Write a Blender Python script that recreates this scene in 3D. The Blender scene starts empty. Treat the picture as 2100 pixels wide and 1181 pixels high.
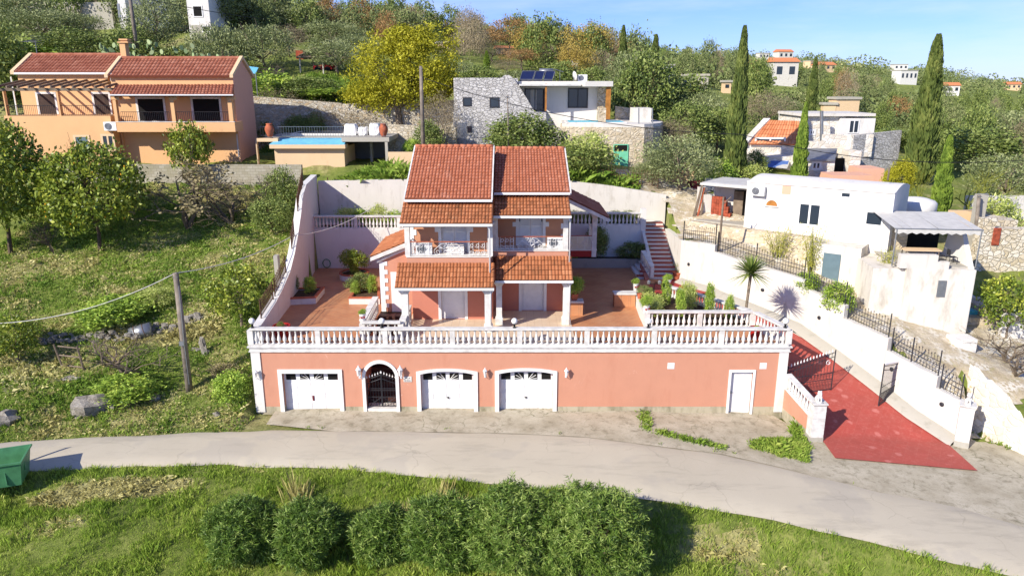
import bpy, math, random
import numpy as np
from mathutils import Matrix, Vector
R = math.radians
scn = bpy.context.scene
COL = scn.collection
random.seed(7)
rng = np.random.default_rng(11)
# ---------------------------------------------------------------- camera
CAMZ = 12.33
PITCH = R(15.64)
FPX = 1500.0
cam_d = bpy.data.cameras.new('camera'); cam = bpy.data.objects.new('camera', cam_d); COL.objects.link(cam)
cam.location = (0, 0, CAMZ); cam.rotation_euler = (R(90) - PITCH, 0, 0)
cam_d.sensor_width = 36; cam_d.lens = FPX / 2100 * 36; cam_d.clip_start = .1; cam_d.clip_end = 6000
scn.camera = cam
# ---------------------------------------------------------------- light
SUN = Vector((1.2, 1.12, -1.0)).normalized()          # direction the light travels
sun_d = bpy.data.lights.new('sun', 'SUN'); sun = bpy.data.objects.new('sun', sun_d); COL.objects.link(sun)
sun_d.energy = 4.5; sun_d.angle = R(0.55); sun_d.color = (1, .94, .84)
sun.rotation_euler = SUN.to_track_quat('-Z', 'Y').to_euler()
sun.location = (-30, -20, 60)
w = bpy.data.worlds.new('World'); scn.world = w; w.use_nodes = True
nt = w.node_tree; nt.nodes.clear()
wo = nt.nodes.new('ShaderNodeOutputWorld'); bg = nt.nodes.new('ShaderNodeBackground'); sky = nt.nodes.new('ShaderNodeTexSky')
sky.sky_type = 'NISHITA'; sky.sun_disc = False
sky.sun_elevation = math.asin(-SUN.z); sky.sun_rotation = math.atan2(-SUN.x, -SUN.y)
sky.altitude = 300; sky.air_density = 1.0; sky.dust_density = .1; sky.ozone_density = 4.0
tc = nt.nodes.new('ShaderNodeTexCoord'); mp = nt.nodes.new('ShaderNodeMapping'); mp.inputs['Scale'].default_value = (1.2, 2.5, 9)
mp.inputs['Rotation'].default_value = (0, R(12), 0)
ns = nt.nodes.new('ShaderNodeTexNoise'); ns.inputs['Scale'].default_value = 1.6; ns.inputs['Detail'].default_value = 7; ns.inputs['Roughness'].default_value = .6
rp = nt.nodes.new('ShaderNodeValToRGB'); rp.color_ramp.elements[0].position = .46; rp.color_ramp.elements[1].position = .78
rp.color_ramp.elements[1].color = (.6, .6, .6, 1)
mx = nt.nodes.new('ShaderNodeMixRGB'); mx.inputs[2].default_value = (4.0, 4.5, 5.4, 1)
L = nt.links.new
L(tc.outputs['Generated'], mp.inputs[0]); L(mp.outputs[0], ns.inputs['Vector']); L(ns.outputs['Fac'], rp.inputs[0])
tint = nt.nodes.new('ShaderNodeMixRGB'); tint.blend_type = 'MULTIPLY'; tint.inputs[0].default_value = 1; tint.inputs[2].default_value = (.36, .43, .80, 1)
L(rp.outputs[0], mx.inputs[0]); L(sky.outputs[0], tint.inputs[1]); L(tint.outputs[0], mx.inputs[1]); L(mx.outputs[0], bg.inputs[0]); L(bg.outputs[0], wo.inputs[0])
bg.inputs[1].default_value = .15
scn.view_settings.view_transform = 'Standard'; scn.view_settings.look = 'None'; scn.view_settings.gamma = 1
scn.view_settings.exposure = 0.60
scn.cycles.max_bounces = 5; scn.cycles.diffuse_bounces = 4; scn.cycles.glossy_bounces = 2
scn.cycles.transmission_bounces = 3; scn.cycles.transparent_max_bounces = 4
# ---------------------------------------------------------------- pixel -> world
_c, _s = math.cos(PITCH), math.sin(PITCH)
def ray(px, py):
    u = (px - 1050) / FPX; v = (py - 590.5) / FPX
    return Vector((u, _c - v * _s, -_s - v * _c))
def atY(px, py, Y):
    d = ray(px, py); t = Y / d.y; return Vector((d.x * t, Y, CAMZ + d.z * t))
def atZ(px, py, z):
    d = ray(px, py); t = (z - CAMZ) / d.z; return Vector((d.x * t, d.y * t, z))
def px2x(px, Y, z=0.):
    """x of photo column px at distance Y, height z"""
    zc = Y * _c + (CAMZ - z) * _s
    return (px - 1050) / FPX * zc
def hitF(px, py, F):
    """(u, z) where the ray meets the facade plane of frame F"""
    Fi = F.inverted(); o = Fi @ Vector((0, 0, CAMZ)); d = Fi.to_3x3() @ ray(px, py)
    t = -o.y / d.y; p = o + d * t
    return p.x, p.z
def frame(x, y, z=0, a=0):
    return Matrix.Translation((x, y, z)) @ Matrix.Rotation(a, 4, 'Z')
def frame2(p, q, z=0):
    return frame(p[0], p[1], z, math.atan2(q[1] - p[1], q[0] - p[0]))
# ---------------------------------------------------------------- objects
def tag(o, label=None, cat=None, group=None, kind=None):
    if label: o['label'] = label
    if cat: o['category'] = cat
    if group: o['group'] = group
    if kind: o['kind'] = kind
    return o
def thing(name, label, cat, loc=(0, 0, 0), rz=0, group=None):
    o = bpy.data.objects.new(name, None); COL.objects.link(o); o.empty_display_size = .3
    o.location = loc; o.rotation_euler = (0, 0, rz)
    o.matrix_basis = Matrix.Translation(loc) @ Matrix.Rotation(rz, 4, 'Z')
    return tag(o, label, cat, group)
def wmat(o):
    m = o.matrix_basis.copy()
    while o.parent: o = o.parent; m = o.matrix_basis @ m
    return m
def copy_tree(o, parent=None):
    c = o.copy(); COL.objects.link(c)
    if parent is not None: c.parent = parent
    for ch in [k for k in KIDS.get(o.name, [])]:
        n = copy_tree(ch, c); KIDS.setdefault(c.name, []).append(n)
    return c
KIDS = {}
def link(name, me, m, parent=None):
    if m is not None: me.materials.append(m)
    o = bpy.data.objects.new(name, me); COL.objects.link(o)
    if parent is not None:
        o.parent = parent; KIDS.setdefault(parent.name, []).append(o)
    return o
class MB:
    def __init__(s, F=None): s.v = []; s.f = []; s.F = F; s.a = []; s.smooth = False; s.has = False
    def add(s, vs, fs, val=None):
        b = len(s.v)
        if s.F is not None: vs = [s.F @ Vector(p) for p in vs]
        s.v += [tuple(p) for p in vs]; s.f += [tuple(i + b for i in f) for f in fs]
        if val is None: s.a += [.5] * len(fs)
        elif isinstance(val, (int, float)): s.a += [val] * len(fs); s.has = True
        else: s.a += list(val); s.has = True
        return s
    def box(s, x0, x1, y0, y1, z0, z1):
        return s.add([(x0,y0,z0),(x1,y0,z0),(x1,y1,z0),(x0,y1,z0),(x0,y0,z1),(x1,y0,z1),(x1,y1,z1),(x0,y1,z1)],
                     [(0,3,2,1),(4,5,6,7),(0,1,5,4),(1,2,6,5),(2,3,7,6),(3,0,4,7)])
    def frustum(s, cx, cy, z0, z1, a0, b0, a1, b1):
        return s.add([(cx-a0,cy-b0,z0),(cx+a0,cy-b0,z0),(cx+a0,cy+b0,z0),(cx-a0,cy+b0,z0),(cx-a1,cy-b1,z1),(cx+a1,cy-b1,z1),(cx+a1,cy+b1,z1),(cx-a1,cy+b1,z1)],
                     [(0,3,2,1),(4,5,6,7),(0,1,5,4),(1,2,6,5),(2,3,7,6),(3,0,4,7)])
    def prism(s, poly, z0, z1):
        n = len(poly); g = lambda z, i: z[i] if hasattr(z, '__len__') else z
        vs = [(p[0], p[1], g(z0, i)) for i, p in enumerate(poly)] + [(p[0], p[1], g(z1, i)) for i, p in enumerate(poly)]
        return s.add(vs, [tuple(range(n-1, -1, -1)), tuple(range(n, 2*n))] + [(i, (i+1) % n, (i+1) % n + n, i+n) for i in range(n)])
    def xz(s, poly, y0, y1):
        """polygon in the x-z plane (counter-clockwise seen from -y) given depth"""
        n = len(poly)
        vs = [(p[0], y0, p[1]) for p in poly] + [(p[0], y1, p[1]) for p in poly]
        return s.add(vs, [tuple(range(n)), tuple(range(2*n-1, n-1, -1))] + [((i+1) % n, i, i+n, (i+1) % n + n) for i in range(n)])
    def yz(s, poly, x0, x1):
        n = len(poly)
        vs = [(x0, p[0], p[1]) for p in poly] + [(x1, p[0], p[1]) for p in poly]
        return s.add(vs, [tuple(range(n-1, -1, -1)), tuple(range(n, 2*n))] + [(i, (i+1) % n, (i+1) % n + n, i+n) for i in range(n)])
    def ring(s, outer, inner, y0, y1):
        """frame between two x-z outlines of equal length (open at the ends if not closed)"""
        n = len(outer)
        vs = [(p[0], y0, p[1]) for p in outer] + [(p[0], y0, p[1]) for p in inner] + [(p[0], y1, p[1]) for p in outer] + [(p[0], y1, p[1]) for p in inner]
        fs = []
        for i in range(n - 1):
            fs += [(i, i+1, n+i+1, n+i), (2*n+i, 3*n+i, 3*n+i+1, 2*n+i+1), (i+1, i, 2*n+i, 2*n+i+1), (n+i, n+i+1, 3*n+i+1, 3*n+i)]
        fs += [(0, n, 3*n, 2*n), (n-1, 3*n-1, 4*n-1, 2*n-1)]
        return s.add(vs, fs)
    def tube(s, pts, r, n=6, cap=True, val=None):
        pts = [Vector(p) for p in pts]; m = len(pts)
        rs = r if hasattr(r, '__len__') else [r] * m
        vs = []; up = Vector((0, 0, 1)); prev = None
        for i, p in enumerate(pts):
            t = (pts[min(i+1, m-1)] - pts[max(i-1, 0)])
            if t.length < 1e-9: t = Vector((0, 0, 1))
            t.normalize()
            a = (prev - t * prev.dot(t)) if prev is not None else (up.cross(t) if abs(t.z) < .95 else Vector((1, 0, 0)).cross(t))
            if a.length < 1e-6: a = t.orthogonal()
            a.normalize(); prev = a; b = t.cross(a)
            for k in range(n):
                an = 2 * math.pi * k / n
                vs.append(p + (a * math.cos(an) + b * math.sin(an)) * rs[i])
        fs = [(i*n+k, i*n+(k+1) % n, (i+1)*n+(k+1) % n, (i+1)*n+k) for i in range(m-1) for k in range(n)]
        if cap: fs += [tuple(range(n-1, -1, -1)), tuple(range((m-1)*n, m*n))]
        return s.add(vs, fs, val)
    def lathe(s, prof, c=(0, 0, 0), n=12, sc=(1, 1)):
        vs = []
        for r, z in prof:
            for k in range(n):
                a = 2 * math.pi * (k + .5) / n; vs.append((c[0] + r * sc[0] * math.cos(a), c[1] + r * sc[1] * math.sin(a), c[2] + z))
        m = len(prof)
        fs = [(i*n+k, i*n+(k+1) % n, (i+1)*n+(k+1) % n, (i+1)*n+k) for i in range(m-1) for k in range(n)]
        fs += [tuple(range(n-1, -1, -1)), tuple(range((m-1)*n, m*n))]
        return s.add(vs, fs)
    def quad(s, a, b, c, d, val=None): return s.add([a, b, c, d], [(0, 1, 2, 3)], val)
    def sweep(s, path, prof):
        """profile (offset, z) swept along horizontal path points (x, y, z)"""
        n = len(path); m = len(prof); vs = []
        for i, p in enumerate(path):
            p0 = Vector(path[max(i-1, 0)][:2]); p1 = Vector(path[min(i+1, n-1)][:2]); pc = Vector(p[:2])
            d = (p1 - p0).normalized(); nn = Vector((-d.y, d.x)); k = 1.
            if 0 < i < n-1:
                da = (pc - p0).normalized(); k = 1 / max(.4, abs(da.dot(d)))
            for o, z in prof: q = pc + nn * o * k; vs.append((q.x, q.y, p[2] + z))
        fs = [(i*m+k, (i+1)*m+k, (i+1)*m+(k+1) % m, i*m+(k+1) % m) for i in range(n-1) for k in range(m)]
        fs += [tuple(range(m)), tuple(range(n*m-1, (n-1)*m-1, -1))]
        return s.add(vs, fs)
    def build(s, name, m, parent=None, smooth=None):
        vs = s.v
        if parent is not None:
            inv = wmat(parent).inverted(); vs = [tuple(inv @ Vector(p)) for p in vs]
        me = bpy.data.meshes.new(name); me.from_pydata(vs, [], s.f)
        if s.has:
            at = me.attributes.new('v', 'FLOAT', 'FACE'); at.data.foreach_set('value', s.a)
        if smooth if smooth is not None else s.smooth:
            me.polygons.foreach_set('use_smooth', [True] * len(me.polygons))
        import bmesh
        bm = bmesh.new(); bm.from_mesh(me); bmesh.ops.recalc_face_normals(bm, faces=bm.faces); bm.to_mesh(me); bm.free()
        return link(name, me, m, parent)
def fastmesh(name, v, f4, vals=None, smooth=False):
    """numpy verts (n,3), faces (m,k)"""
    me = bpy.data.meshes.new(name); k = f4.shape[1]
    me.vertices.add(len(v)); me.vertices.foreach_set('co', v.astype(np.float32).ravel())
    me.loops.add(f4.size); me.loops.foreach_set('vertex_index', f4.astype(np.int32).ravel())
    me.polygons.add(len(f4)); me.polygons.foreach_set('loop_start', np.arange(0, f4.size, k, dtype=np.int32))
    if smooth: me.polygons.foreach_set('use_smooth', np.ones(len(f4), dtype=bool))
    me.update(calc_edges=True)
    if vals is not None:
        at = me.attributes.new('v', 'FLOAT', 'FACE'); at.data.foreach_set('value', vals.astype(np.float32))
    me.validate()
    return me
# ---------------------------------------------------------------- materials
def lin(c):
    if isinstance(c, (int, float)): c = (c, c, c)
    return tuple(((x/255)/12.92 if x/255 <= .04045 else ((x/255+.055)/1.055)**2.4) for x in c) + (1,)
class N:
    def __init__(s, name):
        s.m = bpy.data.materials.new(name); s.m.use_nodes = True; s.t = s.m.node_tree; s.t.nodes.clear()
        s.out = s.n('ShaderNodeOutputMaterial'); s.b = s.n('ShaderNodeBsdfPrincipled'); s.l(s.b.outputs[0], s.out.inputs[0])
        s.b.inputs['Specular IOR Level'].default_value = .3
        s.co = s.n('ShaderNodeTexCoord').outputs['Object']
    def n(s, t, **kw):
        x = s.t.nodes.new(t)
        for k, v in kw.items(): setattr(x, k, v)
        return x
    def l(s, a, b): s.t.links.new(a, b)
    def noise(s, scale, detail=4, rough=.55, sc3=None, dist=0):
        x = s.n('ShaderNodeTexNoise'); x.inputs['Scale'].default_value = scale; x.inputs['Detail'].default_value = detail; x.inputs['Roughness'].default_value = rough
        x.inputs['Distortion'].default_value = dist
        s.l(s.vec(sc3), x.inputs['Vector']); return x.outputs['Fac']
    def vec(s, sc3=None):
        if sc3 is None: return s.co
        m = s.n('ShaderNodeMapping'); m.inputs['Scale'].default_value = sc3; s.l(s.co, m.inputs[0]); return m.outputs[0]
    def ramp(s, fac, stops):
        r = s.n('ShaderNodeValToRGB'); e = r.color_ramp.elements
        while len(e) < len(stops): e.new(.5)
        for i, (p, c) in enumerate(stops): e[i].position = p; e[i].color = c if len(c) == 4 else tuple(c) + (1,)
        s.l(fac, r.inputs[0]); return r.outputs[0]
    def step(s, fac, a, b): return s.ramp(fac, [(a, (0, 0, 0, 1)), (b, (1, 1, 1, 1))])
    def mix(s, fac, a, b, mode='MIX'):
        x = s.n('ShaderNodeMixRGB'); x.blend_type = mode
        for i, v in ((0, fac), (1, a), (2, b)):
            if isinstance(v, (int, float)): x.inputs[i].default_value = v if i == 0 else (v, v, v, 1)
            elif isinstance(v, tuple): x.inputs[i].default_value = v
            else: s.l(v, x.inputs[i])
        return x.outputs[0]
    def math(s, op, a, b=0.):
        x = s.n('ShaderNodeMath'); x.operation = op
        for i, v in ((0, a), (1, b)):
            if isinstance(v, (int, float)): x.inputs[i].default_value = v
            else: s.l(v, x.inputs[i])
        return x.outputs[0]
    def attr(s): return s.n('ShaderNodeAttribute', attribute_name='v').outputs['Fac']
    def bump(s, h, strength=.4, dist=.02):
        x = s.n('ShaderNodeBump'); x.inputs['Strength'].default_value = strength; x.inputs['Distance'].default_value = dist
        s.l(h, x.inputs['Height']); s.l(x.outputs[0], s.b.inputs['Normal']); return x
    def col(s, c, rough=.85, metal=0):
        if isinstance(c, tuple): s.b.inputs['Base Color'].default_value = c
        else: s.l(c, s.b.inputs['Base Color'])
        s.b.inputs['Roughness'].default_value = rough; s.b.inputs['Metallic'].default_value = metal; return s.m
def voro(s, scale, sc3=None, feat='DISTANCE_TO_EDGE', rnd=1.):
    x = s.n('ShaderNodeTexVoronoi'); x.feature = feat; x.inputs['Scale'].default_value = scale; x.inputs['Randomness'].default_value = rnd
    s.l(s.vec(sc3), x.inputs['Vector']); return x
def m_plain(name, c, rough=.6, metal=0, var=.12, sc=3.):
    s = N(name); f = s.noise(sc, 5); k = lin(c)
    d = tuple(x * (1 - var * 2) for x in k[:3]) + (1,)
    s.bump(s.noise(sc * 12, 3), .1, .01)
    return s.col(s.mix(s.step(f, .35, .7), k, d), rough, metal)
def m_stucco(name, c, stain=(120, 110, 90), amt=.5, bump=.25, low=.55, streak=True, patch=None):
    """rendered wall: fine grain, uneven wash, rain streaks and blotches"""
    s = N(name); k = lin(c)
    base = s.mix(s.noise(1.1, 5, .6), tuple(x * .9 for x in k[:3]) + (1,), tuple(min(1, x * 1.06) for x in k[:3]) + (1,))
    base = s.mix(s.math('MULTIPLY', s.noise(26, 3), .16), base, tuple(x * .55 for x in k[:3]) + (1,))
    st = s.step(s.noise(1.7, 7, .65, (1, 1, .35) if streak else None), low, low + .22)
    base = s.mix(s.math('MULTIPLY', st, amt), base, lin(stain))
    if streak:
        s2 = s.step(s.noise(5, 5, .6, (1, 1, .07)), .6, .8)
        base = s.mix(s.math('MULTIPLY', s2, amt * .6), base, lin(stain))
    if patch: base = s.mix(s.math('MULTIPLY', s.step(s.noise(1.4, 8, .75, (1, 1, .6), .6), .64, .7), .7), base, lin(patch))
    s.bump(s.math('ADD', s.noise(34, 4, .6), s.noise(2.5, 5, .6)), bump, .02)
    return s.col(base, .9)
def m_stone(name, stones, mortar, scale=2.4, squash=1.5, edge=.06, bump=.9, sc3=None):
    s = N(name)
    v3 = sc3 or (1, 1, squash)
    w = s.n('ShaderNodeTexNoise'); w.inputs['Scale'].default_value = 1.6; w.inputs['Detail'].default_value = 5; s.l(s.co, w.inputs['Vector'])
    ad = s.n('ShaderNodeMixRGB'); ad.blend_type = 'ADD'; ad.inputs[0].default_value = .5; s.l(s.co, ad.inputs[1]); s.l(w.outputs['Color'], ad.inputs[2])
    s.co = ad.outputs[0]
    e = voro(s, scale, v3); c = voro(s, scale, v3, 'F1')
    sep = s.n('ShaderNodeSeparateColor'); s.l(c.outputs['Color'], sep.inputs[0])
    n = len(stones); rc = s.ramp(sep.outputs[0], [(i / max(1, n - 1), lin(x)) for i, x in enumerate(stones)])
    rc = s.mix(s.math('MULTIPLY', s.noise(9, 5), .35), rc, tuple(x * .5 for x in lin(stones[0])[:3]) + (1,))
    f = s.step(e.outputs['Distance'], edge * .4, edge)
    colr = s.mix(f, lin(mortar), rc)
    h = s.math('ADD', s.math('MULTIPLY', s.step(e.outputs['Distance'], 0, edge * 2.2), 1.), s.math('MULTIPLY', s.noise(14, 5), .4))
    s.bump(h, bump, .05)
    return s.col(colr, .92)
def m_attr(name, stops, rough=.8, metal=0, var=.5, sc=2., bump=0, transl=0, spec=.3, stain=None):
    """colour picked by the per-face value v, plus noise"""
    s = N(name)
    f = s.math('ADD', s.math('MULTIPLY', s.attr(), 1 - var), s.math('MULTIPLY', s.noise(sc, 4), var))
    c = s.ramp(f, [(p, lin(x)) for p, x in stops])
    if stain: c = s.mix(s.math('MULTIPLY', s.step(s.noise(1.5, 8, .78, (1, .5, 1)), .55, .7), stain[1]), c, lin(stain[0]))
    s.b.inputs['Specular IOR Level'].default_value = spec
    if bump: s.bump(s.noise(20, 3), bump, .02)
    m = s.col(c, rough, metal)
    if transl:
        t = s.n('ShaderNodeBsdfTranslucent'); s.l(c, t.inputs[0]); a = s.n('ShaderNodeMixShader'); a.inputs[0].default_value = transl
        s.l(s.b.outputs[0], a.inputs[1]); s.l(t.outputs[0], a.inputs[2]); s.l(a.outputs[0], s.out.inputs[0])
    return m
def leafmat(name, a, b, c, rough=.55, tr=.22, spec=.35):
    return m_attr(name, [(.15, a), (.5, b), (.85, c)], rough, 0, .35, .8, 0, tr, spec)
M = {}
M['pink'] = m_stucco('salmon render', (199, 142, 115), (180, 118, 92), .45, .35, .54, True, (216, 172, 150))
M['pinkd'] = m_stucco('deep salmon render', (194, 124, 102), (176, 106, 86), .3, .3, .62)
M['white'] = m_stucco('white render', (222, 218, 210), (176, 168, 150), .5, .4, .56)
M['whitew'] = m_stucco('weathered white wash', (214, 208, 197), (150, 140, 118), .65, .6, .55)
M['old'] = m_stucco('old stained plaster', (222, 214, 200), (146, 136, 114), .7, .7, .5)
M['trim'] = m_plain('white paint', (230, 228, 223), .55, 0, .05)
M['trimw'] = m_plain('white cast concrete', (224, 220, 212), .8, 0, .16)
M['peach'] = m_stucco('peach render', (224, 176, 126), (200, 158, 108), .3, .25, .6)
M['peachd'] = m_stucco('pink render and shade tone', (224, 172, 144), (180, 130, 106), .3, .25, .6)  # pink plaster, also the painted shade tone of the apricot house's side
M['cream'] = m_stucco('cream render', (222, 192, 152), (190, 158, 122), .35, .3, .58)
M['maroon'] = m_stucco('crimson render', (158, 52, 46), (130, 44, 40), .3, .3, .6)
M['plinth'] = m_stucco('mossy concrete plinth', (182, 172, 146), (104, 98, 70), .8, .7, .46)
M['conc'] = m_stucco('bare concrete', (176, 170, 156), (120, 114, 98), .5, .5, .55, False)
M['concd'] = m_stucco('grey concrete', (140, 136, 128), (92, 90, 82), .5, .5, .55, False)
M['metal'] = m_plain('dark grey iron', (62, 62, 66), .5, .4)
M['black'] = m_plain('black iron', (26, 26, 28), .5, .3)
M['rusty'] = m_plain('rusty iron', (112, 84, 62), .8, .2, .25)
M['galv'] = m_plain('galvanised steel', (150, 152, 154), .4, .6)
M['alu'] = m_plain('white enamelled metal', (225, 225, 222), .4, 0, .04)
M['dark'] = m_plain('dark interior', (24, 22, 20), .9)  # near-black stands in for unlit depth behind panes and openings
M['wood'] = m_plain('weathered wood', (132, 116, 98), .85, 0, .25, 2)
M['woodd'] = m_plain('dark stained wood', (70, 52, 42), .7, 0, .2)
M['pole'] = m_plain('weathered pole wood', (146, 134, 120), .9, 0, .3, 1.5)
M['blue'] = m_plain('pale blue paint', (120, 196, 222), .6, 0, .12)
M['turq'] = m_plain('turquoise paint', (90, 190, 205), .6, 0, .1)
M['mint'] = m_plain('mint green paint', (120, 205, 165), .6, 0, .1)
M['greyd'] = m_plain('blue grey door paint', (98, 118, 124), .5, 0, .06)
M['terra'] = m_plain('terracotta clay', (186, 104, 72), .8, 0, .2)
M['pot'] = m_plain('glazed white clay', (230, 224, 215), .4, 0, .06)
M['redp'] = m_plain('red glaze', (170, 38, 34), .4, 0, .1)
M['soil'] = m_plain('soil', (86, 66, 46), 1, 0, .3, 5)
M['bark'] = m_plain('bark', (96, 82, 66), .95, 0, .35, 6)
M['barkp'] = m_plain('pale bark', (140, 124, 104), .95, 0, .35, 6)
M['twig'] = m_plain('grey twigs', (122, 108, 90), .95, 0, .25, 6)
M['cloth'] = m_plain('pale awning cloth', (198, 195, 187), .8, 0, .08)
M['blueaw'] = m_plain('blue awning cloth', (88, 118, 178), .8, 0, .1)
M['brick'] = m_plain('hollow red brick', (172, 84, 58), .9, 0, .3, 4)
M['marble'] = m_plain('pale marble', (222, 218, 208), .4, 0, .08)
M['dump'] = m_plain('green painted steel', (84, 142, 98), .45, .1, .15)
M['solar'] = m_plain('solar panel glass', (34, 44, 84), .15, .3, .1)
M['redbrown'] = m_plain('burgundy paint', (112, 40, 46), .7, 0, .2)
M['goldwood'] = m_plain('varnished wood', (176, 116, 50), .6, 0, .2)
def m_glass(name, c=(30, 38, 46)):
    s = N(name); s.b.inputs['Specular IOR Level'].default_value = .8
    s.bump(s.noise(.8, 2), .05, .05)
    return s.col(s.mix(s.noise(.7, 3), lin(c), tuple(x * 2.2 for x in lin(c)[:3]) + (1,)), .06)
M['glass'] = m_glass('window glass')
M['tile'] = m_attr('terracotta roof tiles', [(.0, (70, 44, 34)), (.12, (146, 84, 56)), (.4, (172, 104, 74)), (.65, (182, 114, 84)), (.95, (206, 148, 116))], .85, 0, .35, 1.6, .3, 0, .3, ((196, 150, 126), .55))
M['tileo'] = m_attr('orange weathered roof tiles', [(.0, (60, 44, 32)), (.18, (132, 84, 52)), (.5, (168, 104, 66)), (.95, (198, 138, 96))], .85, 0, .4, 2.2, .3, 0, .3, ((92, 70, 48), .6))
M['tiled'] = m_attr('brown clay roof tiles', [(.1, (120, 68, 50)), (.45, (156, 94, 70)), (.9, (186, 130, 104))], .85, 0, .4, 2.0, .3)
M['tilef'] = m_attr('pale orange roof tiles', [(.1, (170, 96, 60)), (.5, (206, 130, 84)), (.9, (220, 160, 116))], .85, 0, .4, 2.0, .3)
M['stone'] = m_stone('pale limestone wall', [(196, 186, 164), (222, 214, 196), (176, 164, 140), (212, 200, 176), (188, 160, 120)], (176, 164, 140), 3.2, 1.6, .045)
M['stoneg'] = m_stone('grey rubble wall', [(196, 192, 186), (214, 210, 204), (176, 172, 166), (222, 218, 212)], (150, 146, 140), 3.0, 1.6, .04)
M['stoneb'] = m_stone('cream crazy stone wall', [(214, 202, 178), (232, 224, 206), (198, 182, 150), (224, 212, 188)], (188, 172, 144), 2.6, 1.5, .05)
M['stonew'] = m_stone('whitewashed stone wall', [(226, 220, 206), (236, 232, 222), (214, 204, 186), (228, 214, 190)], (214, 206, 190), 2.0, 1.5, .05, .6)
M['rubble'] = m_stone('tan rubble masonry', [(196, 178, 146), (216, 202, 176), (178, 160, 128), (222, 212, 192)], (190, 176, 150), 3.0, 1.5, .1, .7)
def m_block():
    s = N('concrete block wall'); b = s.n('ShaderNodeTexBrick'); s.l(s.vec((1, 1, 1)), b.inputs['Vector'])
    # brick texture runs in x-y: rotate so rows are horizontal courses
    mp_ = s.n('ShaderNodeMapping'); mp_.inputs['Rotation'].default_value = (R(90), 0, 0); s.l(s.co, mp_.inputs[0]); s.l(mp_.outputs[0], b.inputs['Vector'])
    b.inputs['Scale'].default_value = 1; b.inputs['Brick Width'].default_value = .42; b.inputs['Row Height'].default_value = .21; b.inputs['Mortar Size'].default_value = .012
    b.inputs['Color1'].default_value = lin((178, 172, 156)); b.inputs['Color2'].default_value = lin((160, 152, 134)); b.inputs['Mortar'].default_value = lin((128, 122, 106))
    c = s.mix(s.math('MULTIPLY', s.step(s.noise(1.3, 6), .45, .7), .5), b.outputs['Color'], lin((134, 128, 96)))
    s.bump(b.outputs['Fac'], -.4, .02); return s.col(c, .95)
M['block'] = m_block()
def m_floor(name, c1, c2, c3, size, mort, rot=0, rough=.45, mm=.012, blot=None):
    s = N(name); mp_ = s.n('ShaderNodeMapping'); mp_.inputs['Rotation'].default_value = (0, 0, rot); s.l(s.co, mp_.inputs[0])
    b = s.n('ShaderNodeTexBrick'); s.l(mp_.outputs[0], b.inputs['Vector']); b.offset = 0; b.inputs['Scale'].default_value = 1
    b.inputs['Brick Width'].default_value = size; b.inputs['Row Height'].default_value = size; b.inputs['Mortar Size'].default_value = mm
    b.inputs['Color1'].default_value = lin(c1); b.inputs['Color2'].default_value = lin(c2); b.inputs['Mortar'].default_value = lin(mort)
    c = s.mix(s.math('MULTIPLY', s.step(s.noise(.9, 6, .65), .42, .7), .7), b.outputs['Color'], lin(c3))
    if blot:
        v = voro(s, 1.05, None, 'F1'); f = s.math('ADD', v.outputs['Distance'], s.math('MULTIPLY', s.noise(4, 3), .3)); c = s.mix(s.math('MULTIPLY', s.step(s.noise(5, 7, .75), .5, .7), .35), c, lin(blot[0]))
        c = s.mix(s.math('MULTIPLY', s.ramp(f, [(.27, (1, 1, 1, 1)), (.34, (0, 0, 0, 1))]), blot[1]), c, lin(blot[0]))
    s.bump(b.outputs['Fac'], -.15, .005)
    m = s.col(c, rough); return m
M['terrace'] = m_floor('terracotta terrace tiles', (188, 128, 86), (178, 120, 82), (198, 148, 106), .33, (156, 110, 80), R(38), .5)
M['porchf'] = m_floor('cream porch tiles', (222, 200, 172), (216, 192, 164), (206, 180, 150), .4, (196, 172, 146), 0, .35)
M['drive'] = m_floor('red painted paving', (172, 76, 64), (164, 72, 60), (162, 80, 68), .45, (172, 88, 76), R(33), .6, .008, ((202, 128, 116), .55))
M['stepd'] = m_plain('dark brown steps', (84, 52, 44), .6, 0, .2)
M['pinku'] = m_stucco('apricot salmon render', (200, 144, 110), (186, 126, 92), .3, .3, .6)
M['stepred'] = m_plain('brick red steps', (160, 70, 56), .6, 0, .2)
M['redfloor'] = m_floor('red painted terrace', (164, 56, 48), (158, 52, 46), (172, 76, 64), .9, (156, 52, 46), 0, .6, .004)
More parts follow.
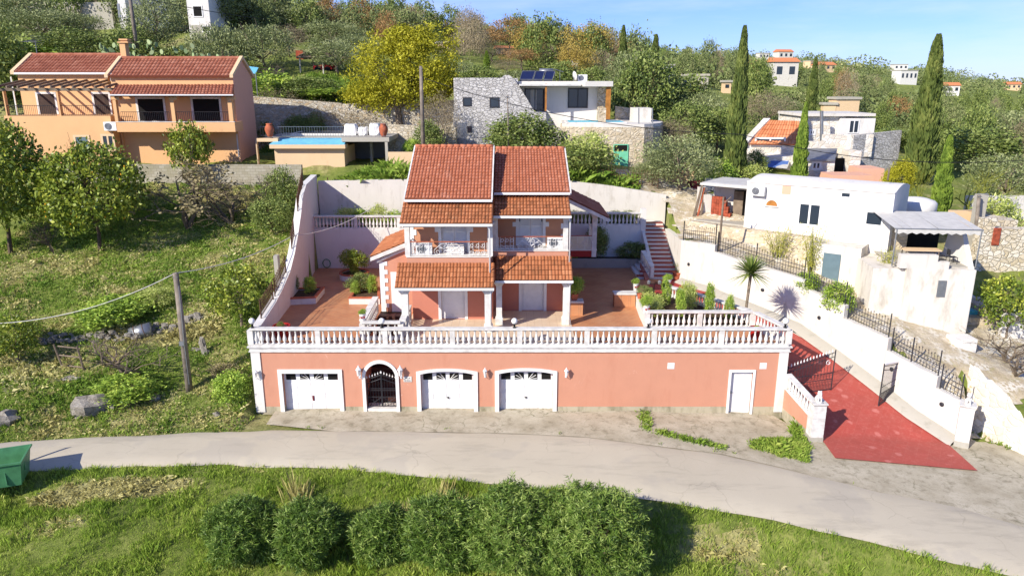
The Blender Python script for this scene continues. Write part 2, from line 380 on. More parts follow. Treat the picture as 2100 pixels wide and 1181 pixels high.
def m_road():
    s = N('worn asphalt'); k = lin((180, 170, 156)); 
    c = s.mix(s.noise(.35, 6, .6, (1, .6, 1)), lin((188, 177, 152)), lin((214, 203, 178)))
    c = s.mix(s.math('MULTIPLY', s.step(s.noise(.9, 7, .7, (.35, 1.6, 1)), .52, .72), .5), c, lin((150, 142, 126)))
    c = s.mix(s.math('MULTIPLY', s.noise(40, 4, .7), .35), c, lin((120, 112, 102)))
    w = s.n('ShaderNodeTexNoise'); w.inputs['Scale'].default_value = .9; w.inputs['Detail'].default_value = 5; s.l(s.co, w.inputs['Vector'])
    ad = s.n('ShaderNodeMixRGB'); ad.blend_type = 'ADD'; ad.inputs[0].default_value = 1.6; s.l(s.co, ad.inputs[1]); s.l(w.outputs['Color'], ad.inputs[2]); old = s.co; s.co = ad.outputs[0]
    v = voro(s, .55); s.co = old
    f = s.math('MULTIPLY', s.ramp(v.outputs['Distance'], [(.0, (1, 1, 1, 1)), (.018, (0, 0, 0, 1))]), s.step(s.noise(.35, 3), .5, .6))
    c = s.mix(s.math('MULTIPLY', f, .28), c, lin((122, 114, 98)))
    c = s.mix(s.math('MULTIPLY', s.step(s.noise(.28, 4, .6), .55, .6), .35), c, lin((168, 160, 146))); c = s.mix(s.math('MULTIPLY', s.step(s.noise(7, 6, .8), .62, .7), .4), c, lin((138, 130, 116)))
    s.bump(s.noise(60, 4), .35, .015); return s.col(c, .9)
M['road'] = m_road()
def m_apron():
    s = N('cracked old concrete')
    c = s.mix(s.step(s.noise(.8, 7, .65), .35, .65), lin((204, 194, 170)), lin((174, 163, 138)))
    c = s.mix(s.math('MULTIPLY', s.step(s.noise(2.2, 7, .7), .52, .68), .7), c, lin((116, 108, 82)))
    c = s.mix(s.math('MULTIPLY', s.noise(45, 3, .7), .4), c, lin((110, 102, 86)))
    w = s.n('ShaderNodeTexNoise'); w.inputs['Scale'].default_value = 1.3; w.inputs['Detail'].default_value = 5; s.l(s.co, w.inputs['Vector'])
    ad = s.n('ShaderNodeMixRGB'); ad.blend_type = 'ADD'; ad.inputs[0].default_value = 1.1; s.l(s.co, ad.inputs[1]); s.l(w.outputs['Color'], ad.inputs[2]); s.co = ad.outputs[0]
    v = voro(s, .8)
    f = s.ramp(v.outputs['Distance'], [(.0, (1, 1, 1, 1)), (.022, (0, 0, 0, 1))])
    c = s.mix(s.math('MULTIPLY', s.math('MULTIPLY', f, s.step(s.noise(.5, 3), .46, .6)), .75), c, lin((92, 92, 58))); c = s.mix(s.math('MULTIPLY', s.step(s.noise(11, 6, .8), .5, .66), .45), c, lin((128, 120, 100)))
    s.bump(s.noise(25, 5), .5, .02); return s.col(c, .95)
M['apron'] = m_apron()
def m_ground():
    """v: 0 lush grass .. 1 dry straw / litter; values set per face from the terrain"""
    s = N('meadow ground')
    g = s.ramp(s.noise(.9, 7, .7), [(.3, lin((92, 108, 44))), (.5, lin((132, 144, 64))), (.7, lin((168, 170, 92)))])
    d = s.ramp(s.noise(2.1, 7, .7), [(.3, lin((124, 114, 70))), (.52, lin((176, 168, 110))), (.72, lin((206, 198, 142)))])
    n = s.math('ADD', s.math('MULTIPLY', s.noise(.6, 6, .65), .9), s.math('SUBTRACT', s.attr(), .5))
    c = s.mix(s.step(n, .40, .6), g, d)
    c = s.mix(s.math('MULTIPLY', s.noise(14, 4, .7), .55), c, lin((66, 76, 34)))
    s.bump(s.noise(6, 8, .75), 1., .12)
    return s.col(c, 1)
M['ground'] = m_ground()
M['grass'] = leafmat('grass blades', (98, 128, 38), (152, 176, 64), (206, 208, 118), .7, .3)
M['straw'] = leafmat('dry straw', (146, 136, 80), (192, 184, 118), (222, 214, 158), .8, .25)
M['weed'] = leafmat('leafy weeds', (84, 116, 34), (130, 158, 56), (178, 190, 92), .7, .3)
M['thistle'] = leafmat('blue green thistle leaves', (87, 111, 72), (132, 155, 105), (173, 189, 137), .7, .2)
M['olean'] = leafmat('oleander leaves', (58, 84, 30), (102, 130, 48), (168, 184, 98), .5, .15, .3)
M['citrus'] = leafmat('citrus leaves', (65, 88, 28), (127, 144, 47), (196, 200, 82), .45, .18, .4)
M['fruit'] = m_plain('orange fruit', (226, 160, 40), .5)
M['olive'] = leafmat('olive leaves', (88, 100, 58), (132, 142, 88), (180, 184, 132), .65, .15)
M['olived'] = leafmat('dark evergreen leaves', (74, 94, 42), (116, 132, 62), (160, 168, 92), .6, .15)
M['mimosa'] = leafmat('yellow green feathery leaves', (124, 126, 22), (172, 168, 36), (212, 204, 66), .65, .25)
M['autumn'] = leafmat('brown autumn leaves', (126, 96, 56), (160, 124, 76), (190, 156, 106), .8, .2)
M['autumny'] = leafmat('ochre autumn leaves', (134, 116, 50), (174, 150, 70), (202, 180, 104), .8, .2)
M['greybr'] = leafmat('grey brown twiggy crown', (122, 108, 82), (150, 136, 106), (178, 164, 134), .9, .1)
M['cyp'] = leafmat('cypress foliage', (62, 78, 32), (98, 112, 50), (142, 148, 76), .7, .1)
M['cypl'] = leafmat('bright cypress foliage', (84, 107, 37), (124, 148, 54), (165, 183, 76), .7, .15)
M['palm'] = leafmat('palm leaves', (65, 88, 33), (112, 134, 55), (171, 178, 94), .5, .2, .4)
M['bamboo'] = leafmat('bamboo leaves', (143, 147, 59), (182, 181, 82), (216, 210, 117), .6, .35)
M['shrub'] = leafmat('green shrub leaves', (91, 121, 41), (148, 176, 63), (203, 218, 97), .55, .2)
M['shrubl'] = leafmat('pale green shrub leaves', (134, 153, 67), (179, 190, 99), (225, 227, 142), .6, .25)
M['cactus'] = leafmat('cactus pads', (106, 128, 82), (147, 166, 113), (190, 200, 146), .6, 0)
M['dryleaf'] = leafmat('dry tan leaves', (120, 112, 78), (150, 138, 98), (182, 168, 124), .8, .2)
M['farwood'] = leafmat('distant olive woods', (84, 98, 54), (116, 128, 74), (154, 156, 104), .9, 0)
def m_rock():
    s = N('grey lichened rock'); c = s.ramp(s.noise(2.2, 8, .75), [(.3, lin((112, 104, 92))), (.5, lin((168, 160, 146))), (.7, lin((200, 194, 180)))])
    s.bump(s.noise(3.5, 10, .8), 1., .25); return s.col(c, .95)
M['rock'] = m_rock()
# ---------------------------------------------------------------- terrain
FY = 33.6                      # plane of the garage facade
XL, XR = -12.75, 13.5          # its ends
def zroad(x): return -3.5 - .028 * np.maximum(0, np.asarray(x, float) - 6)
def zdrive(Y): return np.minimum(0, -3.8 + (np.asarray(Y, float) - 31) * 3.8 / 12.5)
def onz(px, py, fn, it=60):
    """world point of a pixel on a surface whose height depends on (x, Y)"""
    lo, hi = 5., 90.
    for _ in range(it):
        m = (lo + hi) / 2; p = atY(px, py, m)
        if p.z > fn(p.x, p.y): lo = m
        else: hi = m
    return p
def rd(px, py): return onz(px, py, lambda x, y: float(zroad(x)))
ROAD_UP = [(-60,34.5)] + [tuple(rd(*q)[:2]) for q in [(-300,925),(0,905),(200,893),(400,885),(560,880),(760,878),(900,880),(1060,883),(1200,890),(1320,905),(1480,925),(1600,952),(1690,975),(1800,998),(1950,1028),(2100,1072),(2400,1165)]]
ROAD_LO = [(-60,31.)] + [tuple(rd(*q)[:2]) for q in [(-300,985),(0,966),(200,957),(400,950),(560,953),(760,962),(870,975),(1000,990),(1180,1003),(1320,1020),(1450,1040),(1600,1067),(1750,1100),(1900,1135),(2100,1180),(2500,1270)]]
def interp(pts, x):
    a = np.array(sorted(pts)); return np.interp(x, a[:, 0], a[:, 1])
FOOT = [tuple(rd(*q)[:2]) for q in [(1985,880),(2055,914),(2100,935),(2200,975),(2400,1050)]]
ctrl = []
def C3(x, y, z): ctrl.append((x, y, z))
def CP(px, py, Y): p = atY(px, py, Y); ctrl.append((p.x, p.y, p.z))
for x in (-55, -30, -15, 0, 12, 24): C3(x, 29, float(zroad(x)) - .1); C3(x, 25, -3.95 - .02 * max(0, x)); C3(x, 21, -5.0 - .01 * x); C3(x, 12, -6.6)
C3(30, 24, -4.2); C3(40, 26, -4.4)
for x in (-60, -42, -30, -22, -15): C3(x, 31.6, -3.45); C3(x, 38, -1.2); C3(x, 47, 1.75); C3(x, 55.2, 4.6); C3(x, 57.5, 6.2); C3(x, 66, 6.8)
C3(-13.6, 34, -3.0); C3(-8, 57, 6.0); C3(-9.5, 60, 6.1); C3(-2, 56, 5.9); C3(6, 55, 5.8); C3(10, 53, 4.6); C3(-10, 53, 5.6); C3(0, 53, 5.6)
C3(-12, 68, 7.2); C3(-3, 68, 7.0); C3(-4, 62, 6.3); C3(2, 61, 6.2); C3(14, 61, 5.6); C3(13, 56, 5.0)
for q in [(13,43.7,2.3),(17.3,40.2,.9),(19.,37.4,.1),(20.8,34.9,-.8),(22.2,32.2,-2.2),(13,47,2.7),(11.6,48,2.9),(15,49,3.55),(18,50,3.5),(22.5,46,1.6),(24,42,.2),(27,41,-.3),(26,37,-1.5),(29,36,-2.0),(25,33.4,-1.9),(30,31.6,-2.2),(36,38,-.6),(34,46,.6),(30,50,2.2),(26,53,2.7),(36,60,2.6),(22,56,3.6),(16,58,4.4),(45,50,1),(50,70,1),(48,36,-1.5)]: C3(*q)
for q in [(100,100,78),(330,90,85),(-300,100,90),(-200,60,150),(640,138,80),(700,200,70),(850,205,76),(900,92,150),(1000,150,88),(1100,150,92),(1100,114,160),(1300,205,88),(1300,142,170),(1450,250,90),(1450,185,180),(1450,118,420),
          (1700,225,100),(1700,175,220),(1700,130,500),(1900,330,95),(1900,240,220),(1900,164,600),(2100,345,95),(2100,270,230),(2100,205,650),(2500,330,110),(2600,250,400),(600,80,110),(300,20,130),(450,75,90),(1200,118,420),(1000,122,400),
          (1600,262,84),(1580,330,66),(1700,340,70),(1850,360,68),(2000,360,72),(2400,330,75)]: CP(*q)
for x, y, z in [(-200,400,30),(0,700,20),(-400,200,45),(400,1200,0),(0,1500,0),(-500,800,20),(900,1200,0),(900,400,0),(900,100,0),(300,100,1),(160,70,1),(100,0,-6),(-100,0,-7),(0,0,-8)]: C3(x, y, z)
CA = np.array(ctrl)
def _fit(A):
    n = len(A); d = np.sqrt(((A[:, None, :2] - A[None, :, :2]) ** 2).sum(-1) + .5)
    K = np.zeros((n+3, n+3)); K[:n, :n] = -d; K[:n, n] = 1; K[:n, n+1:] = A[:, :2] / 100; K[n:, :n] = K[:n, n:].T
    K[:n, :n] += np.eye(n) * .02
    return np.linalg.solve(K, np.r_[A[:, 2], 0, 0, 0])
CW = _fit(CA)
def vnoise(x, y, seed=0):
    """cheap smooth value noise"""
    x = np.asarray(x, float); y = np.asarray(y, float)
    xi = np.floor(x).astype(np.int64); yi = np.floor(y).astype(np.int64); fx = x - xi; fy = y - yi
    fx = fx*fx*(3-2*fx); fy = fy*fy*(3-2*fy)
    def h(a, b):
        n = (a * 374761393 + b * 668265263 + seed * 974711) & 0x7fffffff; n = (n ^ (n >> 13)) * 1274126177 & 0x7fffffff
        return ((n ^ (n >> 16)) & 0xffff) / 65535.
    return (h(xi, yi)*(1-fx) + h(xi+1, yi)*fx)*(1-fy) + (h(xi, yi+1)*(1-fx) + h(xi+1, yi+1)*fx)*fy
def fbm(x, y, o=4, seed=0):
    s = 0; a = .5
    for i in range(o): s = s + a * vnoise(x, y, seed + i); x = np.asarray(x) * 2.03 + 17.1; y = np.asarray(y) * 2.03 + 5.3; a *= .5
    return s
# right boundary wall of the drive: foot points from the photograph
WALLB = [(10.75, 50.6), (10.85, 45.9)] + [tuple(onz(px, py, lambda x, y: float(zdrive(y)))[:2]) for px, py in [(1422,585),(1480,605),(1560,636),(1640,670),(1720,727),(1808,793),(1880,850),(1960,902)]]
LW = [(-12.28, 33.6), (-12.5, 36.5), (-12.75, 40), (-13.0, 44.5), (-13.5, 49), (-13.9, 52.2)]      # left boundary wall, terrace side
COMP = LW + [(-13.9, 52.6), (-9.2, 52.5), (-1.2, 52.5), (-1.2, 53.25), (8.4, 53.25), (11.3, 53.0)] + [(x + .25, y + .05) for x, y in WALLB] + [(20.5, 30.2), (14.0, 30.7), (XR, FY)]
def inpoly(x, y, poly):
    x = np.asarray(x, float); y = np.asarray(y, float); r = np.zeros(x.shape, bool); n = len(poly)
    for i in range(n):
        x0, y0 = poly[i]; x1, y1 = poly[(i+1) % n]
        if y0 == y1: continue
        c = ((y0 > y) != (y1 > y)) & (x < (x1-x0) * (y-y0) / (y1-y0) + x0); r ^= c
    return r
def hraw(x, y):
    x = np.asarray(x, float); y = np.asarray(y, float); sh = x.shape; X = x.ravel(); Y = y.ravel(); out = np.empty(X.shape)
    n = len(CA)
    for i in range(0, len(X), 20000):
        a = X[i:i+20000]; b = Y[i:i+20000]
        d = np.sqrt((a[:, None] - CA[None, :, 0])**2 + (b[:, None] - CA[None, :, 1])**2 + .5)
        out[i:i+20000] = -d @ CW[:n] + CW[n] + CW[n+1] * a / 100 + CW[n+2] * b / 100
    return out.reshape(sh)
def hmid(x, y):
    """smooth terrain with the road bench cut in"""
    x = np.asarray(x, float); y = np.asarray(y, float)
    z = hraw(x, y)
    bump = (fbm(x * .55, y * .55, 4, 3) - .47) * .5 + (fbm(x * 2.1, y * 2.1, 3, 9) - .44) * .2
    far = np.clip((y - 90) / 200, 0, 1); z = z + bump * (1 - far) + far * (fbm(x / 60, y / 60, 4, 5) - .47) * 6
    up = interp(ROAD_UP, x); lo = interp(ROAD_LO, x)
    fac = (x > -13.2) & (x < 14.6)
    up = np.where(fac, np.maximum(up, 34.2), up); up = np.where((x >= 13.2) & (x < 21.9), np.maximum(up, 31.6), up); up = np.where((x >= 21.9) & (x < 36), np.maximum(up, interp(FOOT, x) + .15), up)
    d = np.maximum(np.maximum(y - up, lo - y), 0); t = np.clip(d / 1.4, 0, 1); t = t*t*(3-2*t)
    z = (zroad(x) - .1) * (1 - t) + z * t
    # block wall bench of the apricot house
    return z
def hfun(x, y):
    x = np.asarray(x, float); y = np.asarray(y, float)
    z = hmid(x, y)
    return np.where(inpoly(x, y, COMP), -4.6, z)
def H(x, y): return float(hmid(np.array([x]), np.array([y]))[0])
def axis(a, b, step, far, grow):
    v = list(np.arange(a, b + 1e-6, step)); s = step; hi = b
    while hi < far[1]: s *= grow; hi += s; v.append(hi)
    s = step; lo = a
    while lo > far[0]: s *= grow; lo -= s; v.insert(0, lo)
    return np.array(v)
gx = axis(-34, 32, .33, (-1300, 1500), 1.09); gy = axis(15, 60, .33, (0, 2600), 1.05)
GX, GY = np.meshgrid(gx, gy); GZ = hfun(GX, GY)
nx, ny = len(gx), len(gy)
idx = np.arange(nx * ny).reshape(ny, nx)
F4 = np.stack([idx[:-1, :-1], idx[:-1, 1:], idx[1:, 1:], idx[1:, :-1]], -1).reshape(-1, 4)
cx = (GX[:-1, :-1] + GX[1:, 1:]).ravel() / 2; cy = (GY[:-1, :-1] + GY[1:, 1:]).ravel() / 2
def dryness(x, y):
    """0 lush .. 1 straw"""
    d = .38 + (fbm(x * .33, y * .33, 4, 21) - .47) * 1.1
    def blob(px, py, rx, ry, a, ang=0):
        nonlocal d
        c = onz(px, py, lambda X, Y: H(X, Y)); dx = (x - c.x) * math.cos(ang) + (y - c.y) * math.sin(ang); dy = -(x - c.x) * math.sin(ang) + (y - c.y) * math.cos(ang)
        q = (dx / rx) ** 2 + (dy / ry) ** 2; d = d + a * np.clip(1.3 - q, 0, 1)
    d = d - .25 * (y < 28)
    blob(230, 1005, 3.6, .95, 1.0, .1); blob(60, 1080, 2.6, .7, .4)
    blob(1560, 1150, 2.8, 1.2, .45, -.2); blob(1480, 1120, 1.5, .8, .25)
    blob(200, 860, 6, 1.6, .25); blob(450, 420, 3, 1.5, .4); blob(450, 540, 3, 1.5, .25); blob(330, 690, 3.5, 1, .3); blob(60, 560, 3, 1.5, .2)
    return d
dv = dryness(cx, cy); dv = np.where(cy > 90, .35, dv)
me = fastmesh('ground', np.stack([GX.ravel(), GY.ravel(), GZ.ravel()], -1), F4, dv, True)
g_o = tag(link('ground', me, M['ground']), 'grassy hillside ground with dry patches falling to the road', 'ground', None, 'structure')
# ---- road
xs = np.linspace(-60, 42, 205); ups = interp(ROAD_UP, xs); los = interp(ROAD_LO, xs)
ups = ups + (fbm(xs * .8, xs * 0, 3, 4) - .45) * .35; los = los + (fbm(xs * .8, xs * 0 + 9, 3, 4) - .45) * .4
rb = MB(); nr = 9
for i, x in enumerate(xs):
    for k in range(nr):
        t = k / (nr - 1); y = los[i] * (1 - t) + ups[i] * t
        rb.v.append((x, y, float(zroad(x)) + .03 + .05 * math.sin(math.pi * t) - (.1 if k in (0, nr-1) else 0)))
rb.f = [(i*nr+k, (i+1)*nr+k, (i+1)*nr+k+1, i*nr+k+1) for i in range(len(xs)-1) for k in range(nr-1)]; rb.a = [.5] * len(rb.f)
tag(rb.build('road', M['road'], None, True), 'pale worn asphalt lane running past the garages', 'road', None, 'structure')
# ---- concrete apron between the lane and the garage front
ab = MB()
xs2 = np.linspace(XL + .9, 14.2, 90)
for i, x in enumerate(xs2):
    y1 = FY + .35 if x < 12.9 else FY + .35 - (x - 12.9) * 2.35; y0 = min(float(interp(ROAD_UP, x)) - .3, y1 - .1)
    if i < 12: y0 = y0 + (12 - i) * .07
    for k in range(6):
        t = k / 5; ab.v.append((x, y0 * (1 - t) + y1 * t, float(zroad(x)) + .012 + .04 * t + .03 * t * math.sin(x * 1.3)))
ab.f = [(i*6+k, (i+1)*6+k, (i+1)*6+k+1, i*6+k+1) for i in range(89) for k in range(5)]; ab.a = [.5] * len(ab.f)
tag(ab.build('apron', M['apron'], None, True), 'cracked stained concrete apron in front of the garage doors', 'pavement', None, 'structure')
# ---------------------------------------------------------------- building helpers
def wall_open(mb, x0, x1, z0, z1, y0, y1, ops):
    """wall slab in local x-z with openings (xa, xb, zb, zt, rise): zt = springing, rise = arch height"""
    ops = sorted(ops); x = x0
    for xa, xb, zb, zt, rise in ops:
        if xa > x: mb.box(x, xa, y0, y1, z0, z1)
        if zb > z0: mb.box(xa, xb, y0, y1, z0, zb)
        if rise <= 0: mb.box(xa, xb, y0, y1, zt, z1)
        else:
            n = 14; pts = arch(xa, xb, zt, rise, n)
            for i in range(n):
                a, b = pts[i], pts[i+1]
                mb.xz([(a[0], a[1]), (b[0], b[1]), (b[0], z1), (a[0], z1)], y0, y1)
        x = xb
    if x < x1: mb.box(x, x1, y0, y1, z0, z1)
def arch(xa, xb, zt, rise, n=14):
    c = (xa + xb) / 2; h = (xb - xa) / 2
    if rise >= h * .98: return [(c - h * math.cos(math.pi * i / n), zt + rise * math.sin(math.pi * i / n)) for i in range(n+1)]
    Rr = (h*h + rise*rise) / (2 * rise); a0 = math.asin(h / Rr)
    return [(c + Rr * math.sin(-a0 + 2*a0*i/n), zt + Rr * math.cos(-a0 + 2*a0*i/n) - (Rr - rise)) for i in range(n+1)]
def tile_roof(mb, A, B, C, D, tw=.175, tl=.31, amp=.045, step=.048, slab=.07):
    """A eave-left, B eave-right, C ridge-right, D ridge-left"""
    A, B, C, D = map(Vector, (A, B, C, D)); rnd = random.Random(int(A.x * 97 + A.y * 31) & 0xffff)
    nrm = (B - A).cross(D - A).normalized()
    if nrm.z < 0: nrm = -nrm
    ncol = max(3, round((B - A).length / tw)); nrow = max(2, round((D - A).length / tl)); seg = 6
    P = lambda u, t: (A.lerp(B, u)).lerp(D.lerp(C, u), t)
    patch = [rnd.random() for _ in range(9)]
    for j in range(nrow):
        t0, t1 = j / nrow - .004, min(1, (j + 1) / nrow + .01)
        for i in range(ncol):
            vs = []; val = min(1, max(0, rnd.gauss(.5, .15) + .22 * (patch[(i * 3 // ncol) + 3 * min(2, j * 3 // nrow)] - .5)))
            dj = rnd.uniform(-.01, .01)
            for k in range(seg + 1):
                u = (i + k / seg) / ncol; hgt = amp * (1 - abs(2 * k / seg - 1) ** 2.2)
                vs.append(P(u, t0) + nrm * (hgt + step + dj)); 
            for k in range(seg + 1):
                u = (i + k / seg) / ncol; hgt = amp * (1 - abs(2 * k / seg - 1) ** 2.2)
                vs.append(P(u, t1) + nrm * (hgt + dj))
            for k in range(seg + 1): vs.append(P((i + k / seg) / ncol, t0) - nrm * .012)
            n = seg + 1
            mb.add(vs, [(k, k+1, n+k+1, n+k) for k in range(seg)] + [(2*n+k, 2*n+k+1, k+1, k) for k in range(seg)], [val] * seg + [0.] * seg)  # lip faces coloured dark, painting the gap shade under each row
    o = [A, B, C, D]; mb.add([p - nrm * .012 for p in o] + [p - nrm * (.012 + slab) for p in o], [(0,1,2,3),(7,6,5,4),(0,4,5,1),(1,5,6,2),(2,6,7,3),(3,7,4,0)], .3)
def ridge_caps(mb, a, b, r=.1, l=.38):
    a, b = Vector(a), Vector(b); n = max(2, round((b - a).length / l))
    for i in range(n):
        p = a.lerp(b, i / n); q = a.lerp(b, (i + 1.06) / n)
        mb.tube([p, q], [r * 1.12, r * .92], 8, True, random.uniform(.3, .8))
BAL_PROF = [(.075,0),(.075,.05),(.045,.07),(.05,.10),(.088,.20),(.092,.26),(.075,.34),(.045,.46),(.034,.56),(.04,.60),(.055,.62),(.038,.65),(.05,.67),(.07,.68),(.07,.72)]
_bal = {}
def baluster_mesh(h, fat=1.):
    k = (round(h, 2), fat)
    if k not in _bal:
        mb = MB(); mb.lathe([(r * fat, z / .72 * h) for r, z in BAL_PROF], n=10); o = mb.build('baluster', M['trimw'], None, True)
        _bal[k] = o.data; bpy.data.objects.remove(o)
    return _bal[k]
def balustrade(label, pts, zs=None, H_=.92, posts=None, per=11, group='white balustrades of the terrace', base=.1, rail=.13, postw=.12, ends=True, name='balustrade', fat=1.):
    """pts: base polyline (x, y, z)"""
    pts = [Vector(p) for p in pts]; t = thing(name, label, 'balustrade', tuple(pts[0]), 0, group)
    pa = [tuple(p) for p in pts]
    m = MB(); m.sweep(pa, [(-.13, 0), (.13, 0), (.13, base), (-.13, base)]); m.build('base_rail', M['trimw'], t)
    m = MB(); z0 = H_ - rail; m.sweep(pa, [(-.10, z0), (.10, z0), (.16, z0+.05), (.16, H_), (-.16, H_), (-.16, z0+.05)]); m.build('handrail', M['trimw'], t)
    cum = [0]
    for a, b in zip(pts, pts[1:]): cum.append(cum[-1] + (b - a).length)
    Ltot = cum[-1]
    def at(s):
        for i in range(len(cum) - 1):
            if s <= cum[i+1] + 1e-9: return pts[i].lerp(pts[i+1], (s - cum[i]) / max(1e-9, cum[i+1] - cum[i])), (pts[i+1] - pts[i])
        return pts[-1], pts[-1] - pts[-2]
    nb = posts if posts else max(1, round(Ltot / 3.2)); h = H_ - rail - base
    me = baluster_mesh(h, fat)
    for i in range(nb + 1):
        if ends or 0 < i < nb:
            p, d = at(Ltot * i / nb); a = math.atan2(d.y, d.x)
            m = MB(frame(p.x, p.y, p.z, a)); w_ = postw * (1.15 if i in (0, nb) else 1)
            m.box(-w_, w_, -.115, .115, base + .001, H_ - rail + .02); m.build('post', M['trimw'], t)
    for i in range(nb):
        for k in range(per):
            s0, s1 = Ltot * i / nb + postw, Ltot * (i + 1) / nb - postw; p, d = at(s0 + (s1 - s0) * (k + .5) / per)
            o = bpy.data.objects.new('baluster', me); COL.objects.link(o); o.parent = t
            o.location = p - pts[0] + Vector((0, 0, base)); o.rotation_euler = (0, 0, math.atan2(d.y, d.x))
    return t
def iron_fence(label, p0, p1, h=.95, gap=.13, group='iron railings on the boundary wall', mat='metal', posth=1.25, name='iron_fence'):
    p0, p1 = Vector(p0), Vector(p1); d = p1 - p0; L_ = d.length; t = thing(name, label, 'fence', tuple(p0), 0, group)
    m = MB(); n = max(2, int(L_ / gap))
    for i in range(n + 1):
        p = p0.lerp(p1, i / n); hh = h + .07 * (i % 2); m.tube([p + Vector((0, 0, .04)), p + Vector((0, 0, hh))], .013, 4); m.lathe([(.0, 0), (.03, .04), (.001, .12)], (p.x, p.y, p.z + hh), 4)
    m.build('picket', M[mat], t)
    m = MB()
    for z in (.12, h * .55, h * .8): m.tube([p0 + Vector((0, 0, z)), p1 + Vector((0, 0, z))], .017, 4)
    m.build('rail', M[mat], t)
    for p in (p0, p1):
        m = MB(); m.tube([p + Vector((0, 0, -.05)), p + Vector((0, 0, posth))], .035, 4); m.build('post', M[mat], t)
    return t
def spiral(cx, cz, r, turns=1.4, a0=0, sgn=1, n=18):
    return [(cx + r * (1 - .8*i/n) * math.cos(a0 + sgn * turns * 2*math.pi*i/n), cz + r * (1 - .8*i/n) * math.sin(a0 + sgn * turns * 2*math.pi*i/n)) for i in range(n+1)]
def quoins(mb, x, z0, z1, y, side, w1=.34, w2=.2, h=.3, d=.03):
    z = z0; i = 0
    while z < z1 - .05:
        ww = w1 if i % 2 else w2; zt = min(z + h, z1)
        mb.box(*( (x, x + ww) if side > 0 else (x - ww, x) ), y - d, y + .01, z + .0015, zt - .0015); z += h; i += 1
def lantern(px, py, label, Y=FY, sc=1., bracket=.22):
    p = atY(px, py, Y); t = thing('wall_lantern', label, 'lantern', tuple(p), 0, 'white wall lanterns on the garage front')
    y = Y - bracket; F = Matrix.Translation((p.x, y, p.z)) @ Matrix.Scale(sc, 4)
    m = MB(F); m.lathe([(.02, -.24), (.07, -.20), (.05, -.18)], n=6); m.lathe([(.13, .06), (.12, .08), (.05, .17), (.02, .2), (.03, .22), (.001, .27)], n=6)
    for k in range(6):
        a = math.pi * (k + .5) / 3; m.tube([(.065 * math.cos(a), .065 * math.sin(a), -.19), (.11 * math.cos(a), .11 * math.sin(a), .07)], .008, 4)
    m.build('frame', M['alu'], t)
    m = MB(F); m.lathe([(.05, -.18), (.095, .06)], n=6); m.build('glass', M['pot'], t)
    m = MB(); m.tube([(p.x, Y, p.z - .3 * sc), (p.x, Y - .08, p.z - .36 * sc), (p.x, y + .02, p.z - .33 * sc), (p.x, y, p.z - .22 * sc)], .016, 5); m.box(p.x - .05, p.x + .05, Y - .025, Y - .001, p.z - .42 * sc, p.z - .2 * sc); m.build('bracket', M['alu'], t)
def globe(px, label, Y=FY + .02, z=.92):
    x = px2x(px, Y, z + .2); t = thing('globe_lamp', label, 'lamp', (x, Y, z), 0, 'globe lamps along the terrace rail')
    m = MB(); m.lathe([(.09, 0), (.09, .03), (.05, .05), (.05, .17), (.075, .19), (.075, .22)], (x, Y, z), 10); m.build('stem', M['black'], t, True)
    m = MB(); m.lathe([(.15 * math.sin(math.pi * k / 8) + .001, .34 - .15 * math.cos(math.pi * k / 8)) for k in range(9)], (x, Y, z), 14); m.build('globe', M['trim'], t, True)
# ---------------------------------------------------------------- garage podium
P_ = lambda px, py: atY(px, py, FY)
pod = thing('garage_block', 'salmon garage block with three white garage doors below the terrace', 'building', (0, FY, -3.6))
def gop(pxl, pxr, pyt):      # opening from outer-frame pixels
    a = P_(pxl, 800); b = P_(pxr, 800); return a.x, b.x, P_((pxl + pxr) / 2, pyt).z
G = [gop(573, 704, 757), gop(855, 980, 757), gop(1015, 1142, 756)]
fw = .2; ZB = -3.56
ops = []; frames = []
for i, (a, b, zt) in enumerate(G):
    rise = 0 if i == 0 else .16
    ops.append((a + fw, b - fw, -4.2, zt - fw - rise * .3, rise)); frames.append((a, b, zt, rise))
ax0, ax1 = P_(744, 800).x, P_(819, 800).x; azs = P_(780, 738).z - (ax1 - ax0) / 2
ops.append((ax0 + .16, ax1 - .16, -4.2, azs, (ax1 - ax0) / 2 - .16))
dx0, dx1, dzt = P_(1492, 800).x, P_(1546, 800).x, P_(1518, 758).z
ops.append((dx0 + .12, dx1 - .12, -4.2, dzt - .12, 0))
FW = frame(0, FY, 0)
m = MB(FW); wall_open(m, XL, XR, -3.22, -.28, 0, .36, [(a, b, -4.2, c, r) for a, b, _, c, r in ops]); m.build('wall', M['pink'], pod)
m = MB(FW)
xs_ = sorted([(a, b) for a, b, *_ in ops]); x = XL
for a, b in xs_ + [(XR, XR)]:
    if a > x: m = MB(FW); m.box(x, a, -.004, .36, -4.3, -3.222); m.build('plinth', M['plinth'], pod)
    x = b
m = MB(FW); m.box(XL - .06, XR + .06, -.06, .4, -.28, -.07); m.box(XL - .14, XR + .14, -.14, .42, -.07, 0); m.box(XL - .1, XR + .1, -.1, .4, -.3, -.262); m.build('cornice', M['trimw'], pod)
for xa, xb in ((XL - .03, XL + .42), (XR - .42, XR + .03)):
    m = MB(FW); m.box(xa, xb, -.05, .37, -3.5, -.281); m.build('corner_pilaster', M['white'], pod)
